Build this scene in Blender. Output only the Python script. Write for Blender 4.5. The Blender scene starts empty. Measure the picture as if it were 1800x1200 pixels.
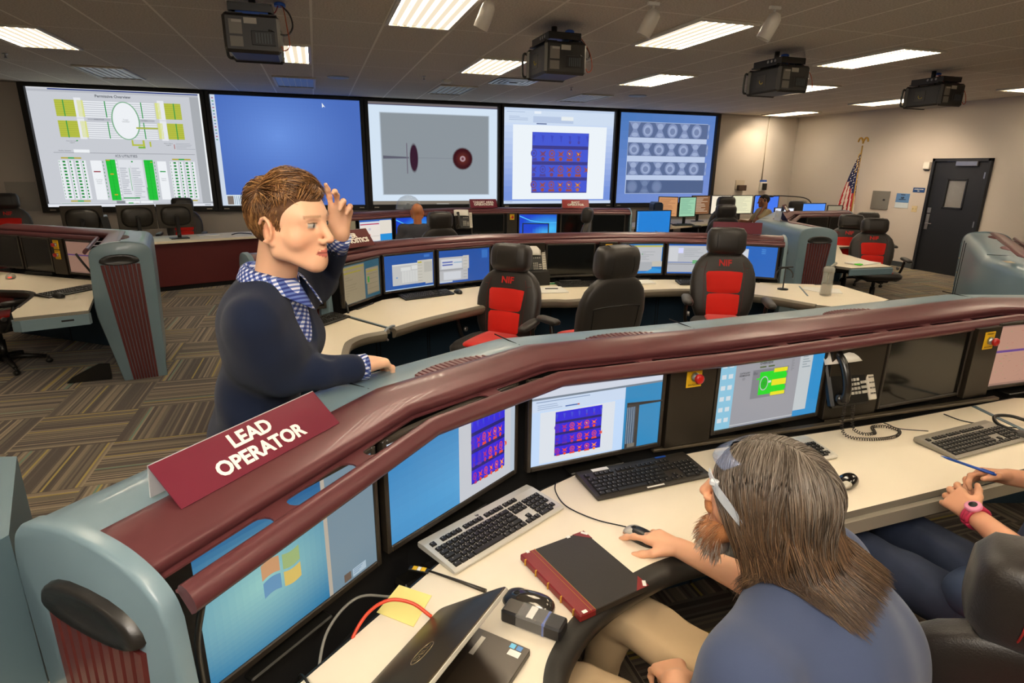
import bpy, math, random
import numpy as np
from mathutils import Vector, Matrix
random.seed(7)
S = bpy.context.scene
COL = S.collection
PI = math.pi

# ---------------------------------------------------------------- camera, light, exposure
cam_data = bpy.data.cameras.new('camera')
cam_data.sensor_width = 36.0
cam_data.lens = 20.8
cam_data.clip_start = 0.05
cam = bpy.data.objects.new('camera', cam_data)
COL.objects.link(cam)
_X = (0.95279, -0.30332, 0.01190)
_D = (-0.07531, -0.27391, -0.95880)
_F = (0.29402, 0.91286, -0.28309)
def _norm(v):
    v = Vector(v); v.normalize(); return v
_F = _norm(_F); _X = _norm(Vector(_X) - _F * Vector(_X).dot(_F)); _U = _X.cross(_F) * 1.0
cam.matrix_world = Matrix(((_X.x, _U.x, -_F.x, 0.0), (_X.y, _U.y, -_F.y, 0.0), (_X.z, _U.z, -_F.z, 1.9), (0, 0, 0, 1)))
S.camera = cam

S.view_settings.view_transform = 'Standard'
S.view_settings.look = 'None'
S.view_settings.gamma = 1.0
S.view_settings.use_curve_mapping = False
S.view_settings.exposure = 0.85
try:
    S.cycles.use_denoising = True
    S.cycles.max_bounces = 6
    S.cycles.diffuse_bounces = 4
    S.cycles.glossy_bounces = 3
    S.cycles.transmission_bounces = 4
    S.cycles.transparent_max_bounces = 6
    S.cycles.sample_clamp_indirect = 6.0
    S.cycles.caustics_reflective = False
    S.cycles.caustics_refractive = False
except Exception:
    pass

world = bpy.data.worlds.new('world')
S.world = world
world.use_nodes = True
world.node_tree.nodes['Background'].inputs[0].default_value = (0.95, 0.85, 0.75, 1)
world.node_tree.nodes['Background'].inputs[1].default_value = 0.05

# the flash the photographer bounced down on the front desks
def area_light(name, loc, target, size, power, color):
    d = bpy.data.lights.new(name, 'AREA'); d.shape = 'DISK'; d.size = size; d.energy = power; d.color = color
    o = bpy.data.objects.new(name, d); COL.objects.link(o); o.location = loc
    o.rotation_euler = (Vector(target) - Vector(loc)).to_track_quat('-Z', 'Y').to_euler()
    return o
def spot_light(name, loc, target, ang, power, color, blend=0.6, r=0.04):
    d = bpy.data.lights.new(name, 'SPOT'); d.spot_size = ang; d.energy = power; d.color = color; d.spot_blend = blend; d.shadow_soft_size = r
    o = bpy.data.objects.new(name, d); COL.objects.link(o); o.location = loc
    o.rotation_euler = (Vector(target) - Vector(loc)).to_track_quat('-Z', 'Y').to_euler()
    return o
area_light('camera_flash_bounce', (-.35, -.55, 2.75), (.9, 1.6, 1.0), 1.1, 34, (1, .90, .78))
LAMP = 44.0
CEIL = 3.15

# ---------------------------------------------------------------- materials
def lin(c):
    if isinstance(c, str):
        c = c.lstrip('#'); c = tuple(int(c[i:i + 2], 16) / 255 for i in (0, 2, 4))
    return tuple((x / 12.92 if x <= 0.04045 else ((x + 0.055) / 1.055) ** 2.4) for x in c)
_mats = {}
def mat(name, color, rough=0.5, metal=0.0, spec=0.5, bump=0.0, bscale=200.0, var=0.0, vscale=6.0, coat=0.0, sheen=0.0, emit=None, estr=0.0, alpha=1.0, trans=0.0, sss=0.0):
    if name in _mats: return _mats[name]
    m = bpy.data.materials.new(name); m.use_nodes = True; _mats[name] = m
    nt = m.node_tree; b = nt.nodes['Principled BSDF']
    c = lin(color) + (1.0,)
    b.inputs['Base Color'].default_value = c
    b.inputs['Roughness'].default_value = rough
    b.inputs['Metallic'].default_value = metal
    b.inputs['Specular IOR Level'].default_value = spec
    b.inputs['Coat Weight'].default_value = coat
    b.inputs['Sheen Weight'].default_value = sheen
    b.inputs['Alpha'].default_value = alpha
    b.inputs['Transmission Weight'].default_value = trans
    if sss:
        b.inputs['Subsurface Weight'].default_value = sss
        b.inputs['Subsurface Radius'].default_value = (0.012, 0.005, 0.003)
        b.inputs['Subsurface Scale'].default_value = 1.0
    if emit is not None:
        b.inputs['Emission Color'].default_value = lin(emit) + (1.0,)
        b.inputs['Emission Strength'].default_value = estr
    if bump or var:
        tc = nt.nodes.new('ShaderNodeTexCoord')
    if bump:
        n = nt.nodes.new('ShaderNodeTexNoise'); n.inputs['Scale'].default_value = bscale; n.inputs['Detail'].default_value = 4
        nt.links.new(tc.outputs['Object'], n.inputs['Vector'])
        bp = nt.nodes.new('ShaderNodeBump'); bp.inputs['Strength'].default_value = bump; bp.inputs['Distance'].default_value = 0.002
        nt.links.new(n.outputs['Fac'], bp.inputs['Height']); nt.links.new(bp.outputs['Normal'], b.inputs['Normal'])
    if var:
        n2 = nt.nodes.new('ShaderNodeTexNoise'); n2.inputs['Scale'].default_value = vscale; n2.inputs['Detail'].default_value = 5
        nt.links.new(tc.outputs['Object'], n2.inputs['Vector'])
        mr = nt.nodes.new('ShaderNodeMapRange'); mr.inputs[3].default_value = 1 - var; mr.inputs[4].default_value = 1 + var
        nt.links.new(n2.outputs['Fac'], mr.inputs[0])
        mx = nt.nodes.new('ShaderNodeMix'); mx.data_type = 'RGBA'; mx.blend_type = 'MULTIPLY'; mx.inputs[0].default_value = 1.0
        mx.inputs[6].default_value = c
        nt.links.new(mr.outputs[0], mx.inputs[7]); nt.links.new(mx.outputs[2], b.inputs['Base Color'])
    return m
def mat_attr(name, rough=0.5, spec=0.5, bump=0.0, bscale=200.0, sss=0.0, emit=0.0, metal=0.0, coat=0.0):
    """principled material that reads its colour from the mesh attribute Col"""
    if name in _mats: return _mats[name]
    m = mat(name, '#808080', rough, metal, spec, bump, bscale, sss=sss, coat=coat)
    nt = m.node_tree; b = nt.nodes['Principled BSDF']
    a = nt.nodes.new('ShaderNodeAttribute'); a.attribute_name = 'Col'
    nt.links.new(a.outputs['Color'], b.inputs['Base Color'])
    if emit:
        b.inputs['Base Color'].default_value = (0, 0, 0, 1)
        for l in list(b.inputs['Base Color'].links): nt.links.remove(l)
        b.inputs['Base Color'].default_value = (0.01, 0.01, 0.012, 1)
        nt.links.new(a.outputs['Color'], b.inputs['Emission Color']); b.inputs['Emission Strength'].default_value = emit
    return m

M_TEAL = mat('painted_teal_metal', '#6d838d', 0.36, 0.0, 0.5, bump=0.05, bscale=600, coat=0.15)
M_TEALD = mat('dark_teal_paint', '#5a707a', 0.45, 0.0, 0.5, bump=0.05, bscale=600)
M_MAR = mat('maroon_enamel', '#5c3033', 0.36, 0.15, 0.5, bump=0.015, bscale=700, coat=0.1)
M_MARD = mat('maroon_panel', '#571f1f', 0.5, 0.0, 0.3, bump=0.03, bscale=400)
M_MARSIGN = mat('maroon_sign', '#6c2233', 0.3, 0.0, 0.5)
M_DESK = mat('beige_laminate', '#e8dcc4', 0.45, 0.0, 0.4, var=0.02)
M_EDGE = mat('desk_edge_grey', '#7a7468', 0.5)
M_EDGEB = mat('black_bumper', '#26241f', 0.42, 0.0, 0.5, bump=0.05)
M_BLACK = mat('black_plastic', '#141310', 0.38, 0.0, 0.5)
M_BLACKM = mat('matt_black_metal', '#1b1916', 0.55, 0.0, 0.4, bump=0.04, bscale=400)
M_DARK = mat('dark_interior', '#0d0c0b', 0.8)
M_BLUEF = mat('dark_blue_fabric', '#233a4c', 0.9, bump=0.3, bscale=900)
M_GLASSB = mat('dark_monitor_glass', '#0c0a08', 0.12, 0.0, 0.5)
M_LEATH = mat('black_leather', '#211c18', 0.42, 0.0, 0.5, bump=0.35, bscale=260, sheen=0.1)
M_RED = mat('red_seat_fabric', '#d0190c', 0.75, 0.0, 0.3, bump=0.3, bscale=700, sheen=0.2)
M_REDT = mat('red_thread', '#c01a14', 0.7)
M_STEEL = mat('steel', '#a8a8a8', 0.3, 0.9)
M_SILVER = mat('silver_plastic', '#b9b4a6', 0.38, 0.3)
M_YEL = mat('yellow_plate', '#e3b411', 0.5)
M_REDB = mat('red_button', '#b3120c', 0.35, coat=0.4)
M_WHITE = mat('white_paper', '#e9e6dd', 0.8)
M_WHITEP = mat('white_plastic', '#dcd8ce', 0.4)
M_CREAM = mat('white_lettering', '#f2eee4', 0.6)
M_KEY = mat('black_keycap', '#1d1b18', 0.5)
M_BEZEL = mat('monitor_bezel', '#2b251e', 0.4, 0.0, 0.5)
M_BLUE = mat('blue_plastic', '#1f4fa8', 0.4)
M_SCREEN = mat_attr('lit_display', 0.35, 0.3, emit=.64)
M_BIG = mat_attr('projected_display', 0.6, 0.2, emit=.55)
M_DIM = mat_attr('dim_display', 0.3, 0.4, emit=.34)

# ---------------------------------------------------------------- mesh helpers
def rotz(a):
    c, s = math.cos(a), math.sin(a); return np.array([[c, -s, 0], [s, c, 0], [0, 0, 1.0]])
def rotx(a):
    c, s = math.cos(a), math.sin(a); return np.array([[1.0, 0, 0], [0, c, -s], [0, s, c]])
def roty(a):
    c, s = math.cos(a), math.sin(a); return np.array([[c, 0, s], [0, 1.0, 0], [-s, 0, c]])
class MB:
    def __init__(s): s.v = []; s.f = []; s.m = []; s.n = 0; s.sm = []; s.col = []
    def add(s, vs, fs, mi=0, smooth=False, R=None, t=None, col=None):
        vs = np.asarray(vs, float)
        if R is not None: vs = vs @ np.asarray(R).T
        if t is not None: vs = vs + np.asarray(t)
        s.v.append(vs)
        for f in fs:
            s.f.append([i + s.n for i in f]); s.m.append(mi); s.sm.append(smooth); s.col.append(col)
        s.n += len(vs); return s
    def box(s, c, d, R=None, b=0.0, mi=0, t=None):
        x, y, z = [q / 2 for q in d]
        c = np.asarray(c, float)
        b = min(b, x * .95, y * .95, z * .95)
        if b <= 0:
            vs = [(sx * x, sy * y, sz * z) for sx in (-1, 1) for sy in (-1, 1) for sz in (-1, 1)]
            fs = [(0, 1, 3, 2), (4, 6, 7, 5), (0, 4, 5, 1), (2, 3, 7, 6), (0, 2, 6, 4), (1, 5, 7, 3)]
        else:
            vs = []
            for sx in (-1, 1):
                for sy in (-1, 1):
                    for sz in (-1, 1):
                        vs += [(sx * x, sy * (y - b), sz * (z - b)), (sx * (x - b), sy * y, sz * (z - b)), (sx * (x - b), sy * (y - b), sz * z)]
            def I(a, bb, cc, k): return ((a * 4 + bb * 2 + cc) * 3 + k)
            fs = []
            for a in (0, 1):
                q = [I(a, 0, 0, 0), I(a, 0, 1, 0), I(a, 1, 1, 0), I(a, 1, 0, 0)]; fs.append(q if a == 0 else q[::-1])
                q = [I(0, a, 0, 1), I(1, a, 0, 1), I(1, a, 1, 1), I(0, a, 1, 1)]; fs.append(q if a == 0 else q[::-1])
                q = [I(0, 0, a, 2), I(0, 1, a, 2), I(1, 1, a, 2), I(1, 0, a, 2)]; fs.append(q if a == 0 else q[::-1])
            for a in (0, 1):
                for bb in (0, 1):
                    q = [I(a, bb, 0, 0), I(a, bb, 0, 1), I(a, bb, 1, 1), I(a, bb, 1, 0)]; fs.append(q if (a ^ bb) else q[::-1])
                    q = [I(a, 0, bb, 0), I(a, 0, bb, 2), I(a, 1, bb, 2), I(a, 1, bb, 0)]; fs.append(q[::-1] if (a ^ bb) else q)
                    q = [I(0, a, bb, 1), I(0, a, bb, 2), I(1, a, bb, 2), I(1, a, bb, 1)]; fs.append(q if (a ^ bb) else q[::-1])
                    for cc in (0, 1):
                        q = [I(a, bb, cc, 0), I(a, bb, cc, 1), I(a, bb, cc, 2)]; fs.append(q if (a ^ bb ^ cc) else q[::-1])
        vs = np.array(vs, float)
        if R is not None: vs = vs @ np.asarray(R).T
        s.add(vs + c, fs, mi, t=t); return s
    def tube(s, pts, r, n=8, mi=0, closed=False, smooth=True):
        pts = np.asarray(pts, float); m = len(pts)
        rr = np.full(m, r) if np.isscalar(r) else np.asarray(r, float)
        T = np.gradient(pts, axis=0); T /= (np.linalg.norm(T, axis=1)[:, None] + 1e-12)
        up = np.array([0, 0, 1.0]) if abs(T[0][2]) < .9 else np.array([1.0, 0, 0])
        vs = []
        u = np.cross(T[0], up); u /= np.linalg.norm(u)
        for i in range(m):
            u = u - T[i] * np.dot(u, T[i]); u /= (np.linalg.norm(u) + 1e-12); w = np.cross(T[i], u)
            for k in range(n):
                a = 2 * PI * k / n; vs.append(pts[i] + rr[i] * (u * math.cos(a) + w * math.sin(a)))
        fs = []
        for i in range(m - 1):
            for k in range(n):
                fs.append((i * n + k, i * n + (k + 1) % n, (i + 1) * n + (k + 1) % n, (i + 1) * n + k))
        s.add(vs, fs, mi, smooth)
        s.add(vs[:n], [tuple(range(n))[::-1]], mi); s.add(vs[-n:], [tuple(range(n))], mi)
        return s
    def cyl(s, a, b, r, n=16, mi=0, r2=None, smooth=True):
        return s.tube([a, b], [r, r if r2 is None else r2], n, mi, smooth=smooth)
    def prism(s, poly, z0, z1, R=None, t=None, mi=0, mtop=None):
        n = len(poly); area = sum(poly[i][0] * poly[(i + 1) % n][1] - poly[(i + 1) % n][0] * poly[i][1] for i in range(n))
        if area < 0: poly = poly[::-1]
        vs = [(x, y, z0) for x, y in poly] + [(x, y, z1) for x, y in poly]
        s.add(vs, [tuple(range(n))[::-1]] + [(i, (i + 1) % n, (i + 1) % n + n, i + n) for i in range(n)], mi, R=R, t=t)
        s.add(vs[n:], [tuple(range(n))], mi if mtop is None else mtop, R=R, t=t); return s
    def lathe(s, prof, n=24, R=None, t=None, mi=0, smooth=True):
        vs = []; m = len(prof)
        for r, z in prof:
            for k in range(n):
                a = 2 * PI * k / n; vs.append((r * math.cos(a), r * math.sin(a), z))
        fs = [(i * n + k, i * n + (k + 1) % n, (i + 1) * n + (k + 1) % n, (i + 1) * n + k) for i in range(m - 1) for k in range(n)]
        s.add(vs, fs, mi, smooth, R=R, t=t)
        if prof[0][0] > 1e-5: s.add(vs[:n], [tuple(range(n))[::-1]], mi, R=R, t=t)
        if prof[-1][0] > 1e-5: s.add(vs[-n:], [tuple(range(n))], mi, R=R, t=t)
        return s
    def ell(s, c, r, n=20, m=12, mi=0, R=None, e=1.0):
        vs = []
        def sp(x): return math.copysign(abs(x) ** e, x)
        for i in range(m + 1):
            p = -PI / 2 + PI * i / m
            for k in range(n):
                a = 2 * PI * k / n
                vs.append((r[0] * sp(math.cos(p)) * sp(math.cos(a)), r[1] * sp(math.cos(p)) * sp(math.sin(a)), r[2] * sp(math.sin(p))))
        fs = [(i * n + k, i * n + (k + 1) % n, (i + 1) * n + (k + 1) % n, (i + 1) * n + k) for i in range(m) for k in range(n)]
        s.add(vs, fs, mi, True, R=R, t=c); return s
    def loft(s, secs, n=28, mi=0, R=None, t=None, ends=True):
        """secs: (cx, cy, z, rx, ry, exponent) super-ellipse sections stacked in z"""
        vs = []
        for cx, cy, z, rx, ry, e in secs:
            for k in range(n):
                a = 2 * PI * k / n; c_, s_ = math.cos(a), math.sin(a)
                vs.append((cx + rx * math.copysign(abs(c_) ** e, c_), cy + ry * math.copysign(abs(s_) ** e, s_), z))
        m = len(secs)
        fs = [(i * n + k, i * n + (k + 1) % n, (i + 1) * n + (k + 1) % n, (i + 1) * n + k) for i in range(m - 1) for k in range(n)]
        if ends: fs += [tuple(range(n))[::-1], tuple(range((m - 1) * n, m * n))]
        s.add(vs, fs, mi, True, R=R, t=t); return s
    def sweep(s, path, prof, mi=0, closed=False, smooth=False, caps=True):
        """profile of (offset to the left of the path, z) swept with mitred corners"""
        path = [np.array(p, float) for p in path]; k = len(path); nrm = []
        for i in range(k - 1):
            d = path[i + 1] - path[i]; d /= np.linalg.norm(d); nrm.append(np.array([-d[1], d[0]]))
        mit = []
        for i in range(k):
            if i == 0: mit.append(nrm[0])
            elif i == k - 1: mit.append(nrm[-1])
            else:
                q = nrm[i - 1] + nrm[i]; mit.append(2 * q / np.dot(q, q))
        m = len(prof); vs = []
        for i in range(k):
            for u, z in prof:
                p = path[i] + mit[i] * u; vs.append((p[0], p[1], z))
        fs = []; mm = m if closed else m - 1
        for i in range(k - 1):
            for j in range(mm):
                j2 = (j + 1) % m
                fs.append((i * m + j, i * m + j2, (i + 1) * m + j2, (i + 1) * m + j))
        s.add(vs, fs, mi, smooth)
        if closed and caps:
            s.add(vs[:m], [tuple(range(m))[::-1]], mi); s.add(vs[-m:], [tuple(range(m))], mi)
        return s
def link_mesh(name, v, f, mats, mi=None, smooth=None, cols=None):
    me = bpy.data.meshes.new(name)
    me.from_pydata([tuple(p) for p in v], [], f)
    for m in (mats if isinstance(mats, (list, tuple)) else [mats]): me.materials.append(m)
    if mi is not None: me.polygons.foreach_set('material_index', mi)
    if smooth is not None: me.polygons.foreach_set('use_smooth', smooth)
    if cols is not None:
        a = me.color_attributes.new('Col', 'FLOAT_COLOR', 'CORNER'); arr = []
        for p, c in zip(me.polygons, cols):
            c = c if c is not None else (0.5, 0.5, 0.5)
            arr += [c[0], c[1], c[2], 1.0] * p.loop_total
        a.data.foreach_set('color', arr)
    me.update()
    o = bpy.data.objects.new(name, me); COL.objects.link(o); return o
def obj(name, mb, mats, parent=None, label=None, world=False, fix=True, smooth_angle=None):
    v = np.concatenate(mb.v) if mb.v else np.zeros((0, 3))
    if world and parent is not None: v = v - np.array(parent.location)
    hascol = any(c is not None for c in mb.col)
    o = link_mesh(name, v, mb.f, mats, mb.m, mb.sm, mb.col if hascol else None)
    if fix:
        import bmesh
        bm = bmesh.new(); bm.from_mesh(o.data); bmesh.ops.remove_doubles(bm, verts=bm.verts, dist=1e-5)
        bmesh.ops.recalc_face_normals(bm, faces=bm.faces); bm.to_mesh(o.data); bm.free()
    if smooth_angle:
        for p in o.data.polygons: p.use_smooth = True
        try: o.data.set_sharp_from_angle(angle=math.radians(smooth_angle))
        except Exception: pass
    if parent is not None: o.parent = parent
    if label: o['label'] = label
    return o
def thing(name, label, cat, loc=(0, 0, 0), rz=0.0, group=None, rot=None):
    o = bpy.data.objects.new(name, None); COL.objects.link(o); o.location = loc
    o.rotation_euler = rot if rot is not None else (0, 0, rz)
    o['label'] = label; o['category'] = cat
    if group: o['group'] = group
    o.empty_display_size = 0.05
    return o
def tag(o, label, cat, group=None, kind=None):
    o['label'] = label; o['category'] = cat
    if group: o['group'] = group
    if kind: o['kind'] = kind
    return o
def struct(o, label=None):
    o['kind'] = 'structure'
    if label: o['label'] = label
    return o
def center_origin(o):
    """put a single-mesh thing's origin at its base"""
    v = np.array([p.co[:] for p in o.data.vertices]); c = (v.min(0) + v.max(0)) / 2; c[2] = v[:, 2].min()
    for p in o.data.vertices: p.co -= Vector(c)
    o.location = Vector(o.location) + Vector(c); return o
def copy_tree(o, parent=None, label=None, loc=None, rz=None):
    c = o.copy(); COL.objects.link(c)
    if parent is not None: c.parent = parent
    for ch in list(o.children): copy_tree(ch, c)
    if label: c['label'] = label
    if loc is not None: c.location = loc
    if rz is not None: c.rotation_euler = (0, 0, rz)
    return c
def smooth_path(pts, n=8):
    P = np.asarray(pts, float); Q = np.vstack([2 * P[0] - P[1], P, 2 * P[-1] - P[-2]]); out = []
    for i in range(1, len(Q) - 2):
        for k in range(n):
            t = k / n; a, b, c, d = Q[i - 1], Q[i], Q[i + 1], Q[i + 2]
            out.append(0.5 * ((2 * b) + (c - a) * t + (2 * a - 5 * b + 4 * c - d) * t * t + (3 * b - a - 3 * c + d) * t ** 3))
    out.append(P[-1]); return np.array(out)
_tcache = {}
def text_geo(txt, size=1.0, ext=0.0, bold=0.0, align='CENTER', space=1.0, line=1.0):
    key = (txt, size, ext, bold, align, space, line)
    if key in _tcache: return _tcache[key]
    c = bpy.data.curves.new('lettering', 'FONT'); c.body = txt; c.size = size; c.extrude = ext; c.offset = bold
    c.align_x = align; c.align_y = 'CENTER'; c.space_character = space; c.space_line = line; c.resolution_u = 3
    o = bpy.data.objects.new('lettering', c); COL.objects.link(o)
    dg = bpy.context.evaluated_depsgraph_get(); me = bpy.data.meshes.new_from_object(o.evaluated_get(dg))
    v = np.array([p.co[:] for p in me.vertices]) if len(me.vertices) else np.zeros((0, 3)); f = [tuple(p.vertices) for p in me.polygons]
    bpy.data.objects.remove(o); bpy.data.curves.remove(c); bpy.data.meshes.remove(me)
    _tcache[key] = (v, f); return v, f
def letters(txt, size, R, t, material, parent, ext=0.0008, bold=0.0, name='lettering', space=1.0, line=1.0, world=False, align='CENTER'):
    v, f = text_geo(txt, size, ext, bold, align, space, line); mb = MB(); mb.add(v, f, R=R, t=t)
    return obj(name, mb, material, parent, world=world, fix=False)
# text frame: x to the right, y up the sign, z out of the face
def frame(right, up):
    r = np.array(right, float); r /= np.linalg.norm(r); u = np.array(up, float); u -= r * np.dot(r, u); u /= np.linalg.norm(u)
    return np.stack([r, u, np.cross(r, u)], axis=1)

class Scr:
    """paints flat coloured patches of a lit display; x to the right 0..1, y down 0..1"""
    def __init__(s, w, h, eps=0.0004): s.w = w; s.h = h; s.mb = MB(); s.k = 0; s.eps = eps
    def P(s, x, y): return ((x - .5) * s.w, (.5 - y) * s.h, s.k * s.eps)
    def rect(s, x0, y0, x1, y1, c, up=True):
        if up: s.k += 1
        s.mb.add([s.P(x0, y1), s.P(x1, y1), s.P(x1, y0), s.P(x0, y0)], [(0, 1, 2, 3)], col=lin(c)); return s
    def poly(s, pts, c, up=True):
        if up: s.k += 1
        s.mb.add([s.P(*p) for p in pts], [tuple(range(len(pts)))], col=lin(c)); return s
    def ell(s, cx, cy, rx, ry, c, n=20, up=True):
        return s.poly([(cx + rx * math.cos(-2 * PI * k / n), cy + ry * math.sin(-2 * PI * k / n)) for k in range(n)], c, up)
    def grad(s, x0, y0, x1, y1, fn, nx=12, ny=10):
        s.k += 1
        for i in range(nx):
            for j in range(ny):
                a = x0 + (x1 - x0) * i / nx; b = x0 + (x1 - x0) * (i + 1) / nx; c = y0 + (y1 - y0) * j / ny; d = y0 + (y1 - y0) * (j + 1) / ny
                s.mb.add([s.P(a, d), s.P(b, d), s.P(b, c), s.P(a, c)], [(0, 1, 2, 3)], col=fn((a + b) / 2, (c + d) / 2))
        return s
    def text(s, txt, x, y, size, c, bold=0.0, align='CENTER'):
        s.k += 1; v, f = text_geo(txt, size * s.h, 0.0, bold * s.h, align)
        if len(v): s.mb.add(v + np.array(s.P(x, y)), f, col=lin(c))
        return s
    def lines(s, x0, y0, x1, y1, n, c, fill=0.7, jit=0.3, th=0.35):
        s.k += 1; rnd = random.Random(int(x0 * 991 + y0 * 77 + n))
        for i in range(n):
            ya = y0 + (y1 - y0) * i / n; yb = ya + (y1 - y0) / n * th; xe = x0 + (x1 - x0) * (fill + rnd.uniform(-jit, jit))
            s.rect(x0, ya, min(xe, x1), yb, c, up=False)
        return s
    def put(s, name, R, t, parent, material, world=False):
        v = np.concatenate(s.mb.v); v = v @ np.asarray(R).T + np.asarray(t); s.mb.v = [v]
        return obj(name, s.mb, material, parent, world=world, fix=False)
# ================================================================ ROOM
XL, XR, YF, YB = -6.4, 11.45, 12.68, -3.6
# tile ceiling with a light metal grid and pitted tiles
def ceiling_mat():
    m = bpy.data.materials.new('ceiling_tile'); m.use_nodes = True; nt = m.node_tree; b = nt.nodes['Principled BSDF']
    b.inputs['Roughness'].default_value = 0.95; b.inputs['Specular IOR Level'].default_value = 0.1
    tc = nt.nodes.new('ShaderNodeTexCoord'); sp = nt.nodes.new('ShaderNodeSeparateXYZ'); nt.links.new(tc.outputs['Object'], sp.inputs[0])
    def math_(op, a, b_=None):
        n = nt.nodes.new('ShaderNodeMath'); n.operation = op
        for i, q in enumerate((a, b_)):
            if q is None: continue
            if isinstance(q, (int, float)): n.inputs[i].default_value = q
            else: nt.links.new(q, n.inputs[i])
        return n.outputs[0]
    def edge(out, off, per, w):
        f = math_('FRACT', math_('DIVIDE', math_('SUBTRACT', out, off), per))
        return math_('LESS_THAN', math_('MINIMUM', f, math_('SUBTRACT', 1.0, f)), w / per)
    gx = edge(sp.outputs[0], 0.06, 0.64, 0.011); gy = edge(sp.outputs[1], 4.87, 1.28, 0.011); gh = edge(sp.outputs[1], 4.87, 0.64, 0.003)
    g = math_('MAXIMUM', gx, gy)
    n = nt.nodes.new('ShaderNodeTexNoise'); n.inputs['Scale'].default_value = 60; n.inputs['Detail'].default_value = 6; n.inputs['Roughness'].default_value = 0.8
    nt.links.new(tc.outputs['Object'], n.inputs['Vector'])
    cr = nt.nodes.new('ShaderNodeValToRGB'); cr.color_ramp.elements[0].position = 0.36; cr.color_ramp.elements[0].color = lin('#b0a79c') + (1,)
    cr.color_ramp.elements[1].position = 0.56; cr.color_ramp.elements[1].color = lin('#d8d0c6') + (1,)
    nt.links.new(n.outputs['Fac'], cr.inputs[0])
    mx = nt.nodes.new('ShaderNodeMix'); mx.data_type = 'RGBA'; nt.links.new(g, mx.inputs[0]); nt.links.new(cr.outputs[0], mx.inputs[6]); mx.inputs[7].default_value = lin('#f0ebe2') + (1,)
    mh = nt.nodes.new('ShaderNodeMix'); mh.data_type = 'RGBA'; nt.links.new(gh, mh.inputs[0]); nt.links.new(mx.outputs[2], mh.inputs[6]); mh.inputs[7].default_value = lin('#c6bdb2') + (1,)
    nt.links.new(mh.outputs[2], b.inputs['Base Color'])
    bp = nt.nodes.new('ShaderNodeBump'); bp.inputs['Strength'].default_value = 0.5; bp.inputs['Distance'].default_value = 0.004
    nt.links.new(n.outputs['Fac'], bp.inputs['Height']); nt.links.new(bp.outputs['Normal'], b.inputs['Normal'])
    return m
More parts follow.
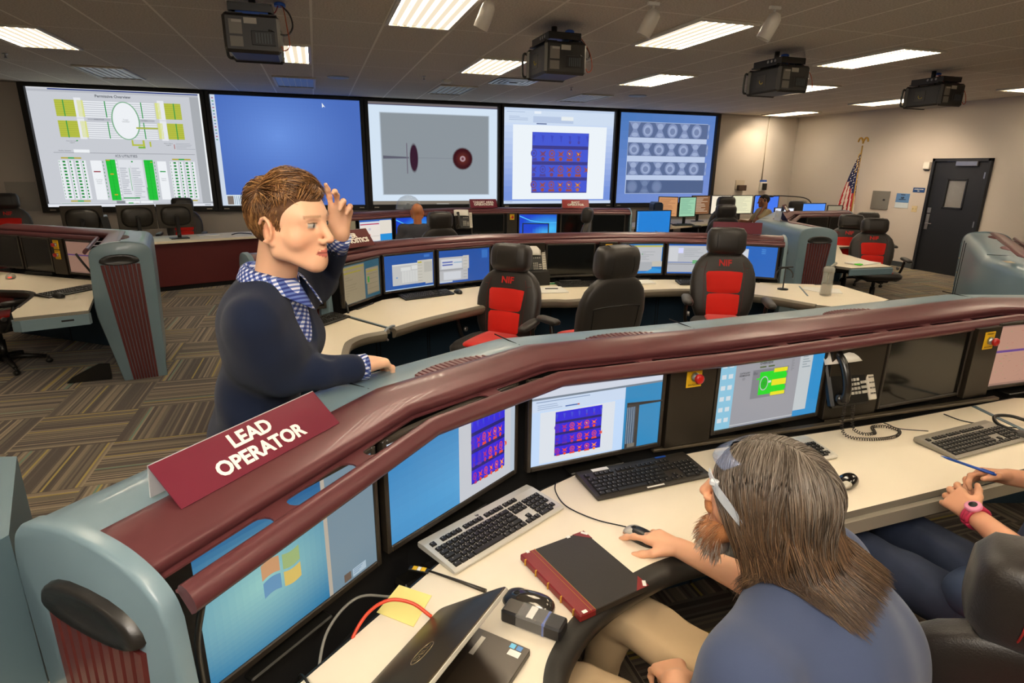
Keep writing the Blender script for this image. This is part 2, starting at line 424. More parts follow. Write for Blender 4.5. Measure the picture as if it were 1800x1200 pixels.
# striped carpet tiles laid quarter-turned
def carpet_mat():
    m = bpy.data.materials.new('carpet_tile'); m.use_nodes = True; nt = m.node_tree; b = nt.nodes['Principled BSDF']
    b.inputs['Roughness'].default_value = 1.0; b.inputs['Specular IOR Level'].default_value = 0.05; b.inputs['Sheen Weight'].default_value = 0.2
    tc = nt.nodes.new('ShaderNodeTexCoord'); sp = nt.nodes.new('ShaderNodeSeparateXYZ'); nt.links.new(tc.outputs['Object'], sp.inputs[0])
    def mth(op, a, b_=None, c_=None):
        n = nt.nodes.new('ShaderNodeMath'); n.operation = op
        for i, q in enumerate((a, b_, c_)):
            if q is None: continue
            if isinstance(q, (int, float)): n.inputs[i].default_value = q
            else: nt.links.new(q, n.inputs[i])
        return n.outputs[0]
    T = 0.64
    tx = mth('DIVIDE', mth('ADD', sp.outputs[0], 0.22), T); row = mth('FLOOR', tx)
    ty = mth('DIVIDE', mth('ADD', sp.outputs[1], mth('MULTIPLY', mth('MODULO', mth('ABSOLUTE', row), 2.0), 0.0)), T); colm = mth('FLOOR', ty)
    par = mth('MODULO', mth('ABSOLUTE', mth('ADD', row, colm)), 2.0)
    u = mth('ADD', mth('MULTIPLY', sp.outputs[0], par), mth('MULTIPLY', sp.outputs[1], mth('SUBTRACT', 1.0, par)))
    # stripe id: fine stripes across u
    tid = mth('ADD', mth('MULTIPLY', row, 17.3), mth('MULTIPLY', colm, 9.1))
    def stripes(freq, seed):
        s = mth('FLOOR', mth('MULTIPLY', u, freq)); cmb = nt.nodes.new('ShaderNodeCombineXYZ')
        nt.links.new(s, cmb.inputs[0]); nt.links.new(mth('ADD', tid, seed), cmb.inputs[1])
        w = nt.nodes.new('ShaderNodeTexWhiteNoise'); w.noise_dimensions = '2D'; nt.links.new(cmb.outputs[0], w.inputs['Vector']); return w.outputs['Value']
    w1 = stripes(72.0, 0.0); w2 = stripes(72.0, 5.5)
    cr = nt.nodes.new('ShaderNodeValToRGB'); cr.color_ramp.interpolation = 'CONSTANT'; e = cr.color_ramp.elements
    e[0].position = 0; e[0].color = lin('#4b4138') + (1,); e[1].position = 0.3; e[1].color = lin('#6d6152') + (1,)
    for p, c in ((0.55, '#82745f'), (0.74, '#594d42'), (0.90, '#978770')):
        q = e.new(p); q.color = lin(c) + (1,)
    nt.links.new(w1, cr.inputs[0])
    m1 = nt.nodes.new('ShaderNodeMix'); m1.data_type = 'RGBA'; nt.links.new(mth('GREATER_THAN', w2, 0.965), m1.inputs[0]); nt.links.new(cr.outputs[0], m1.inputs[6]); m1.inputs[7].default_value = lin('#a8924a') + (1,)
    m2 = nt.nodes.new('ShaderNodeMix'); m2.data_type = 'RGBA'; nt.links.new(mth('LESS_THAN', w2, 0.028), m2.inputs[0]); nt.links.new(m1.outputs[2], m2.inputs[6]); m2.inputs[7].default_value = lin('#6c8671') + (1,)
    n = nt.nodes.new('ShaderNodeTexNoise'); n.inputs['Scale'].default_value = 260; n.inputs['Detail'].default_value = 3; nt.links.new(tc.outputs['Object'], n.inputs['Vector'])
    mr = nt.nodes.new('ShaderNodeMapRange'); mr.inputs[3].default_value = 0.55; mr.inputs[4].default_value = 1.35; nt.links.new(n.outputs['Fac'], mr.inputs[0])
    m3 = nt.nodes.new('ShaderNodeMix'); m3.data_type = 'RGBA'; m3.blend_type = 'MULTIPLY'; m3.inputs[0].default_value = 1; nt.links.new(m2.outputs[2], m3.inputs[6]); nt.links.new(mr.outputs[0], m3.inputs[7])
    nt.links.new(m3.outputs[2], b.inputs['Base Color'])
    bp = nt.nodes.new('ShaderNodeBump'); bp.inputs['Strength'].default_value = 0.6; bp.inputs['Distance'].default_value = 0.004; nt.links.new(n.outputs['Fac'], bp.inputs['Height']); nt.links.new(bp.outputs['Normal'], b.inputs['Normal'])
    return m
M_WALL = mat('warm_grey_paint', '#c6bdb3', 0.9, spec=0.2, bump=0.05, bscale=300)
def slab(name, c, d, m, lab=None):
    mb = MB(); mb.box((0, 0, 0), d); o = obj(name, mb, m); o.location = c; return struct(o, lab)
fl = MB(); fl.box((0, 0, 0), (XR - XL + .4, YF - YB + .4, 0.2)); o = obj('floor', fl, carpet_mat()); o.data.transform(Matrix.Translation(((XL + XR) / 2, (YF + YB) / 2, -0.1))); struct(o)
cl = MB(); cl.box((0, 0, 0), (XR - XL + .4, YF - YB + .4, 0.1)); o = obj('ceiling', cl, ceiling_mat()); o.data.transform(Matrix.Translation(((XL + XR) / 2, (YF + YB) / 2, CEIL + 0.05))); struct(o)
slab('wall_front', ((XL + XR) / 2, YF + .1, CEIL / 2), (XR - XL + .4, .2, CEIL), M_WALL)
slab('wall_back', ((XL + XR) / 2, YB - .1, CEIL / 2), (XR - XL + .4, .2, CEIL), M_WALL)
slab('wall_left', (XL - .1, (YF + YB) / 2, CEIL / 2), (.2, YF - YB, CEIL), M_WALL)
# right wall with the opening of the door's glass: built around the door
DY0, DY1, DZ = 7.84, 8.94, 2.15
mb = MB()
mb.box((XR + .1, (DY1 + YF) / 2, CEIL / 2), (.2, YF - DY1, CEIL)); mb.box((XR + .1, (DY0 + YB) / 2, CEIL / 2), (.2, DY0 - YB, CEIL)); mb.box((XR + .1, (DY0 + DY1) / 2, (CEIL + DZ) / 2), (.2, DY1 - DY0, CEIL - DZ))
struct(obj('wall_right', mb, M_WALL))
M_BASEB = mat('dark_baseboard', '#3b4246', 0.6)
slab('baseboard_right', (XR - .006, (DY1 + YF) / 2, .05), (.012, YF - DY1, .1), M_BASEB)
slab('baseboard_front', ((XL + XR) / 2, YF - .006, .05), (XR - XL, .012, .1), M_BASEB)
# the lobby seen through the door's glass
mb = MB(); mb.box((XR + 1.6, 8.4, 1.5), (.1, 3, 3)); mb.box((XR + .9, 9.95, 1.5), (1.4, .1, 3)); mb.box((XR + .9, 6.85, 1.5), (1.4, .1, 3)); mb.box((XR + .9, 8.4, 3.05), (1.5, 3.2, .1)); mb.box((XR + .9, 8.4, -.05), (1.5, 3.2, .1))
struct(obj('wall_corridor', mb, mat('cream_corridor_wall', '#cbb98f', 0.9)), 'pale corridor wall seen through the door glass')

M_DOOR = mat('navy_door_paint', '#16191f', 0.5, bump=0.05)
mb = MB(); fw = .055
mb.box((XR - .02, DY0 + fw / 2, DZ / 2), (.1, fw, DZ), b=.004); mb.box((XR - .02, DY1 - fw / 2, DZ / 2), (.1, fw, DZ), b=.004); mb.box((XR - .02, (DY0 + DY1) / 2, DZ - fw / 2), (.1, DY1 - DY0, fw), b=.004)
struct(obj('trim_1', mb, M_DOOR), 'dark blue metal door frame')
door = thing('door_1', 'dark navy door with a small window and lever handle in the right wall', 'door', (XR, (DY0 + DY1) / 2, 0)); door['kind'] = 'structure'
del door['category']
mb = MB(); wy0, wy1, wz0, wz1 = 8.235, 8.57, 1.26, 1.76; xx = XR + .0
for (a, b_, c, d) in ((DY0 + fw, wy0, 0.01, DZ - fw), (wy1, DY1 - fw, 0.01, DZ - fw), (wy0, wy1, 0.01, wz0), (wy0, wy1, wz1, DZ - fw)):
    mb.box((xx, (a + b_) / 2, (c + d) / 2), (.045, b_ - a, d - c))
obj('door_panel', mb, M_DOOR, door, world=True)
mb = MB()
for (a, b_, c, d) in ((wy0 - .03, wy0, wz0 - .03, wz1 + .03), (wy1, wy1 + .03, wz0 - .03, wz1 + .03), (wy0 - .03, wy1 + .03, wz0 - .03, wz0), (wy0 - .03, wy1 + .03, wz1, wz1 + .03)):
    mb.box((xx - .028, (a + b_) / 2, (c + d) / 2), (.014, b_ - a, d - c), b=.003)
obj('window_frame', mb, mat('black_paint', '#17191d', 0.5), door, world=True)
mb = MB(); mb.box((xx, (wy0 + wy1) / 2, (wz0 + wz1) / 2), (.006, wy1 - wy0, wz1 - wz0)); obj('pane', mb, mat('clear_glass', '#ffffff', 0.02, alpha=0.12, spec=0.5), door, world=True)
mb = MB(); mb.box((xx - .05, 8.27, 2.055), (.05, .4, .09), b=.008); mb.box((xx - .05, 8.5, 2.10), (.02, .3, .015)); obj('door_closer', mb, M_STEEL, door, world=True)
mb = MB(); mb.box((xx - .03, 8.83, .96), (.018, .065, .30), b=.004); mb.box((xx - .03, 8.83, 1.18), (.02, .07, .1), b=.004)
mb.tube(smooth_path([(xx - .03, 8.83, .93), (xx - .075, 8.83, .93), (xx - .08, 8.80, .93), (xx - .08, 8.70, .93)], 5), .009, 8)
obj('door_handle', mb, M_STEEL, door, world=True)
for z in (1.85, .98):
    mb = MB(); mb.cyl((xx - .03, DY0 + .06, z - .06), (xx - .03, DY0 + .06, z + .06), .010, 10); mb.box((xx - .026, DY0 + .08, z), (.006, .05, .11)); obj('hinge', mb, M_STEEL, door, world=True)

# ---- things on the right wall
R_WALLR = frame((0, -1, 0), (0, 0, 1))        # read from inside the room, text runs towards -y
t = thing('electrical_panel', 'grey metal electrical panel cover on the wall left of the poster', 'panel', (XR, 9.98, 1.12))
mb = MB(); mb.box((-.012, 0, .19), (.024, .42, .38), b=.004); obj('cover', mb, mat('grey_panel', '#77756e', .5), t)
mb = MB(); mb.box((-.027, -.1, .2), (.008, .05, .035), b=.002); obj('latch', mb, M_BLACK, t)
t = thing('poster', 'small blue and white poster with a dark emblem beside the dark door', 'poster', (XR, 9.47, 1.18))
mb = MB(); mb.box((-.003, 0, .145), (.006, .30, .29), mi=0); obj('sheet', mb, mat('poster_white', '#c6d3da', .5), t)
mb = MB(); mb.box((-.0068, 0, .20), (.0016, .30, .18)); obj('blue_field', mb, mat('poster_blue', '#5c86b8', .5), t)
letters('NIF', .05, R_WALLR, (-.0085, 0, .20), M_BLACK, t, bold=.002); mb = MB(); mb.box((-.008, 0, .17), (.001, .16, .012)); mb.box((-.008, 0, .265), (.001, .1, .012)); obj('emblem', mb, M_BLACK, t)
t = thing('wall_sign', 'small blue sign plate with white lettering left of the dark door', 'sign', (XR, 9.15, 1.505))
mb = MB(); mb.box((-.004, 0, .045), (.008, .25, .09), b=.002); obj('plate', mb, mat('sign_blue', '#17457f', .5), t)
letters('CONTROL ROOM', .024, R_WALLR, (-.0088, 0, .058), M_CREAM, t, bold=.0006); letters('B481', .022, R_WALLR, (-.0088, 0, .026), M_CREAM, t, bold=.0006)
t = thing('light_switch', 'almond double switch plate on the wall beside the dark door', 'switch', (XR, 9.17, 1.12))
mb = MB(); mb.box((-.004, 0, .06), (.008, .12, .12), b=.003); obj('plate', mb, mat('almond', '#cbb98e', .5), t)
for y in (-.028, .028): mb = MB(); mb.box((-.012, y, .06), (.012, .012, .026), b=.002); obj('toggle', mb, mat('almond', '#cbb98e', .5), t)
t = thing('door_alarm', 'small white alarm box high on the wall left of the dark door', 'alarm', (XR, 9.06, 1.95))
mb = MB(); mb.box((-.03, 0, .07), (.06, .13, .14), b=.008); obj('housing', mb, M_WHITEP, t); mb = MB(); mb.box((-.03, 0, -.006), (.05, .10, .014)); obj('base', mb, M_BLACK, t)
# flag on a staff with an eagle
t = thing('flag', 'United States flag furled on a standing staff in the far right corner', 'flag', (11.1, 10.35, 0))
mb = MB(); mb.cyl((0, 0, 0), (0, 0, 2.42), .014, 12); obj('staff', mb, mat('gold_wood', '#a8853d', .4, .3), t)
mb = MB(); mb.lathe([(.16, 0), (.16, .02), (.06, .06), (.02, .09)], 24); obj('base', mb, mat('brass', '#b08a3c', .3, .8), t)
mb = MB(); mb.ell((0, 0, 2.5), (.02, .022, .05))
for s in (-1, 1): mb.tube(smooth_path([(0, 0, 2.5), (0, s * .05, 2.57), (0, s * .1, 2.56), (0, s * .125, 2.49)], 5), [.018] * 15 + [.008], 8)
obj('eagle_finial', mb, mat('brass', '#b08a3c', .3, .8), t)
# draped cloth: folds around the staff, canton on the upper part
mb = MB(); NU, NV = 42, 26
P_ = np.zeros((NV + 1, NU + 1, 3))
for j in range(NV + 1):
    v = j / NV; z = 2.25 - 1.5 * v; w = .03 + .22 * (v ** .8)
    for i in range(NU + 1):
        a = i / NU; y = (a - .12) * w * 1.6; x = .035 * math.sin(a * 17 + v * 1.5) * (.3 + v) - .02
        P_[j, i] = (x, y + .06 * v * 0 + .12 * v * a, z - .10 * a * (1 - v))
def flagcol(a, v):
    if v < .55 - .25 * a: return 0
    return 1 if int((a * 13 + v * 3.0)) % 2 else 2
mb.v.append(P_.reshape(-1, 3)); mb.n += len(P_.reshape(-1, 3))
for j in range(NV):
    for i in range(NU):
        k = j * (NU + 1) + i; mb.f.append([k, k + 1, k + NU + 2, k + NU + 1]); mb.m.append(flagcol(i / NU, j / NV)); mb.sm.append(True); mb.col.append(None)
fc = obj('cloth', mb, [mat('flag_blue', '#1b2250', .8), mat('flag_red', '#a41f28', .8), mat('flag_white', '#d8d0c4', .8)], t, fix=False)
so = fc.modifiers.new('thick', 'SOLIDIFY'); so.thickness = .004
mb = MB()
for j in range(1, 15):
    for i in range(3, NU - 4, 5):
        if flagcol(i / NU, j / NV) == 0 and (i // 5 + j) % 2: p = P_[j, i]; mb.ell((p[0] - .006, p[1], p[2]), (.006, .012, .012), 6, 4)
obj('star', mb, M_WHITE, t, fix=False)['kind'] = 'stuff'
mb = MB(); mb.tube(smooth_path([(-.01, 0, 2.27), (-.03, .03, 2.2), (-.03, .02, 2.0), (-.035, .05, 1.86)], 5), .008, 6); obj('gold_cord', mb, mat('gold_cord', '#c89a2a', .6), t)

# ---- wall devices on the front wall
t = thing('wall_phone_box', 'dark wall box on a pale backplate right of the big screens', 'box', (9.93, YF, 1.42))
mb = MB(); mb.box((0, -.01, .12), (.26, .02, .22), b=.004); obj('backplate', mb, mat('greige', '#b8ab97', .6), t); mb = MB(); mb.box((.02, -.07, .05), (.22, .1, .13), b=.01); obj('case', mb, mat('brown_box', '#463226', .5), t)
t = thing('pull_station', 'black wall unit with a blue label below a thin vertical conduit', 'alarm', (10.6, YF, 1.4))
mb = MB(); mb.box((0, -.03, .1), (.2, .06, .22), b=.006); obj('backbox', mb, M_WHITEP, t); mb = MB(); mb.box((.02, -.075, .1), (.12, .04, .16), b=.006); obj('face', mb, M_BLACK, t); mb = MB(); mb.box((0, -.032, .235), (.2, .01, .05)); obj('label_plate', mb, M_BLUE, t)
mb = MB(); mb.cyl((10.56, YF - .015, 1.66), (10.56, YF - .015, CEIL), .012, 8); tag(center_origin(obj('conduit', mb, mat('painted_conduit', '#c0b3a0', .6))), 'thin painted conduit running up the front wall to the ceiling', 'conduit')
# sheet of paper on wall left
mb = MB(); mb.box((0, 0, 0), (.45, .006, .5)); o = obj('notice', mb, mat('notice_grey', '#a9a39a', .7)); o.location = (-4.9, YF - .005, 1.3); tag(o, 'plain grey notice sheet taped on the wall beneath the left screen', 'notice')

# ================================================================ BIG SCREENS
BW, BH, BZ, BY = 2.62, 1.97, 1.13, 12.5
RF = frame((1, 0, 0), (0, 0, 1)); RF[:, 2] = (0, -1, 0)
def big(cx, label, draw, w=BW):
    t = thing('video_wall_display', label, 'screen', (cx, 12.56, 1.03), group='rear projection screens on the front wall')
    fr = MB(); W = w / 2 + .09; z0, z1 = 1.035 - 1.03, 3.135 - 1.03
    fr.box((-W + .045, 0, (z0 + z1) / 2), (.09, .12, z1 - z0), b=.006); fr.box((W - .045, 0, (z0 + z1) / 2), (.09, .12, z1 - z0), b=.006)
    fr.box((0, 0, z0 + .045), (2 * W - .18, .12, .09), b=.004); fr.box((0, 0, z1 - .025), (2 * W - .18, .12, .05), b=.004); fr.box((0, .05, (z0 + z1) / 2), (2 * W - .1, .02, z1 - z0 - .1))
    obj('screen_frame', fr, M_BLACKM, t)
    for s in (-1, 1):
        q = MB(); q.box((s * (W - .16), -.062, z0 + .045), (.09, .004, .018)); obj('badge', q, M_SILVER, t)
    sc = Scr(w, BH, eps=.0005); draw(sc)
    sc.put('display', RF, (0, .03, BZ + BH / 2 - 1.03), t, M_BIG)
    return t
rr = random.Random(3)
G1, G2, GW, GY = '#c8cbd2', '#b4b8bf', '#eef1f5', '#b6bf45'
def d1(s):
    s.rect(0, 0, 1, 1, G1); s.rect(.93, 0, 1, 1, '#a9adb2'); s.rect(0, 0, 1, .012, GW); s.rect(.115, .012, .995, .022, '#2c3d82'); s.rect(0, .022, 1, .04, '#b7bac2'); s.rect(.985, 0, 1, .96, '#eef2f4')
    s.text('Permissive Overview', .475, .062, .032, '#50545c', .0006)
    s.k += 1
    for (x0, x1) in ((.14, .25), (.77, .87)):
        for (y0, y1) in ((.10, .235), (.27, .405)):
            s.rect(x0, y0, x1, y1, GY, up=False)
    s.k += 1
    for x0, x1 in ((.25, .29), (.73, .77)):
        for y0, y1 in ((.08, .245), (.25, .42)): s.rect(x0, y0, x1, y1, '#e6e8ee', up=False)
    for x0, x1 in ((.265, .30), (.715, .745)):
        for y0, y1 in ((.10, .235), (.27, .405)): s.rect(x0, y0, x1, y1, '#d8dd8a', up=False)
    s.k += 1
    for half in ((.105, .235), (.28, .41)):
        for i in range(8):
            y = half[0] + (half[1] - half[0]) * i / 7.3
            s.rect(.30, y, .71, y + .008, GW, up=False)
            for x0, x1 in ((.14, .25), (.77, .87)): s.rect(x0, y, x1, y + .002, '#8d9636', up=False)
    s.rect(.31, .245, .44, .262, '#b2b5bd'); s.rect(.585, .245, .70, .262, '#b2b5bd'); s.text('ANALOGUE', .375, .254, .014, '#666a72'); s.text('SYSTEM', .64, .254, .014, '#666a72')
    for x in (.185, .42, .63, .825): 
        s.rect(x, .10, x + .006, .235, '#2c9a4a'); s.rect(x, .27, x + .006, .41, '#2c9a4a')
    s.ell(.53, .26, .083, .16, '#7fb08c', 36); s.ell(.53, .26, .075, .152, GW, 36); s.text('Target\nChamber', .53, .258, .016, '#8a8e95')
    s.rect(.585, .31, .715, .323, '#a9b23e'); s.rect(.545, .42, .555, .47, GY); s.rect(.545, .455, .62, .47, GY); s.rect(.61, .42, .622, .49, GY); s.rect(.58, .475, .622, .49, '#78b438'); s.rect(.65, .43, .66, .475, GY)
    s.text('Overview Status\nLegend', .20, .445, .013, '#6a6e74'); s.rect(.225, .43, .235, .438, '#35a04e'); s.text('Alarm Status\nLegend', .765, .45, .014, '#6a6e74'); s.lines(.81, .44, .93, .5, 5, '#a8acb4'); s.rect(.797, .45, .803, .49, '#b08080')
    s.rect(.085, .535, .92, .5375, '#555a62'); s.text('Facility Systems', .15, .52, .015, '#5a5e66'); s.rect(.20, .508, .29, .536, GW); s.text('ICS UTILITIES', .50, .56, .030, '#585c64', .0004)
    for (xa, m_) in ((.10, 1), (.755, -1)):
        s.rect(xa + .02, .575, xa + .06, .587, '#b7a93c'); s.rect(xa + .06, .575, xa + .095, .587, '#38a84a'); s.rect(xa + .095, .575, xa + .135, .587, '#b7a93c')
        s.rect(xa + .03, .945, xa + .07, .957, '#b7a93c'); s.rect(xa + .07, .945, xa + .105, .957, '#38a84a'); s.rect(xa + .105, .945, xa + .145, .957, '#b7a93c')
        for c_, (dx, w) in enumerate(((.005, .003), (.025, .016), (.065, .008), (.10, .016), (.138, .008))):
            s.k += 1; s.rect(xa + dx - .004, .60, xa + dx + w + .012, .935, '#e8ebf0', up=False); s.k += 1
            for r in range(12): s.rect(xa + dx, .605 + r * .0275, xa + dx + w, .62 + r * .0275, '#1f8a3c', up=False)
    s.rect(.285, .60, .35, .94, GW); s.rect(.295, .69, .335, .70, '#902a3a'); s.text('Cooling\nWater\nStatus', .317, .78, .016, '#9a9ea6')
    s.rect(.68, .60, .735, .94, GW); s.rect(.69, .685, .725, .695, '#2c9a4a'); s.text('Status\nStatus', .707, .76, .016, '#9a9ea6')
    for x0 in (.375, .60):
        s.rect(x0, .59, x0 + .055, .945, '#22c13a'); s.rect(x0 + .026, .59, x0 + .028, .945, '#189a2c'); s.k += 1
        for r in range(12): s.rect(x0, .60 + r * .028, x0 + .055, .601 + r * .028, '#189a2c', up=False)
    s.rect(.378, .592, .40, .60, '#d0a030'); s.rect(.39, .71, .41, .72, '#d0a030'); s.rect(.395, .89, .415, .90, '#d0a030'); s.rect(.64, .605, .65, .612, '#d0a030')
    s.k += 1
    for r in range(11): s.rect(.433, .605 + .03 * r, .44, .62 + .03 * r, GW, up=False); s.rect(.356, .605 + .03 * r, .36, .62 + .03 * r, '#2c9a4a', up=False); s.rect(.662, .605 + .03 * r, .666, .62 + .03 * r, '#2c9a4a', up=False)
    s.rect(.445, .59, .59, .945, '#dfe2e8'); s.rect(.515, .64, .516, .945, '#9599a2'); s.lines(.45, .66, .50, .90, 14, '#a5a9b2'); s.lines(.52, .66, .585, .93, 17, '#adb1ba'); s.rect(.445, .92, .545, .93, '#2c9a4a'); s.rect(.505, .66, .508, .86, '#58ae6a'); s.rect(.596, .83, .60, .94, '#2c9a4a'); s.rect(.525, .60, .535, .612, '#2c9a4a')
    s.rect(.40, .95, .45, 1.03 - .005, '#7c7f86'); s.k += 1
    for r in range(4): s.rect(.402, .96 + r * .018, .448, .962 + r * .018, '#c9ccd2', up=False)
    s.rect(.455, .95, .54, 1.0, GW); s.rect(.47, .965, .50, .975, '#22b13a'); s.rect(.47, .975, .48, .995, '#22b13a'); s.rect(.515, .97, .53, 1.0, '#b8a030'); s.rect(.545, .95, .62, 1.0, GW)
    s.rect(.07, .965, .30, .998, '#d4d7dd'); s.lines(.08, .97, .29, .99, 2, '#8fb89a'); s.rect(.73, .955, .90, .998, '#d4d7dd'); s.lines(.74, .965, .89, .99, 3, '#8fb89a')
    s.rect(0, .975, 1, 1, '#e4e7ee'); s.rect(0, .972, 1, .976, '#8d929c'); s.rect(.945, .984, .985, .993, '#9aa0aa')
def d2(s):
    a, b_ = np.array(lin('#4a6dbd')), np.array(lin('#6a92e0'))
    def fn(x, y):
        d = math.hypot((x - .42) * 1.1, y - .35); k = max(0, 1 - d / .62) ** 1.4; return tuple(a + (b_ - a) * k)  # projector hot spot painted into the blue as a brighter middle
    s.grad(0, 0, 1, 1, fn, 40, 30)
    s.rect(0, 0, .03, 1, '#ccd8e8'); s.k += 1
    for i in range(14): s.rect(.008, .03 + i * .028, .02, .04 + i * .028, ('#b06a80', '#5a9a78', '#6a86b8')[i % 3], up=False)
    s.rect(.03, .90, .20, 1, '#d7e2ea'); s.rect(.035, .91, .075, .99, '#7c6f66'); s.k += 1
    for i in range(9): s.rect(.082 + i * .013, .91, .086 + i * .013, .99, '#7d93ab', up=False)
    s.poly([(.735, .04), (.735, .085), (.746, .072), (.757, .082)], '#eef2f6')
def soft_ell(s, cx, cy, rx, ry, c0, c1, n=7, g=.12):
    for i in range(n):
        k = i / (n - 1); q = 1 + g * (1 - k) * 1.0; col = tuple(np.array(c0) * (1 - k) + np.array(c1) * k)
        s.ell(cx, cy, rx * q, ry * q, '#000000'); s.mb.col[-1] = col
def d3(s):
    s.rect(0, 0, 1, 1, '#d4e4f4'); s.rect(0, 0, 1, .028, '#716a6c'); s.rect(0, .028, 1, .034, '#3a3a66'); s.rect(0, .965, 1, 1, '#7e7568'); s.rect(.5, .99, .6, 1, '#a9a59c')
    for i in range(7):
        k = i / 6; c = np.array(lin('#d4e4f4')) * (1 - k) + np.array(lin('#8b949b')) * k; q = .014 * (1 - k)
        s.rect(.09 - q, .11 - q, .925 + q, .895 + q, '#000000'); s.mb.col[-1] = tuple(c)
    s.poly([(.095, .515), (.29, .525), (.29, .54), (.095, .545)], '#5e5f6e'); s.rect(.36, .53, .64, .536, '#7f848e'); s.rect(.273, .39, .281, .69, '#716c7a')
    bg = lin('#8b949b'); soft_ell(s, .33, .535, .029, .125, bg, lin('#34162b'), 7, .25); soft_ell(s, .715, .535, .075, .102, bg, lin('#3a0c16'), 7, .18)
    soft_ell(s, .715, .535, .03, .04, lin('#3a0c16'), lin('#5c2420'), 5, 1.2); s.ell(.715, .535, .023, .03, '#a98b92'); s.ell(.715, .535, .010, .014, '#6e3a44')
def heat(s, x0, y0, x1, y1, bg='#4659d4', dim='#51489c', hot=('#7c4668', '#9c5048', '#b86c42'), line='#3e3d8a', rot=True):
    r = random.Random(5); s.rect(x0, y0, x1, y1, line); W = x1 - x0; H = (y1 - y0)
    rows = [(0.0, .215), (.27, .475), (.53, .735), (.79, .985)]
    s.k += 1
    for a, b_ in rows: s.rect(x0 + W * .006, y0 + a * H, x1 - W * .006, y0 + b_ * H, bg, up=False)
    for ri, (a, b_) in enumerate(rows):
        ya, yb = y0 + a * H, y0 + b_ * H; h = yb - ya
        for c in range(7):
            cx = x0 + W * (.03 + c * .158); w = W * .155
            inten = (0, .2, .1, .35)[ri] + c * .1
            if ri == 0:
                if 3 < c < 6: s.ell(cx, ya + h * .7, w * .14, h * .14, dim)
                s.poly([(cx - w * .2, ya + h * .2), (cx + w * .15, ya + h * .25), (cx, ya + h * .8)], '#3f4cc4'); continue
            col = hot[min(2, int(inten * 2.6))] if inten > .25 else dim
            kind = (c + ri) % 2
            x_lo, x_hi = max(x0 + W * .006, cx - w * .38), min(x1 - W * .006, cx + w * .38)
            if kind == 0:
                s.poly([(x_lo, ya + h * .12), (cx, ya + h * .3), (x_hi, ya + h * .1), (min(cx + w * .15, x_hi), ya + h * .42), (x_hi, ya + h * .62), (cx, ya + h * .5), (x_lo, ya + h * .62), (cx - w * .15, ya + h * .4)], col)
                if x_hi - cx > w * .2: s.ell(cx, ya + h * .8, w * .2, h * .16, col)
            elif x_hi - cx > w * .2:
                s.ell(cx, ya + h * .36, w * .34, h * .31, col, 18); s.ell(cx, ya + h * .36, w * .25, h * .22, bg, 16); s.ell(cx, ya + h * .36, w * .12, h * .12, col, 12)
                s.poly([(x_lo, ya + h * .95), (x_lo + w * .1, ya + h * .7), (cx, ya + h * .78), (x_hi - w * .1, ya + h * .68), (x_hi, ya + h * .95)], col)
            if inten > .6 and c < 6: s.poly([(cx - w * .2, ya + h * .25), (cx + w * .1, ya + h * .35), (cx - w * .02, ya + h * .48)], '#e2a23c')
def d4(s):
    a, b_ = np.array(lin('#cfdff6')), np.array(lin('#7593dd'))
    s.grad(0, 0, 1, 1, lambda x, y: tuple(a + (b_ - a) * min(1, max(0, (y - .1) * 1.3))), 2, 16)
    s.rect(0, .0, 1, .03, '#c2d3ec'); s.rect(0, .03, 1, .16, '#cfdef2'); s.rect(.27, .035, .33, .06, '#eaf1fa'); s.lines(.03, .045, .25, .055, 1, '#8fa2c4'); s.rect(.26, .085, .62, .15, '#b9c9e4'); s.rect(.51, .08, .62, .12, '#e8eef0'); s.lines(.05, .09, .22, .14, 3, '#a8b8d4'); s.rect(.29, .155, .38, .165, '#4a5a88')
    s.rect(.085, .175, .935, .955, '#edf4fa'); heat(s, .255, .245, .77, .885); s.rect(0, .968, 1, 1, '#c9d9f0'); s.lines(.02, .978, .3, .99, 1, '#8fa2c4', .3)
def d5(s):
    a, b_ = np.array(lin('#4878bc')), np.array(lin('#7a92d6'))
    s.grad(0, 0, 1, 1, lambda x, y: tuple(a + (b_ - a) * (y * .7 + x * .3)), 6, 10)
    s.rect(.10, .10, .925, .895, '#bccbe8')
    for ri, (ya, yb) in enumerate(((.105, .27), (.325, .47), (.535, .685), (.74, .89))):
        s.rect(.10, ya, .925, yb, '#5a6c94' if ri < 3 else '#4f628a'); h = yb - ya
        for c in range(7):
            cx = .10 + .065 + c * .128; 
            if ri == 3 and c > 2: break
            cw = min(.055, .925 - cx - .002)
            l1, l2 = ('#8292ba', '#9dadd0') if ri < 3 else ('#64769e', '#7184aa')
            if (c + ri) % 2:
                s.ell(cx, ya + h * .5, cw, h * .48, l1, 18); s.ell(cx, ya + h * .52, cw * .78, h * .36, l2, 18); s.ell(cx, ya + h * .55, cw * .5, h * .22, '#7585ac', 14)
            else:
                s.poly([(cx - cw, ya + h * .02), (cx + cw, ya + h * .02), (cx + cw * .35, ya + h * .5), (cx + cw, ya + h * .98), (cx - cw, ya + h * .98), (cx - cw * .35, ya + h * .5)], l1)
                s.ell(cx, ya + h * .25, cw * .55, h * .2, l2, 14); s.ell(cx, ya + h * .82, cw * .6, h * .14, l2, 14)
big(-3.19, 'large wall screen with green and yellow status tables, furthest left', d1)
big(-.415, 'large plain blue wall screen behind the standing man', d2)
big(2.36, 'large wall screen showing dark red disc and oval on grey', d3)
big(5.08, 'large wall screen showing orange patterns on a blue square', d4, 2.56)
big(7.735, 'large blue wall screen with four rows of grey blurred images, furthest right', d5, 2.5)

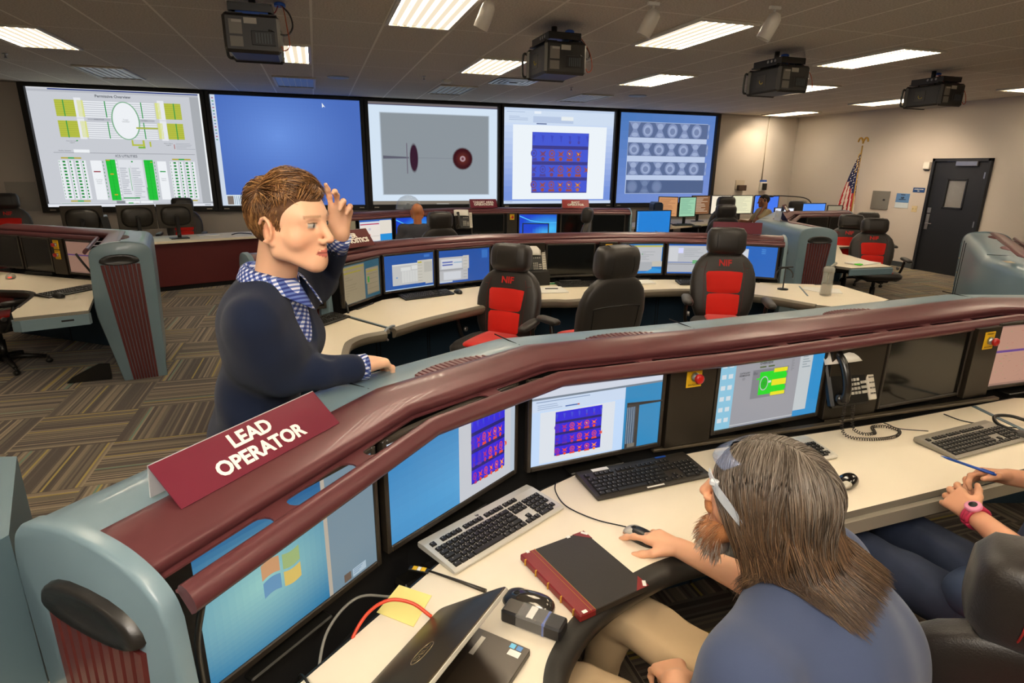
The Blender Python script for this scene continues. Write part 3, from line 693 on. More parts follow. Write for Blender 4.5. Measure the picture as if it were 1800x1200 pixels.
# ================================================================ CEILING FIXTURES
M_TROF = mat('troffer_frame', '#cfc8ba', .5)
def lamp_mat(name, strength, col='#ffedd0'):
    m = bpy.data.materials.new(name); m.use_nodes = True; nt = m.node_tree; nt.nodes.remove(nt.nodes['Principled BSDF'])
    e = nt.nodes.new('ShaderNodeEmission'); tc = nt.nodes.new('ShaderNodeTexCoord'); sp = nt.nodes.new('ShaderNodeSeparateXYZ'); nt.links.new(tc.outputs['Object'], sp.inputs[0])
    s = nt.nodes.new('ShaderNodeMath'); s.operation = 'MULTIPLY'; nt.links.new(sp.outputs[0], s.inputs[0]); s.inputs[1].default_value = 2 * PI / .0885
    c = nt.nodes.new('ShaderNodeMath'); c.operation = 'COSINE'; nt.links.new(s.outputs[0], c.inputs[0])
    mr = nt.nodes.new('ShaderNodeMapRange'); mr.inputs[1].default_value = -1; mr.inputs[3].default_value = 0.0; mr.inputs[4].default_value = 1.0; nt.links.new(c.outputs[0], mr.inputs[0]); pw = nt.nodes.new('ShaderNodeMath'); pw.operation = 'POWER'; nt.links.new(mr.outputs[0], pw.inputs[0]); pw.inputs[1].default_value = 8.0; ma = nt.nodes.new('ShaderNodeMath'); ma.operation = 'MULTIPLY_ADD'; nt.links.new(pw.outputs[0], ma.inputs[0]); ma.inputs[1].default_value = strength; ma.inputs[2].default_value = .52; mr = ma
    nt.links.new(mr.outputs[0], e.inputs['Strength']); e.inputs['Color'].default_value = lin(col) + (1,); nt.links.new(e.outputs[0], nt.nodes['Material Output'].inputs[0])
    return m
M_LAMP = lamp_mat('lit_parabolic_lens', LAMP)
M_UNLIT = mat('unlit_lens', '#8f959c', .35)
def troffer(x0, y0, label, lit=True, w=.62, l=1.24):
    t = thing('ceiling_light', label, 'light', (x0 + w / 2, y0 + l / 2, CEIL - .012), group='fluorescent ceiling troffers' if lit else 'unlit ceiling troffers near the front wall')
    mb = MB(); f = .035
    mb.box((-w / 2 + f / 2, 0, 0), (f, l, .022), b=.003); mb.box((w / 2 - f / 2, 0, 0), (f, l, .022), b=.003); mb.box((0, -l / 2 + f / 2, 0), (w - 2 * f, f, .022), b=.003); mb.box((0, l / 2 - f / 2, 0), (w - 2 * f, f, .022), b=.003)
    obj('frame', mb, M_TROF, t)
    mb = MB(); mb.box((0, 0, .004), (w - 2 * f, l - 2 * f, .004)); obj('diffuser', mb, M_LAMP if lit else M_UNLIT, t)
    mb = MB()
    for k in range(1, 6): mb.box((-w / 2 + f + (w - 2 * f) * k / 6, 0, -.001), (.006, l - 2 * f, .010))
    obj('louvre', mb, mat('louvre_white', '#e8dcc6', .4), t)
    return t
for x, y, lab in ((-3.08, 7.44, 'lit ceiling light at the far left, above the leftmost screen'), (-.57, 7.44, 'lit ceiling light half hidden by the nearest projector'), (.70, 4.87, 'lit ceiling light cut by the picture edge between the two left projectors'),
                  (1.97, 7.44, 'lit ceiling light just left of the second projector'), (3.24, 4.90, 'large lit ceiling light between the second projector and the white spotlights'), (4.52, 7.70, 'lit ceiling light right of the second projector and nearer the screens'),
                  (5.92, 5.22, 'large lit ceiling light between the third and fourth projectors'), (7.15, 7.80, 'lit ceiling light partly behind the third projector'), (10.12, 11.22, 'lit ceiling light nearest the far right corner of the room'),
                  (9.95, 8.55, 'lit ceiling light partly behind the rightmost projector'), (10.25, 6.0, 'lit ceiling light cut off at the right picture edge')):
    troffer(x, y, lab)
for i, (x, y) in enumerate(((-1.9, 2.3), (.70, 2.3), (3.25, 2.3), (5.85, 2.3), (-.6, -.26), (1.97, -.26), (4.5, -.26), (7.1, -.26), (-3.1, -.26), (.7, -2.8), (3.25, -2.8), (8.4, 2.3), (-4.5, 4.87))):
    troffer(x, y, 'lit ceiling light over the front desks, ' + ('above the standing man to the left', 'above the monitors with red images', 'above the near telephone', 'above the right end of the foreground console', 'straight above the camera side on the left', 'above the long-haired person', 'above the person with the pink watch', 'over the right hand side aisle', 'over the left hand side aisle', 'by the back wall on the left', 'by the back wall on the right', 'beyond the teal console at the right edge', 'above the left console')[i])
for x, y, lab in ((-3.05, 10.1, 'unlit grey ceiling panel above the leftmost screen'), (-.52, 10.1, 'unlit pale ceiling panel above the plain blue screen'), (2.0, 10.1, 'unlit ceiling panel above the disc screen'), (4.55, 10.3, 'unlit ceiling panel above the orange pattern screen')):
    troffer(x, y, lab, False)
t = thing('air_diffuser', 'square metal air diffuser in the ceiling left of the second projector', 'vent', (2.97, 9.3, CEIL - .01))
mb = MB()
for k in range(4):
    w = .6 - k * .14
    for s in (-1, 1): mb.box((s * w / 2, 0, -.002 * k), (.05, w, .012), b=.003); mb.box((0, s * w / 2, -.002 * k), (w, .05, .012), b=.003)
obj('vane', mb, mat('diffuser_metal', '#8d99a3', .35, .4), t)
for x, y, lab in ((.42, 9.9, 'round white ceiling speaker above the plain blue screen'), (5.59, 10.2, 'round white ceiling speaker above the orange pattern screen')):
    mb = MB(); mb.lathe([(.16, 0), (.155, -.012), (.13, -.016), (.0, -.016)], 28); o = obj('ceiling_speaker', mb, mat('speaker_grille', '#9aa7b8', .5)); o.location = (x, y, CEIL); tag(o, lab, 'speaker', 'round ceiling speakers')
for i, (px, py) in enumerate(((-3.5, 9.4), (4.05, 9.6), (6.1, 6.9), (8.6, 6.6), (7.2, 8.9), (1.6, 9.3))):
    mb = MB(); mb.lathe([(.03, 0), (.03, -.008), (.01, -.01), (.01, -.045), (.022, -.05), (.022, -.053), (0, -.053)], 14); o = obj('sprinkler', mb, M_STEEL); o.location = (px, py, CEIL); tag(o, ('small sprinkler head in the ceiling by the leftmost screen', 'small sprinkler head in the ceiling right of the second projector', 'small sprinkler head above the third projector', 'small sprinkler head in the ceiling left of the rightmost projector', 'small sprinkler head behind the third projector', 'small sprinkler head in the ceiling left of the air diffuser')[i], 'sprinkler', 'ceiling sprinkler heads')
mb = MB(); mb.lathe([(.07, 0), (.07, -.02), (.05, -.04), (0, -.045)], 20); o = obj('smoke_detector', mb, M_WHITEP); o.location = (2.0, 9.6, CEIL); tag(o, 'round white smoke detector in the ceiling above the disc screen', 'smoke detector')

# track spotlights
for (x, y, lab, aim) in ((2.62, 4.62, 'white cylinder spotlight nearer the second projector', (.4, .55)), (3.58, 4.39, 'white bullet spotlight hanging right of the other one', (.42, .4)), (1.34, 4.85, 'white spotlight mostly above the top picture edge', (0, .5))):
    t = thing('spotlight', lab, 'light', (x, y, CEIL), group='track spotlights on the ceiling')
    mb = MB(); mb.box((0, 0, -.012), (.10, .03, .024), b=.003); obj('track_adapter', mb, M_WHITEP, t)
    mb = MB(); mb.cyl((0, 0, -.02), (0, 0, -.10), .009, 10); obj('stem', mb, M_WHITEP, t)
    d = Vector((-.35, .25, -.9)).normalized(); c = np.array((0, 0, -.10))
    Rq = np.array(d.to_track_quat('Z', 'Y').to_matrix())
    mb = MB(); mb.lathe([(0, -.055), (.03, -.05), (.052, -.02), (.056, .02), (.056, .15), (.05, .15), (.046, .10), (0, .09)], 28, R=Rq, t=c); obj('lamp_head', mb, mat('white_enamel', '#cfc9be', .35), t)
area_light('wall_wash_lamp', (9.2, 11.2, 3.0), (10.2, 12.68, 1.9), .12, 0, (1, .85, .65))
spot_light('wall_spot_lamp', (10.0, 11.7, 3.05), (10.0, 12.68, 2.2), 1.25, 30, (1, .78, .52))
spot_light('right_wall_lamp', (9.3, 8.6, 3.0), (11.45, 9.3, .9), 1.5, 95, (1, .78, .56), .8)

# ================================================================ PROJECTORS
def projector(x, y, lab, rot=0.0, first=None):
    t = thing('projector', lab, 'projector', (x, y, 2.71), group='ceiling projectors aimed at the wall screens', rz=rot)
    W, D, H = .40, .52, .25
    Mp = mat('projector_case', '#1c1b1a', .45)
    mb = MB(); mb.box((0, 0, H / 2), (W - .03, D - .06, H), b=.02); obj('body', mb, Mp, t)
    for yy in (-D / 2 + .02, D / 2 - .02): mb = MB(); mb.box((0, yy, H / 2), (W, .05, H + .02), b=.022); obj('end_cap', mb, Mp, t)
    # carry loop at the front left
    mb = MB(); mb.tube(smooth_path([(-W / 2 + .02, D / 2, .22), (-W / 2 - .03, D / 2 - .01, .21), (-W / 2 - .035, D / 2 - .01, .04), (-W / 2 + .02, D / 2, .02)], 5), .012, 8); obj('handle', mb, Mp, t)
    mb = MB(); mb.box((-.11, -D / 2 - .0055, H / 2 + .04), (.09, .003, .10), b=0); mb.box((-.11, -D / 2 - .0055, H / 2 - .06), (.09, .003, .07)); obj('rating_label', mb, mat('label_grey', '#6e6a63', .5), t)
    mb = MB(); mb.box((-.005, -D / 2 - .0055, H / 2 + .085), (.09, .003, .04)); mb.box((-.10, -D / 2 - .007, H / 2 + .078), (.07, .002, .018)); obj('white_label', mb, mat('label_pale', '#a19c92', .5), t)
    mb = MB(); mb.box((.08, -D / 2 - .004, H / 2 - .03), (.17, .012, .10), b=.003); obj('connector_bay', mb, mat('bay', '#0c0c0e', .5), t)
    mb = MB()
    for k in range(6): mb.box((.03 + k * .02, -D / 2 - .011, H / 2 - .03), (.011, .004, .07))
    obj('connector', mb, mat('connector_grey', '#3c4246', .5), t)
    mb = MB(); mb.lathe([(.0, 0), (.055, 0), (.055, .05), (.06, .05), (.06, .06), (.045, .06), (.04, .045), (0, .04)], 24, R=rotx(-PI / 2), t=(0, D / 2 - .01, H / 2)); obj('lens', mb, M_GLASSB, t)
    mb = MB(); mb.box((-W / 2 + .013, .03, H / 2), (.006, .14, .12), b=.002); obj('vent_panel', mb, mat('vent_brown', '#2d2a25', .4), t)
    mb = MB(); mb.tube([(-W / 2 + .008, .02 + .03 * math.cos(a), H / 2 + .03 * math.sin(a)) for a in np.linspace(-2.6, .3, 9)], .004, 6); obj('lens_badge', mb, mat('brass_mark', '#b8a648', .4, .5), t)
    # mount: slotted tray, plates, stem
    mb = MB(); mb.box((0, .0, H + .085), (.30, .44, .012)); mb.box((-.15, 0, H + .06), (.012, .44, .06)); mb.box((.15, 0, H + .06), (.012, .44, .06)); mb.box((0, -.21, H + .06), (.30, .012, .05)); mb.box((-.12, .02, H + .022), (.12, .40, .012)); mb.box((.12, .02, H + .022), (.12, .40, .012))
    for sx in (-.13, .13): mb.cyl((sx, -.1, H), (sx, -.1, H + .06), .012, 8); mb.cyl((sx, .12, H), (sx, .12, H + .06), .012, 8)
    obj('mount_bracket', mb, M_BLACK, t)
    for k in range(3): mb = MB(); mb.lathe([(0, .002), (.012, .002), (.015, 0)], 12, R=roty(-PI / 2), t=(-.1565, -.12 + k * .055, H + .065)); obj('bolt', mb, M_STEEL, t)
    mb = MB(); mb.cyl((0, .05, H + .085), (0, .05, 3.145 - 2.71), .027, 14); obj('stem', mb, M_BLACK, t)
    mb = MB(); mb.lathe([(.045, 0), (.045, .02), (.03, .028)], 16, t=(.2, .16, 3.15 - 2.71 - .028)); obj('cable_grommet', mb, M_BLUE, t)
    def cable(pts, m, r=.005): q = MB(); q.tube(smooth_path(pts, 8), r, 6); obj('cable', q, m, t)
    cable([(.2, .16, .42), (.23, 0, .36), (.25, -.2, .20), (.26, -.25, .06), (.22, -.26, .02), (.2, -.25, .05)], mat('orange_cable', '#b34a1c', .5), .004)
    cable([(.21, .16, .42), (.27, .06, .34), (.29, -.1, .22), (.24, -.2, .14), (.12, -.28, .15)], M_BLACK, .007)
    cable([(.19, .15, .42), (.16, .05, .34), (.1, -.05, .29), (.05, -.12, .27), (.15, -.15, .26)], mat('red_cable', '#9a2020', .5), .004)
    return t
projector(-.38, 5.53, 'black projector nearest the top left with orange and white cables hanging')
projector(2.2, 5.62, 'black projector hanging left of the centre, above the disc screen')
projector(4.93, 5.87, 'black projector second from the right, above the rightmost screen')
projector(7.7, 6.22, 'black projector furthest right, near the side wall')
# ================================================================ CONSOLES
def unit(v): v = np.array(v, float); return v / np.linalg.norm(v)
def seg_frames(path):
    path = [np.array(p, float) for p in path]; out = []
    for a, b in zip(path[:-1], path[1:]):
        d = unit(b - a); out.append((a, b, d, np.array([-d[1], d[0]]), np.linalg.norm(b - a)))
    return out
def offs(path, u):
    """offset polyline (left of the path) with mitred corners"""
    fr = seg_frames(path); P_ = [np.array(p, float) for p in path]; out = []
    for i, p in enumerate(P_):
        if i == 0: m = fr[0][3]
        elif i == len(P_) - 1: m = fr[-1][3]
        else: q = fr[i - 1][3] + fr[i][3]; m = 2 * q / np.dot(q, q)
        out.append(p + m * u)
    return out
END_PROF = [(.13, 0), (.02, .60), (.012, .70), (.035, 1.13), (.05, 1.17), (.09, 1.205), (.16, 1.232), (.25, 1.243), (.34, 1.24), (.43, 1.222), (.475, 1.195), (.498, 1.15), (.505, 1.08), (.47, 0)]
_ep = smooth_path([(u, 0, z) for u, z in END_PROF[3:13]], 4); END_PROF = END_PROF[:3] + [(q[0], q[2]) for q in _ep] + END_PROF[13:]
def end_panel(t, p, n, outw, thick=.035):
    """profile of the console side: p = rail end, n = away from the operator, outw = outwards along the path"""
    p, n, outw = np.array(p, float), np.array(n, float), np.array(outw, float)
    def W(u, z, o): q = p + n * u + outw * o; return (q[0], q[1], z)
    def plate(prof, o0, o1, name, m, parent):
        mb = MB(); k = len(prof); va = [W(u, z, o0) for u, z in prof]; vb = [W(u, z, o1) for u, z in prof]
        mb.add(va + vb, [tuple(range(k)), tuple(range(k, 2 * k))[::-1]] + [(i, (i + 1) % k, (i + 1) % k + k, i + k) for i in range(k)])
        ob = obj(name, mb, m, parent, world=True)
        if parent is not t: 
            pass
        return ob
    # rounded body: three stacked plates for a soft edge
    mb = MB(); k = len(END_PROF); cx, cz = .26, .62
    def sc(f): return [(cx + (u - cx) * f[0], (cz + (z - cz) * f[1]) if z > .01 else z) for u, z in END_PROF]
    rings = [(sc((1, 1)), 0), (sc((1, 1)), thick - .010), (sc((.985, .994)), thick - .003), (sc((.965, .985)), thick)]
    vs = [W(u, z, o) for pr, o in rings for u, z in pr]; fs = [tuple(range(k)), tuple(range(3 * k, 4 * k))[::-1]]
    for r in range(3): fs += [(r * k + i, r * k + (i + 1) % k, (r + 1) * k + (i + 1) % k, (r + 1) * k + i) for i in range(k)]
    mb.add(vs, fs); ep = obj('end_panel', mb, M_TEAL, t, world=True, smooth_angle=50)
    # ribbed maroon band
    mb = MB(); ub, ut0, ut1 = .19, .115, .365
    nr = 9
    for i in range(nr):
        a0, a1 = i / nr, (i + 1) / nr
        def at(a, z): 
            lo = .105 + (.20 - .105) * (1 - z / 1.05); hi = .40; return lo + (hi - lo) * a
        z0, z1 = .0, 1.05
        for (s0, s1, o) in ((a0 + .004, a1 - .004, .014),):
            q = [W(at(s0, z0), z0, thick - .002), W(at(s1, z0), z0, thick - .002), W(at(s1, z1), z1, thick - .002), W(at(s0, z1), z1, thick - .002)]
            m_ = .16 * (s1 - s0)
            q2 = [W(at(s0 + m_, z0), z0, thick + o - .006), W(at(s1 - m_, z0), z0, thick + o - .006), W(at(s1 - m_, z1), z1, thick + o - .006), W(at(s0 + m_, z1), z1, thick + o - .006)]
            mb.add(q + q2, [(0, 1, 2, 3), (7, 6, 5, 4), (0, 4, 5, 1), (1, 5, 6, 2), (2, 6, 7, 3), (3, 7, 4, 0)])
    obj('ribbed_inset', mb, mat('ribbed_maroon', '#5e2826', .4, .1), t, world=True)
    # scooped grip above it
    mb = MB(); vs = []; K = 20
    for r, (f, o) in enumerate(((1.0, 0.0), (.97, .016), (.90, .022), (.6, .014), (.2, .008))):
        for i in range(K):
            a = 2 * PI * i / K; uu = .25 + .150 * f * math.copysign(abs(math.cos(a)) ** .8, math.cos(a)); zz = 1.075 + (.062 if math.sin(a) > 0 else .030) * f * math.sin(a)
            vs.append(W(uu, zz, thick - .002 + o))
    fs = [(r * K + i, r * K + (i + 1) % K, (r + 1) * K + (i + 1) % K, (r + 1) * K + i) for r in range(4) for i in range(K)] + [tuple(range(4 * K, 5 * K))]
    mb.add(vs, fs, smooth=True); obj('grip', mb, mat('grip_black', '#23211f', .35, bump=.1), t, world=True)
    return ep
def console(label, rail, desk=None, ends=(True, True), bumper=None, modesty=True, lips=True, loc=None, top_slots=True, shell=True, seams=True, edge_mat=None, uback=.5, desk_front=None, estops=()):
    c = np.mean(np.array(rail), axis=0)
    t = thing('operator_console', label, 'console', (c[0], c[1], 0), group='curved operator consoles')
    fr = seg_frames(rail)
    # back shell and top
    mb = MB(); prof = [(.262, 1.226), (.30, 1.229), (.40, 1.222), (.44, 1.214), (.468, 1.198), (.488, 1.17), (.496, 1.13), (.49, .8), (.46, .02), (.445, .02), (.475, .8), (.48, 1.12), (.46, 1.17), (.42, 1.20), (.262, 1.208)]
    mb.sweep(rail, prof, closed=True); obj('back_shell', mb, M_TEAL, t, world=True, smooth_angle=40)
    # thin seams where the shell panels meet, as dark gaskets
    mb = MB()
    for i, p in enumerate(rail[1:-1]):
        a, b_ = offs(rail, .262)[i + 1], offs(rail, .495)[i + 1]; d = unit(b_ - a)
        R = rotz(math.atan2(d[1], d[0])); mb.box((*((a + b_) / 2), 1.2265), (np.linalg.norm(b_ - a) - .05, .003, .004), R=R)
    if len(rail) > 2: obj('seam_gasket', mb, M_DARK, t, world=True)
    # maroon crest
    mb = MB(); prof = [(.112, 1.178), (.106, 1.196), (.110, 1.208), (.125, 1.216), (.155, 1.226), (.19, 1.236), (.225, 1.240), (.25, 1.238), (.264, 1.230), (.264, 1.20), (.13, 1.165)]
    mb.sweep(rail, prof, closed=True); obj('crest', mb, M_MAR, t, world=True, smooth_angle=50)
    # perforated half-ovals on the shelf behind the crest
    for a, b_, d, n, L in fr:
        if L < .45: continue
        m_ = max(1, int(L / 1.0))
        for k in range(m_):
            mb = MB()
            s = L * (k + .5) / m_; c0 = a + d * s + n * .262; w = .17; pts = [c0 + d * (w * math.cos(q)) + n * (.062 * math.sin(q)) for q in np.linspace(0, PI, 19)]
            # rows of little ridges following the half oval
            for j in range(15):
                x = -w * .9 + 2 * w * .9 * j / 14; dep = .058 * math.sqrt(max(0, 1 - (x / w) ** 2)); 
                if dep < .008: continue
                mid = c0 + d * x + n * dep / 2; R = rotz(math.atan2(n[1], n[0])); mb.box((mid[0], mid[1], 1.2295), (dep, .011, .006), R=R, b=.002)
            mb.prism([tuple(p) for p in pts], 1.226, 1.2292)
            obj('vent_grille', mb, M_MAR, t, world=True)
    # cable tray with slots
    mb = MB(); z0, z1 = 1.176, 1.181
    mb.sweep(rail, [(.030, z0), (.048, z0), (.048, z1), (.030, z1)], closed=True); mb.sweep(rail, [(.098, z0), (.118, z0), (.118, z1), (.098, z1)], closed=True)
    for a, b_, d, n, L in fr:
        k = max(1, int(round(L / .31))); gap = .055
        for j in range(k + 1):
            s = L * j / k
            if j in (0, k):
                continue
            pts = []
            r = .026
            for q in np.linspace(-PI / 2, PI / 2, 7): pts.append((s - gap / 2 - r + r * math.cos(q), .073 + r * math.sin(q)))
            for q in np.linspace(PI / 2, 3 * PI / 2, 7): pts.append((s + gap / 2 + r + r * math.cos(q), .073 + r * math.sin(q)))
            P2 = [tuple(a + d * x + n * y) for x, y in pts]; mb.prism(P2, z0, z1)
        if (L / k) > .2 and k > 1:
            for s, sg in ((.10, -1), (L - .10, 1)):
                pass
    obj('cable_tray', mb, M_MAR, t, world=True)
    # rail
    mb = MB(); prof = [(.014, 1.142), (.002, 1.150), (-.003, 1.160), (.000, 1.172), (.008, 1.184), (.018, 1.193), (.029, 1.197), (.038, 1.194), (.042, 1.186), (.040, 1.176), (.028, 1.160)]
    for i, (a, b_, d, n, L) in enumerate(fr):
        pth = offs(rail, 0); mb = mb if i else mb
    mb.sweep(rail, prof, closed=True); obj('hand_rail', mb, M_MAR, t, world=True, smooth_angle=50)
    # dark inner wall behind the monitors, and the trough below
    mb = MB(); mb.sweep(rail, [(.15, 1.17), (.15, .60), (.16, .60), (.16, 1.17)], closed=True); mb.sweep(rail, [(.04, .60), (.15, .60), (.15, .61), (.04, .61)], closed=True)
    obj('inner_panel', mb, M_DARK, t, world=True)
    if modesty:
        mb = MB(); mb.sweep(rail, [(.13, .02), (.13, .60), (.15, .60), (.15, .02)], closed=True); obj('modesty_panel', mb, M_BLUEF, t, world=True)
        mb = MB()
        for a, b_, d, n, L in fr:
            k = max(1, int(L / .6))
            for j in range(k + 1):
                q = a + d * L * j / k + n * .129; mb = MB(); mb.box((q[0], q[1], .31), (.006, .006, .58), R=rotz(math.atan2(d[1], d[0]))); obj('panel_joint', mb, M_DARK, t, world=True)
    if ends[0]: end_panel(t, fr[0][0], fr[0][3], -fr[0][2])
    if ends[1]: end_panel(t, fr[-1][1], fr[-1][3], fr[-1][2])
    if desk:
        mb = MB(); mb.prism(desk, .742, .77, mi=1, mtop=0); obj('desk_top', mb, [M_DESK, edge_mat or M_EDGE], t, world=True)
    if desk_front:
        mb = MB(); em, prof = desk_front[1], desk_front[2]; mb.sweep(smooth_path([(*p, 0) for p in desk_front[0]], 6)[:, :2], prof, closed=True); obj('desk_bumper', mb, em, t, world=True, smooth_angle=50)
    return t
def column(t, p0, p1, label, z0=.80, z1=1.165, stop=True, two=False, depth=.03):
    """black filler panel between monitors with an emergency stop"""
    p0, p1 = np.array(p0, float), np.array(p1, float); d = unit(p1 - p0); n = np.array([-d[1], d[0]]); L = np.linalg.norm(p1 - p0); a = math.atan2(d[1], d[0]); m = (p0 + p1) / 2 + n * depth / 2
    mb = MB(); mb.box((m[0], m[1], (z0 + z1) / 2), (L, depth, z1 - z0), R=rotz(a), b=.002); ob = obj('filler_panel', mb, mat('brown_black_metal', '#2a241c', .35, .3), t, world=True)
    if stop:
        zs = [z1 - .065] + ([z1 - .165] if two else [])
        for z in zs:
            e = thing('emergency_stop', label if z == zs[0] else label.replace('red', 'lower red'), 'switch', (m[0] - n[0] * depth / 2, m[1] - n[1] * depth / 2, z), rz=a, group='emergency stop buttons on yellow plates')
            mb = MB(); mb.box((0, -.002, 0), (.075, .004, .09), b=.002); obj('plate', mb, M_YEL, e)
            mb = MB(); mb.lathe([(.019, 0), (.019, .012), (.014, .014), (.014, .022)], 18, R=rotx(PI / 2), t=(0, -.004, 0)); obj('collar', mb, M_STEEL, e)
            mb = MB(); mb.lathe([(.012, .02), (.019, .022), (.021, .03), (.018, .038), (.010, .041), (0, .042)], 20, R=rotx(PI / 2), t=(0, -.004, 0)); obj('button', mb, M_REDB, e)
            letters('EMERGENCY', .010, frame((1, 0, 0), (0, 0, 1)), (0, -.0045, .034), M_BLACK, e, ext=.0002); letters('SHUTDOWN', .010, frame((1, 0, 0), (0, 0, 1)), (0, -.0045, -.034), M_BLACK, e, ext=.0002)
    return ob
RFACE = frame((1, 0, 0), (0, 0, 1))
def monitor(p0, p1, draw, label, z0=.812, h=.36, group=None, tilt=.0, stand=True, sm=None, bez=.016, bezel=None, scale=1.0, back=True, standz=.77):
    p0, p1 = np.array(p0, float), np.array(p1, float); d = unit(p1 - p0); w = np.linalg.norm(p1 - p0); m = (p0 + p1) / 2; a = math.atan2(d[1], d[0])
    t = thing('monitor', label, 'monitor', (m[0], m[1], standz), rz=a, group=group)
    zc = z0 - standz; Rt = rotx(-tilt)
    mb = MB(); b = bez
    for c, dd in (((-w / 2 + b / 2, 0, h / 2), (b, .03, h)), ((w / 2 - b / 2, 0, h / 2), (b, .03, h)), ((0, 0, b / 2 + .002), (w - 2 * b, .03, b + .004)), ((0, 0, h - b / 2), (w - 2 * b, .03, b))):
        mb.box(np.array((0, 0, zc)) + Rt @ (np.array(c) + (0, .015, 0)), dd, R=Rt, b=.003)
    obj('bezel', mb, bezel or M_BEZEL, t)
    mb = MB(); mb.box(np.array((0, 0, zc)) + Rt @ np.array((0, .038, h / 2)), (w - .02, .025, h - .02), R=Rt, b=.008); mb.box(np.array((0, 0, zc)) + Rt @ np.array((0, .058, h / 2)), (w * .5, .025, h * .5), R=Rt, b=.01); obj('back_cover', mb, M_BLACK, t)
    if draw:
        s = Scr(w - 2 * b, h - 2 * b, eps=.0002); draw(s)
        s.put('display', Rt @ RFACE, np.array((0, 0, zc)) + Rt @ np.array((0, .006, h / 2)), t, sm or M_SCREEN)
    else:
        mb = MB(); mb.box(np.array((0, 0, zc)) + Rt @ np.array((0, .009, h / 2)), (w - 2 * b, .006, h - 2 * b), R=Rt); obj('display', mb, M_GLASSB, t)
    if stand:
        mb = MB(); mb.box((0, .085, zc / 2 + h * .3), (.07, .025, zc + h * .6), b=.006); mb.box((0, .065, zc + h * .5), (.09, .04, .09), b=.005); obj('stand', mb, M_BLACK, t)
        mb = MB(); mb.box((0, .07, .006), (.24, .17, .012), b=.004); obj('base', mb, M_BLACK, t)
    return t

# ---- display contents
GRY, BLU = '#9fa0a4', '#2a78b4'
def rot_heat(s, x0, y0, x1, y1): heat(s, x0, y0, x1, y1, bg='#2a20c8', dim='#5a1f9c', hot=('#a8206a', '#d8401c', '#f07814'), line='#1c1668')
def logo(s, cx, cy, r):
    def quad(x0, y0, x1, y1, c):
        pts = []
        for k in range(9): u = k / 8; pts.append((cx + (x0 + (x1 - x0) * u) * r, cy + (y0 - .12 * math.sin(u * PI) * (1 if x0 < 0 else -1)) * r * 1.5))
        for k in range(9): u = 1 - k / 8; pts.append((cx + (x0 + (x1 - x0) * u) * r, cy + (y1 - .12 * math.sin(u * PI) * (1 if x0 < 0 else -1)) * r * 1.5))
        s.poly(pts[::-1], c)
    quad(-1, -1, -.08, -.08, '#b98a62'); quad(.08, -.92, 1, -.0, '#8fa46c'); quad(-.98, .08, -.08, 1, '#5a86a8'); quad(.08, .16, 1, 1.06, '#c4aa5a')
def m_win7(s):
    a, b_, c = np.array(lin('#1f6b96')), np.array(lin('#88b8b2')), np.array(lin('#17497e'))
    def fn(x, y):
        d = math.hypot((x - .42) * 1.0, (y - .5) * .9); k = max(0, 1 - d / .55); q = a + (b_ - a) * k ** 1.2; k2 = max(0, .25 - y) * 3; return tuple(q * (1 - min(1, k2)) + c * min(1, k2))
    s.grad(0, 0, 1, 1, fn, 36, 26); s.rect(.72, .0, 1, 1, '#6a7f8c'); s.rect(.715, 0, .735, 1, '#a69c8e'); s.rect(.80, .90, .84, .97, '#5f4f44'); s.rect(.85, .90, .93, .97, '#9fb0bc'); s.lines(.855, .91, .925, .96, 3, '#5f7c94')
    logo(s, .50, .50, .085)
    s.k += 1
    for i in range(11): s.rect(.045, .05 + i * .082, .070, .085 + i * .082, ('#9ab0c8', '#c89a80', '#7aa8c4', '#b0b8c0')[i % 4], up=False); s.rect(.035, .092 + i * .082, .08, .10 + i * .082, '#8ab0c4', up=False)
    for i in range(5): s.rect(.10, .04 + i * .09, .125, .075 + i * .09, ('#c8c8d0', '#d09a60')[i % 2], up=False)
def m_heat2(s):
    s.rect(0, 0, 1, 1, '#2f7cb4'); a, b_ = np.array(lin('#246fa8')), np.array(lin('#4f98c8')); s.grad(0, .12, .52, 1, lambda x, y: tuple(a + (b_ - a) * (1 - abs(y - .75)) * (.6 + x * .6)), 8, 10)
    s.rect(0, 0, 1, .12, '#c9d4e2'); s.rect(0, .10, 1, .12, '#aab4c0'); s.lines(.03, .03, .4, .09, 2, '#7f93b4'); s.rect(.03, .02, .05, .05, '#4fae6a')
    s.rect(.50, 0, 1, 1, '#b6b9c0'); s.rect(.96, 0, 1, 1, '#a9b5c2'); rot_heat(s, .60, .13, .90, .86)
def m_heat3(s):
    s.rect(0, 0, 1, 1, '#2d7fb0'); s.rect(0, 0, 1, .17, '#c2c8d4'); s.rect(0, .165, 1, .19, '#6f7a86'); s.rect(0, .19, .70, 1, '#b4cbe8'); s.rect(0, .19, .70, .33, '#bccbe0'); s.lines(.03, .21, .45, .24, 1, '#8093b0'); s.lines(.04, .25, .24, .32, 3, '#90a2bc'); s.rect(.24, .295, .33, .31, '#3d5c9c'); s.rect(.33, .295, .345, .31, '#b03a28')
    s.rect(.06, .34, .62, .965, '#ccd2da'); rot_heat(s, .17, .36, .52, .90)
    s.poly([(.70, .37), (1, .40), (1, .42), (.70, .42)], '#2f2a26'); s.rect(.70, .40, .80, .97, '#3a3632'); s.k += 1
    for i in range(8): s.rect(.705 + i * .0085, .43, .709 + i * .0085, .90, ('#8fa6bc', '#4f6f90')[i % 2], up=False)
    s.rect(.72, .90, .78, .95, '#6f6a60')
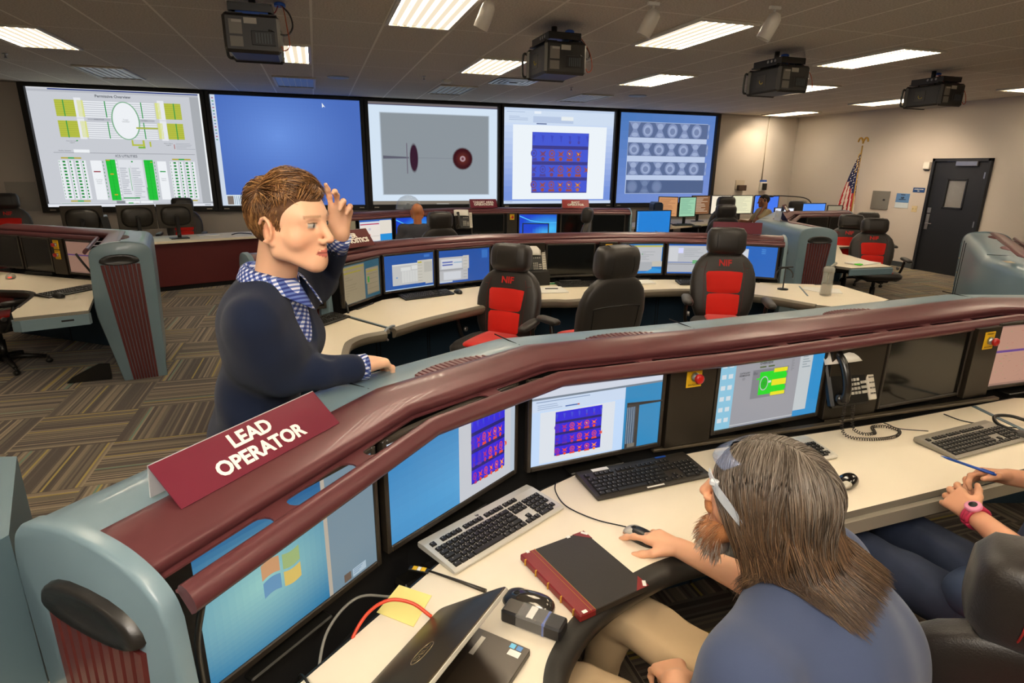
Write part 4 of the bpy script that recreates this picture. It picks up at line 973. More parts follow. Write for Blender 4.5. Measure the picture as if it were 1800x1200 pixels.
def m_nif(s):
    s.rect(0, 0, 1, 1, '#2b84bc'); s.rect(0, 0, .18, 1, '#7fb4cc'); s.k += 1
    for i in range(6): s.rect(.02, .08 + i * .15, .06, .14 + i * .15, '#c2ccd2', up=False); s.rect(.08, .08 + i * .15, .12, .14 + i * .15, '#c2ccd2', up=False)
    s.rect(.75, .0, .88, .90, '#b3b9bc'); s.lines(.78, .05, .86, .30, 7, '#7f8c92', .8); s.rect(.14, .02, .75, .985, '#8f8f95'); s.rect(.14, .02, .75, .035, '#2f7cb4'); s.rect(.70, .05, .73, .065, '#b03030'); s.rect(.14, .95, .75, .96, '#b8bcc0')
    s.text('NIF', .42, .085, .055, '#141414', .0015); s.text('OVERVIEW', .42, .14, .045, '#141414', .001); s.rect(.36, .18, .42, .20, '#4a5a30'); s.rect(.44, .18, .50, .20, '#4a5a30'); s.text('CATEGORY\nPERMISSIVES', .225, .26, .032, '#202020', .0006)
    s.rect(.30, .22, .64, .62, '#76767c'); s.rect(.37, .26, .62, .58, '#19c81e'); s.rect(.34, .34, .40, .36, '#19c81e'); s.rect(.50, .23, .63, .285, '#d8cf1e'); s.rect(.49, .385, .63, .47, '#d8cf1e'); s.rect(.49, .56, .63, .61, '#d8cf1e'); s.rect(.50, .31, .63, .37, '#19c81e'); s.rect(.50, .49, .63, .54, '#19c81e')
    s.ell(.415, .42, .04, .10, '#a9adb0', 22); s.ell(.415, .42, .033, .085, '#16a81c', 22); s.text('Target\nArea', .415, .42, .02, '#0c5c10'); s.rect(.455, .39, .48, .42, '#c8ccd0'); s.lines(.30, .245, .345, .29, 3, '#404048'); s.lines(.66, .13, .70, .30, 9, '#6f7076', .6); s.lines(.20, .30, .27, .34, 3, '#5c5c62', .6)
def m_orange(s):
    s.rect(0, 0, 1, 1, '#a87f6c'); s.rect(0, .40, 1, .44, '#5c3a78'); s.rect(0, .44, 1, .445, '#c09a86'); s.rect(0, 0, 1, .02, '#8c6a60'); s.rect(0, .95, 1, 1, '#8a6a5c'); r = random.Random(9)
    s.k += 1
    for i in range(70):
        x, y = r.uniform(.05, .95), r.uniform(.05, .93)
        if .37 < y < .47: continue
        s.rect(x, y, x + r.uniform(.008, .03), y + .006, ('#7c6256', '#5f9a58', '#a0584a')[i % 3 if i % 5 else 0], up=False)
    for i in range(12):
        x, y = r.uniform(.3, .9), r.uniform(.5, .9); s.poly([(x, y), (x + .08, y - .05), (x + .082, y - .045)], '#8c6c5e')
def m_tan(s):       # tan windows on teal
    s.rect(0, 0, 1, 1, '#2d6377'); s.rect(.0, .03, .56, .98, '#a69676'); s.rect(.0, .07, .55, .10, '#b3a52a'); s.rect(.0, .18, .46, .21, '#b3a52a'); s.lines(.04, .3, .5, .9, 9, '#948668', .35); s.rect(.60, .20, .97, .90, '#a69676'); s.rect(.62, .27, .93, .30, '#b3a52a'); s.rect(.64, .42, .69, .58, '#3fa83a'); s.k += 1
    for i in range(5): s.rect(.62, .36 + i * .13, .94, .368 + i * .13, '#6a6248', up=False)
    s.rect(.56, .60, .62, .98, '#2d6377')
def m_bluewin(s):
    s.rect(0, 0, 1, 1, '#1c4c94'); s.rect(0, .96, 1, 1, '#9fb4c8'); s.rect(.15, .26, .72, .86, '#b0b1b0'); s.rect(.15, .26, .72, .30, '#c6c6c2'); s.rect(.32, .36, .52, .46, '#c9cac8'); s.rect(.54, .33, .66, .44, '#c9cac8'); s.rect(.33, .47, .67, .80, '#bfc0be'); s.k += 1
    for i in range(6): s.rect(.33 + i * .055, .47, .334 + i * .055, .80, '#a5a6a6', up=False)
    s.rect(.66, .20, .98, .90, '#b5b2a8'); s.rect(.67, .24, .75, .28, '#a8a02a'); s.rect(.80, .26, .97, .56, '#a6a49c'); s.k += 1
    for i in range(6): s.rect(.67, .34 + i * .09, .76, .345 + i * .09, '#55534c', up=False)
    s.rect(.66, .86, .82, .95, '#1c4c94'); s.rect(.80, .05, .92, .12, '#3a6cb0'); s.rect(.22, .62, .25, .65, '#3a78b8')
def m_bluewin2(s):
    s.rect(0, 0, 1, 1, '#1c4a96'); s.rect(0, .20, .56, .92, '#a9aaac'); s.rect(.04, .26, .44, .55, '#c2c4c8'); s.rect(.06, .33, .26, .37, '#4a5aa0'); s.rect(.06, .41, .26, .45, '#4a5aa0'); s.rect(.28, .36, .44, .38, '#4a8ab0'); s.rect(.0, .57, .46, .60, '#8c8e92'); s.rect(.08, .64, .42, .88, '#bfc2c8'); s.rect(.46, .18, .58, .58, '#b5b2ac'); s.k += 1
    for i in range(7): s.rect(.47, .24 + i * .1, .54, .246 + i * .1, '#55534e', up=False)
    s.rect(0, .92, .25, .96, '#b9c2c8'); s.rect(.84, .05, .96, .30, '#2f66b0')
def m_grid(s):
    s.rect(0, 0, 1, 1, '#2570b4'); s.rect(.06, .04, 1, .10, '#b0aa5a'); s.rect(.06, .10, .44, .88, '#a8a9aa'); s.rect(.40, .10, .98, .60, '#b0b1b4'); s.rect(.40, .60, .76, .90, '#9fa2a6'); s.rect(.76, .58, 1, .76, '#b5b0a4'); s.k += 1
    for i in range(5): s.rect(.07, .18 + i * .14, .42, .186 + i * .14, '#77797c', up=False)
    s.rect(.50, .30, .52, .36, '#3aa048'); s.lines(.5, .25, .9, .55, 6, '#95989c', .5); s.poly([(.60, .95), (.8, .80), (1, .86), (1, .95)], '#2f8ac8')
def m_grid2(s):
    s.rect(0, 0, 1, 1, '#1f56a4'); s.rect(0, .05, .78, .60, '#aeb0b4'); s.rect(.02, .10, .20, .58, '#bfc1c5'); s.rect(.20, .12, .30, .30, '#c6c8ec'); s.lines(.32, .15, .7, .45, 5, '#9a9da2', .8); s.rect(0, .62, .98, .94, '#a6a8ad'); s.rect(0, .66, .98, .68, '#77797e'); s.rect(.5, .54, .68, .58, '#35a048'); s.rect(.5, .60, .68, .64, '#35a048'); s.rect(.72, .45, .98, .90, '#b9bcd0'); s.rect(.88, .06, .93, .30, '#3a78b8')
def m_bluehalf(s):
    s.rect(0, 0, 1, 1, '#1e5cae'); s.rect(.0, .10, .45, .75, '#c0c4ca'); s.rect(.0, .12, .4, .15, '#8f9296'); s.k += 1
    for i in range(3): s.rect(.7, .08 + i * .06, .78, .11 + i * .06, '#4a84c8', up=False)
def m_flatblue(c='#1b76c8'):
    def f(s): 
        s.rect(0, 0, 1, 1, c); s.k += 1
        for i in range(12): s.rect(.02, .04 + i * .07, .045, .07 + i * .07, '#7fb4e0', up=False)
    return f
def m_win7b(s):
    a, b_ = np.array(lin('#0a3cc0')), np.array(lin('#3fb4e8')); s.grad(0, 0, 1, 1, lambda x, y: tuple(a + (b_ - a) * max(0, 1 - math.hypot(x - .8, (y - .75)) / .8)), 16, 12)
    s.poly([(0, .05), (.3, .3), (.7, .42), (1, .40), (1, .43), (.7, .45), (.3, .34), (0, .1)], '#55c0ee'); s.rect(.08, .45, .80, 1, '#14161c'); s.grad(.11, .50, .77, 1, lambda x, y: tuple(a + (b_ - a) * .8 * max(0, 1 - math.hypot(x - .7, (y - .95)) / .4)), 8, 6)
def m_plain(c, bars=None):
    def f(s):
        s.rect(0, 0, 1, 1, c)
        if bars: s.lines(.06, .08, .94, .9, 12, bars, .75)
    return f
def m_report(s):
    s.rect(0, 0, 1, 1, '#c7ccd4'); s.rect(0, 0, 1, .08, '#2858a8'); s.rect(.02, .17, .6, .22, '#b03a58'); s.rect(.02, .24, .65, .95, '#d8d0c8'); s.rect(.62, .05, .98, .7, '#d2cbc0'); s.rect(.62, .68, 1, 1, '#1f84c8'); s.ell(.3, .42, .04, .06, '#b8b4c0'); s.ell(.3, .68, .02, .03, '#c03a2a'); s.rect(.02, .74, .6, .76, '#b0a8a0')
def m_pale(s):
    s.rect(0, 0, 1, 1, '#9a8a6a'); s.rect(.05, .2, .7, .9, '#b5a788'); s.rect(.4, .55, .5, .7, '#6fae48')
def m_laptopw(s): s.rect(0, 0, 1, 1, '#dfe3ef'); s.lines(.06, .08, .9, .9, 8, '#b4bcd8', .6)

# ---- the near console
RAIL_N = [(-.255, .975), (.285, 1.558), (.79, 1.83), (1.55, 1.86), (3.42, 2.02), (4.35, 1.75)]
DESK_N = [(-.27, 1.02), (-.119, 1.163), (.30, 1.52), (.70, 1.79), (.862, 1.858), (1.50, 1.895), (2.46, 1.90), (3.40, 1.95), (4.25, 1.70), (4.1, 1.05), (3.6, 1.33), (2.6, 1.396), (1.621, 1.352), (1.25, 1.325), (1.07, 1.315), (.911, 1.305), (.782, 1.272), (.66, 1.225), (.556, 1.165), (.483, 1.10), (.432, 1.04), (.39, .95), (.38, .86), (.33, .70), (.10, .65)]
con = console('large foreground console with maroon sloping top and a teal end panel bearing a black grip', RAIL_N, DESK_N, ends=(True, True),
    desk_front=([(.38, .80), (.385, .88), (.40, .97), (.432, 1.04), (.483, 1.10), (.556, 1.165), (.66, 1.225), (.782, 1.272), (.911, 1.305), (1.07, 1.315), (1.25, 1.325), (1.45, 1.34)], M_EDGEB, [(.004, .774), (-.022, .772), (-.045, .758), (-.052, .738), (-.045, .715), (-.022, .70), (.004, .70)]))
# teal gasket strips between desk sections, dark desk back edge
mb = MB(); mb.sweep([(-.25, 1.05), (-.119, 1.163), (.30, 1.52), (.70, 1.79), (.862, 1.858), (1.50, 1.895), (2.46, 1.90), (3.40, 1.95)], [(.0, .771), (.006, .771), (.006, .735), (.0, .735)], closed=True); obj('desk_edge', mb, M_BLACK, con, world=True)
for q_, d_, r_ in (((1.50, 1.60, .7715), (.016, .52, .003), .02), ((3.0, 1.66, .7715), (.024, .55, .003), -.25)): mb = MB(); mb.box(q_, d_, R=rotz(r_)); obj('desk_joint', mb, M_TEALD, con, world=True)
mb = MB(); mb.prism([(1.44, 1.325), (2.6, 1.368), (3.6, 1.30), (3.6, 1.322), (2.6, 1.39), (1.44, 1.347)], .69, .742); obj('desk_apron', mb, mat('apron_grey', '#8f887a', .5), con, world=True)
column(con, (1.275, 1.905), (1.50, 1.92), 'red emergency stop on a yellow plate nearest the seated long-haired person')
column(con, (3.035, 1.965), (3.215, 1.975), 'red emergency stop on a yellow plate at the right end of the foreground console')
mb = MB(); q = (np.array((2.14, 1.955)) + np.array((2.44, 1.955))) / 2; mb.box((q[0], q[1] + .015, .985), (.31, .03, .37), b=.002); obj('filler_panel', mb, mat('brown_black_metal', '#2a241c', .35, .3), con, world=True)
mb = MB(); mb.box((2.7, 1.945, .79), (1.1, .03, .014), b=.003); mb.box((1.72, 1.925, .79), (.98, .03, .014), b=.003); obj('support_rail', mb, mat('brown_rail', '#4a4133', .4, .3), con, world=True)
G_N = 'monitors set in the foreground console'
monitor((-.385, 1.065), (.098, 1.492), m_win7, 'monitor showing a four-coloured window emblem on a blue-green desktop, below the name plate', z0=.80, h=.375, group=G_N, sm=M_SCREEN)
monitor((.118, 1.512), (.628, 1.862), m_heat2, 'monitor split between plain blue and a grey page with a red and violet image', group=G_N)
monitor((.660, 1.848), (1.258, 1.905), m_heat3, 'monitor with a red and violet image on a pale document behind the black keyboard', group=G_N)
monitor((1.515, 1.93), (2.125, 1.972), m_nif, 'monitor titled NIF OVERVIEW with a green and yellow diagram', group=G_N)
monitor((2.46, 1.955), (3.03, 1.985), None, 'dark switched-off monitor right of the desk telephone', group=G_N, bez=.012)
monitor((3.225, 1.995), (3.82, 1.99), m_orange, 'monitor with a brownish page at the right edge of the picture', group=G_N, sm=M_SCREEN)
for (x, y, a) in ((.12, 1.42, .6),):
    pass
# power brick and cables in the trough
mb = MB(); mb.box((0, 0, .03), (.12, .07, .05), R=rotz(.5), b=.012); o = obj('power_brick', mb, M_BLACK); o.location = (.20, 1.60, .61); tag(o, 'black power brick lying in the cable trough under the monitors', 'adapter')
def wire(name, label, cat, pts, r, m, n=8, grp=None):
    mb = MB(); mb.tube(smooth_path(pts, n), r, 8); o = obj(name, mb, m); center_origin(o); return tag(o, label, cat, grp)
wire('network_cable', 'orange-red cable curving from the cable trough to the laptop', 'cable', [(-.05, 1.16, .66), (-.02, 1.24, .74), (.03, 1.29, .80), (.09, 1.30, .83), (.15, 1.28, .825), (.195, 1.245, .80)], .0045, mat('orange_cord', '#d9401c', .4))
wire('white_cord', 'grey cord looping in the dark trough beneath the left monitor', 'cable', [(.12, 1.47, .70), (.02, 1.42, .76), (-.06, 1.33, .75), (-.09, 1.22, .70), (-.10, 1.10, .66)], .004, mat('grey_cord', '#8a8880', .5))
wire('black_cord', 'black cord coming up over the desk edge at the bottom of the picture', 'cable', [(-.14, 1.22, .68), (-.12, 1.17, .785), (-.09, 1.12, .776), (-.06, 1.08, .776)], .003, M_BLACK)
wire('hanging_cable', 'black cord hanging behind the near end of the hand rail', 'cable', [(-.250, 1.0, 1.15), (-.272, 1.012, 1.05), (-.278, 1.035, .9), (-.272, 1.05, .79)], .006, M_BLACK)

# ---- sign plates
def name_plate(label, p, d, text, m, w=.45, h=.16, size=.052, dep=.10, z=1.236, lean=None, bold=.0028, tcol=None, font_line=.85, back=None, hyz=None):
    """tent-folded plate; p = centre, d = direction along its length (left to right as read)"""
    a = math.atan2(d[1], d[0]); t = thing('name_plate', label, 'sign', (p[0], p[1], z), rz=a)
    hz = h * .80; hy = h * .60
    if hyz: hy, hz = hyz
    mb = MB(); vs = [(-w / 2, -hy, 0), (w / 2, -hy, 0), (w / 2, 0, hz), (-w / 2, 0, hz)]; th = .003
    n = unit(np.cross(np.array(vs[1]) - vs[0], np.array(vs[3]) - np.array(vs[0])))
    V = np.array(vs); mb.add(np.vstack([V, V - n * th]), [(0, 1, 2, 3), (7, 6, 5, 4), (0, 4, 5, 1), (1, 5, 6, 2), (2, 6, 7, 3), (3, 7, 4, 0)]); obj('front_face', mb, m, t)
    mb = MB(); V = np.array([(-w / 2, 0.002, hz), (w / 2, 0.002, hz), (w / 2, .012, 0), (-w / 2, .012, 0)]); mb.add(np.vstack([V, V + (0, -th, 0)]), [(0, 1, 2, 3), (7, 6, 5, 4), (0, 4, 5, 1), (1, 5, 6, 2), (2, 6, 7, 3), (3, 7, 4, 0)]); obj('back_face', mb, back or mat('sign_white_back', '#b9bcc0', .5), t)
    R = frame((1, 0, 0), (0, hy, hz)); c = np.array((0, -hy / 2, hz / 2)) + R[:, 2] * .0012
    letters(text, size, R, c, tcol or M_CREAM, t, bold=bold, line=font_line, ext=.0006)
    return t
dn = unit(np.array(RAIL_N[1]) - np.array(RAIL_N[0])); nn = np.array([-dn[1], dn[0]])
pc = np.array(RAIL_N[0]) + dn * .42 + nn * .245
name_plate('large maroon tent sign reading LEAD OPERATOR on the foreground console top', (-.211, 1.417), dn, 'LEAD\nOPERATOR', M_MARSIGN, w=.465, size=.049, z=1.236, bold=.0016, hyz=(.085, .076), font_line=.98)
# ================================================================ OTHER CONSOLES
RAIL_M = [(.06, 4.80), (.50, 5.24), (.98, 5.47), (1.6, 5.65), (2.95, 5.58), (3.45, 5.48), (4.02, 5.25), (4.50, 4.93)]
DESK_M = [(.10, 4.70), (.47, 5.17), (1.0, 5.41), (1.6, 5.60), (2.95, 5.53), (3.45, 5.43), (4.0, 5.22), (4.72, 4.85), (5.05, 4.70), (4.93, 4.02), (4.28, 3.80), (4.10, 4.02), (3.92, 4.42), (3.62, 4.78), (3.30, 4.93), (2.805, 4.955), (2.34, 4.80), (2.06, 4.75), (1.9, 4.80), (1.444, 4.81), (1.093, 4.64), (.70, 4.40), (.441, 4.19)]
GREYE = mat('grey_bumper', '#6b6355', .5)
prof_m = [(.004, .774), (-.020, .772), (-.038, .760), (-.040, .740), (-.030, .715), (-.012, .700), (.004, .70)]
cm = console('middle console with blue-screened monitors, two telephones short of its centre chair', RAIL_M, DESK_M, ends=(True, True),
    desk_front=([(.441, 4.19), (.70, 4.40), (1.093, 4.64), (1.444, 4.81), (1.9, 4.80), (2.06, 4.75), (2.34, 4.80), (2.805, 4.955), (3.30, 4.93), (3.62, 4.78), (3.92, 4.42), (4.10, 4.02)], GREYE, prof_m))
cm['label'] = 'middle console behind the standing man, with two red-and-black chairs pulled out before it'
column(cm, (1.60, 5.60), (1.84, 5.605), 'red emergency stop on the middle console, left of its telephone')
column(cm, (2.735, 5.57), (2.93, 5.55), 'red emergency stop on the middle console, right of its dark monitor')
mb = MB(); mb.box((2.0, 5.615, .985), (.28, .03, .37)); obj('filler_panel', mb, mat('brown_black_metal', '#2a241c', .35, .3), cm, world=True)
mb = MB(); mb.box((.275, 4.44, .7715), (.02, .60, .003), R=rotz(.55)); obj('desk_joint', mb, M_TEALD, cm, world=True)
mb = MB(); mb.box((4.45, 4.55, .7715), (.014, .5, .003), R=rotz(-.6)); obj('desk_joint', mb, M_TEALD, cm, world=True)
mb = MB(); mb.sweep([(4.95, 3.99), (4.28, 3.78)], [(.0, .765), (-.02, .765), (-.02, .70), (.0, .70)], closed=True); obj('desk_apron', mb, GREYE, cm, world=True)
mb = MB(); mb.tube(smooth_path([(.40, 4.14, .70), (.375, 4.11, .73), (.385, 4.13, .775), (.43, 4.20, .782), (.46, 4.24, .775)], 5), .009, 8); obj('edge_loop', mb, mat('silver_loop', '#8c97a0', .3, .5), cm, world=True)
G_M = 'monitors set in the middle console'
H2 = .345
monitor((.135, 4.72), (.468, 5.165), m_tan, 'monitor with tan windows on teal at the left end of the middle console', h=H2, group=G_M, sm=M_DIM)
monitor((.49, 5.195), (.985, 5.41), m_bluewin, 'blue monitor with a wide table window, just left of the one by the red chair', h=H2, group=G_M, sm=M_SCREEN)
monitor((1.015, 5.43), (1.575, 5.60), m_bluewin2, 'blue monitor with grey windows on its left half, directly behind the left red chair', h=H2, group=G_M, sm=M_SCREEN)
monitor((2.16, 5.61), (2.69, 5.575), None, 'switched-off black monitor in the middle console behind a keyboard', h=H2, group=G_M)
monitor((2.955, 5.545), (3.435, 5.465), m_grid, 'monitor with grey list and map windows right of the switched-off one', h=H2, group=G_M, sm=M_SCREEN)
monitor((3.462, 5.455), (3.995, 5.29), m_grid2, 'monitor with grey windows and two green bars, left of the right red chair', h=H2, group=G_M, sm=M_SCREEN)
monitor((4.025, 5.26), (4.44, 4.93), m_bluehalf, 'blue monitor half hidden by the headrest of the right red chair', h=H2, group=G_M, sm=M_SCREEN)

# left piece of the middle row, behind the standing man
RAIL_L2 = [(-.62, 4.35), (-.26, 4.42), (.0, 4.78)]
c2 = console('short teal console section mostly hidden behind the standing man', [(-.46, 4.69), (-.04, 4.82)], [(-.46, 4.66), (.06, 4.73), (.42, 4.16), (.25, 4.08), (.12, 3.94), (.09, 3.80), (.05, 3.46), (-.16, 3.36), (-.46, 3.54)], ends=(True, True),
    desk_front=([(.38, 4.13), (.22, 4.06), (.12, 3.94), (.085, 3.80), (.05, 3.47)][::-1], GREYE, prof_m))
mb = MB(); mb.sweep([(-.46, 3.52), (-.16, 3.34), (.05, 3.44)], [(.0, .765), (-.01, .765), (-.01, .70), (.0, .70)], closed=True); obj('desk_apron', mb, GREYE, c2, world=True)
monitor((-.44, 4.66), (.0, 4.78), None, 'dark monitor seen between the man\'s chest and the teal end panel', h=.36, group=G_M)

RAIL_F = [(.3, 8.62), (.95, 9.04), (1.55, 9.36), (2.15, 9.62), (2.95, 9.60), (3.85, 9.42), (5.0, 9.08)]
cf = console('far console with its backs to the wall screens, where a bald person sits', RAIL_F, [(.35, 8.55), (1.0, 8.98), (2.15, 9.57), (2.95, 9.55), (3.85, 9.37), (5.0, 9.03), (4.7, 8.3), (3.7, 8.75), (2.2, 8.95), (1.3, 8.5), (.7, 8.1)])
G_F = 'monitors set in the far console'
monitor((.02, 8.40), (.49, 8.77), m_pale, 'tan-screened far monitor beside the LASER DIAGNOSTICS plate', h=H2, group=G_F, sm=M_DIM)
monitor((.52, 8.78), (1.03, 9.08), m_report, 'far monitor with pale report windows left of the bald person', h=H2, group=G_F)
monitor((1.07, 9.09), (1.6, 9.33), m_win7b, 'bright blue far monitor hidden mostly by the bald person', h=H2, group=G_F)
column(cf, (1.72, 9.42), (2.06, 9.56), 'red emergency stop on the far console beside the bald person', two=True)
monitor((2.36, 9.57), (2.92, 9.56), None, 'black monitor right of the far telephone', h=H2, group=G_F)
column(cf, (2.96, 9.55), (3.13, 9.52), 'red emergency stop on the far console left of the blue monitor')
monitor((3.15, 9.51), (3.80, 9.385), m_win7b, 'bright blue far monitor with a smaller window, left of the turned chair', h=H2, group=G_F)
monitor((3.85, 9.37), (4.32, 9.24), None, 'black far monitor right of the turned chair', h=H2, group=G_F)
monitor((4.35, 9.23), (4.90, 9.07), None, 'black far monitor at the right end of the far console', h=H2, group=G_F)
t_ = monitor((5.18, 9.2), (5.86, 9.2), m_flatblue(), 'plain blue monitor standing right of the far console', h=.42, z0=.79, group='free-standing far monitors')
mb = MB(); mb.box((5.5, 9.3, .75), (1.1, .6, .04)); mb.box((5.5, 9.5, .365), (1.0, .03, .73)); o = obj('side_table', mb, M_DESK); center_origin(o); tag(o, 'small pale table under the plain blue monitor', 'table')

RAIL_LF = [(-3.4, 7.75), (-2.12, 6.80), (-1.93, 5.87)]
cl_ = console('left console whose teal end panel with a tall maroon band faces the camera', RAIL_LF, [(-3.45, 7.7), (-2.17, 6.77), (-1.93, 5.93), (-1.80, 5.36), (-2.24, 5.22), (-2.33, 5.42), (-2.42, 6.0), (-2.48, 6.22), (-2.62, 6.35), (-2.9, 6.5), (-3.5, 7.0)],
    ends=(False, True), desk_front=([(-3.5, 7.0), (-2.9, 6.50), (-2.62, 6.37), (-2.48, 6.24), (-2.42, 6.05), (-2.35, 5.6)], M_EDGEB, prof_m))
mb = MB(); mb.prism([(-1.80, 5.345), (-2.2, 5.21), (-2.26, 5.23), (-2.28, 5.27), (-2.24, 5.29), (-1.80, 5.40)], .66, .745); obj('desk_apron', mb, M_TEAL, cl_, world=True)
mb = MB(); mb.box((-1.93, 5.303, .71), (.08, .004, .014), R=rotz(.32)); obj('apron_slot', mb, M_DARK, cl_, world=True)
mb = MB(); mb.prism([(0, 0), (.34, 0), (.34, .14), (.26, .15), (.05, .05)], -.012, .012, R=rotx(PI / 2) , t=(0, 0, 0)); o_ = obj('foot_bracket', mb, M_BLACK, cl_); o_.location = (-2.25 - cl_.location[0], 5.90 - cl_.location[1], .01); o_.rotation_euler = (0, 0, .1)
monitor((-2.96, 7.38), (-2.62, 7.12), None, 'dark reflective screen in the left console beside the yellow plates', h=H2, group='monitors set in the left console')
column(cl_, (-2.60, 7.09), (-2.46, 6.99), 'red emergency stop on the left console, upper of two yellow plates', two=True)
monitor((-2.44, 6.98), (-2.15, 6.77), m_orange, 'tan-screened monitor next to the teal end panel on the left', h=H2, group='monitors set in the left console', sm=M_DIM)
monitor((-3.50, 7.79), (-2.99, 7.41), None, 'dark screen at the left picture edge', h=H2, group='monitors set in the left console')

RAIL_R = [(6.02, 5.72), (6.42, 6.95), (7.6, 8.05), (8.75, 8.05)]
cr_ = console('teal-backed console in front of the flag with a maroon banded end panel', RAIL_R, [(6.05, 5.72), (6.47, 6.9), (7.65, 8.0), (8.7, 8.0), (8.6, 7.3), (7.6, 7.2), (7.05, 6.6), (6.85, 6.0), (6.72, 5.52), (6.1, 5.55)], ends=(True, True))
mb = MB(); mb.box((6.40, 5.53, .715), (.66, .025, .085), R=rotz(-.04), b=.01); obj('desk_apron', mb, M_TEAL, cr_, world=True)
mb = MB(); mb.sweep([(6.1, 6.2), (6.3, 6.85)], [(.505, 1.0), (.51, 1.0), (.505, .15), (.5, .15)], closed=True); obj('access_panel', mb, M_TEALD, cr_, world=True)
monitor((7.7, 8.02), (8.15, 8.02), None, 'dark monitor inside the console before the flag, left one', h=H2, group='monitors in the console before the flag')
monitor((8.18, 8.02), (8.65, 8.02), None, 'dark monitor inside the console before the flag, right one', h=H2, group='monitors in the console before the flag')
RAIL_RR = [(5.30, 1.9), (5.42, 2.75), (5.78, 3.28), (7.55, 4.72)]
crr = console('teal console at the right picture edge seen from its screwed back', RAIL_RR, None, ends=(True, True))
mb = MB()
for s, z in ((.1, .95), (.24, .80), (.12, .62), (.22, .50), (.27, .45), (.62, .52), (.36, .30)):
    q = np.array((7.55, 4.72)) - np.array((.776, .631)) * s + np.array((-.631, .776)) * .50; mb.ell((q[0], q[1], z - .02), (.008, .008, .008), 8, 6)
obj('screw', mb, mat('brass_screw', '#c8b890', .3, .7), crr, world=True)
mb = MB()
for s0, s1 in ((.28, .28), (.55, .55)):
    q = np.array((7.55, 4.72)) - np.array((.776, .631)) * s0 + np.array((-.631, .776)) * .4985; mb.box((q[0], q[1], .70), (.004, .006, .9), R=rotz(math.atan2(.631, .776)))
obj('back_seam', mb, M_DARK, crr, world=True)
mb = MB(); mb.box((0, 0, 0), (.10, .06, .001)); o = obj('sticky_note', mb, mat('tan_note', '#b8a98c', .7)); o.location = (5.18, 3.26, 1.2235); o.rotation_euler = (0, 0, .9); tag(o, 'small tan note stuck on the teal console top at the right edge', 'note')

# low long desk on the far left under the wall screens
t = thing('side_desk', 'long low desk with a dark maroon front under the left wall screens', 'desk', (-1.2, 10.9, 0))
dA, dB = np.array((-4.4, 9.2)), np.array((1.2, 11.35)); dd = unit(dB - dA); nd = np.array([-dd[1], dd[0]])
A_, B_ = dA, dB
mb = MB(); mb.prism([tuple(A_), tuple(B_), tuple(B_ + nd * .8), tuple(A_ + nd * .8)], .735, .77); obj('desk_top', mb, M_DESK, t, world=True)
mb = MB(); F0, F1 = A_ + nd * .08, B_ + nd * .08; mb.prism([tuple(F0), tuple(F1), tuple(F1 + nd * .03), tuple(F0 + nd * .03)], .08, .735); obj('front_panel', mb, M_MARD, t, world=True)
mb = MB(); F0, F1 = A_ + nd * .14, B_ + nd * .14; mb.prism([tuple(F0), tuple(F1), tuple(F1 + nd * .5), tuple(F0 + nd * .5)], .0, .08); obj('plinth', mb, M_DARK, t, world=True)
def back_monitor(x, y, rz, label, h=.36, w=.50, z0=.90, z=.77):
    t = thing('monitor', label, 'monitor', (x, y, z), rz=rz, group='monitors seen from behind on the side desk'); zc = z0 - z
    mb = MB(); mb.box((0, 0, zc + h / 2), (w, .03, h), b=.006); obj('bezel', mb, mat('monitor_shell_grey', '#3a342c', .35, .2), t)
    mb = MB(); mb.loft([(0, 0, 0, w * .42, h * .42, .6), (0, 0, .025, w * .36, h * .36, .7), (0, 0, .045, w * .22, h * .24, .8)], 28, R=rotx(PI / 2), t=(0, -.012, zc + h / 2)); obj('back_cover', mb, mat('monitor_shell_dark', '#26221c', .4, .1), t)
    mb = MB(); mb.box((0, -.08, zc / 2 + .09), (.055, .035, zc + .20), b=.012); mb.cyl((0, -.03, zc + h * .5), (0, -.09, zc + h * .5), .03, 12); mb.lathe([(.022, 0), (.022, .008), (.012, .008)], 14, R=rotx(PI / 2), t=(0, -.098, .06)); obj('stand', mb, M_BLACK, t)
    mb = MB(); mb.box((0, -.06, .008), (.26, .20, .016), b=.006); obj('base', mb, M_BLACK, t)
    letters('DELL', .035, frame((1, 0, 0), (0, 0, 1)), (0, -.0165, zc + h * .86), M_SILVER, t, ext=.0003)
    mb = MB(); mb.box((0, .0165, zc + h / 2), (w - .03, .004, h - .03)); obj('display', mb, M_GLASSB, t)
    return t
back_monitor(-2.60, 10.28, .36, 'back of the left of two matching black monitors on the maroon-fronted desk', z0=.93)
back_monitor(-2.12, 10.46, .36, 'back of the right of two matching black monitors on the maroon-fronted desk', z0=.93)
back_monitor(-3.2, 9.98, .1, 'glossy black monitor back furthest left on the maroon-fronted desk', z0=.90, h=.40)
mb = MB(); mb.box((0, 0, .19), (.10, .36, .38), b=.01); mb.box((-.13, .05, .18), (.10, .3, .36), b=.01); o = obj('tower_computer', mb, M_BLACK); o.location = (-2.95, 10.15, .77); o.rotation_euler = (.0, -.12, .3); tag(o, 'black slanted equipment between the monitors on the maroon-fronted desk', 'computer')
wire('loose_cable', 'thin black cord on the maroon-fronted desk near the man\'s neck', 'cable', [(-1.4, 10.75, .775), (-1.3, 10.72, .80), (-1.15, 10.75, .79), (-1.1, 10.80, .775)], .008, M_BLACK)
mb = MB(); mb.box((0, 0, .006), (.3, .2, .012), b=.003); o = obj('papers', mb, M_WHITE); o.location = (-1.75, 10.75, .77); o.rotation_euler = (0, 0, .4); tag(o, 'white papers lying on the maroon-fronted desk', 'paper')

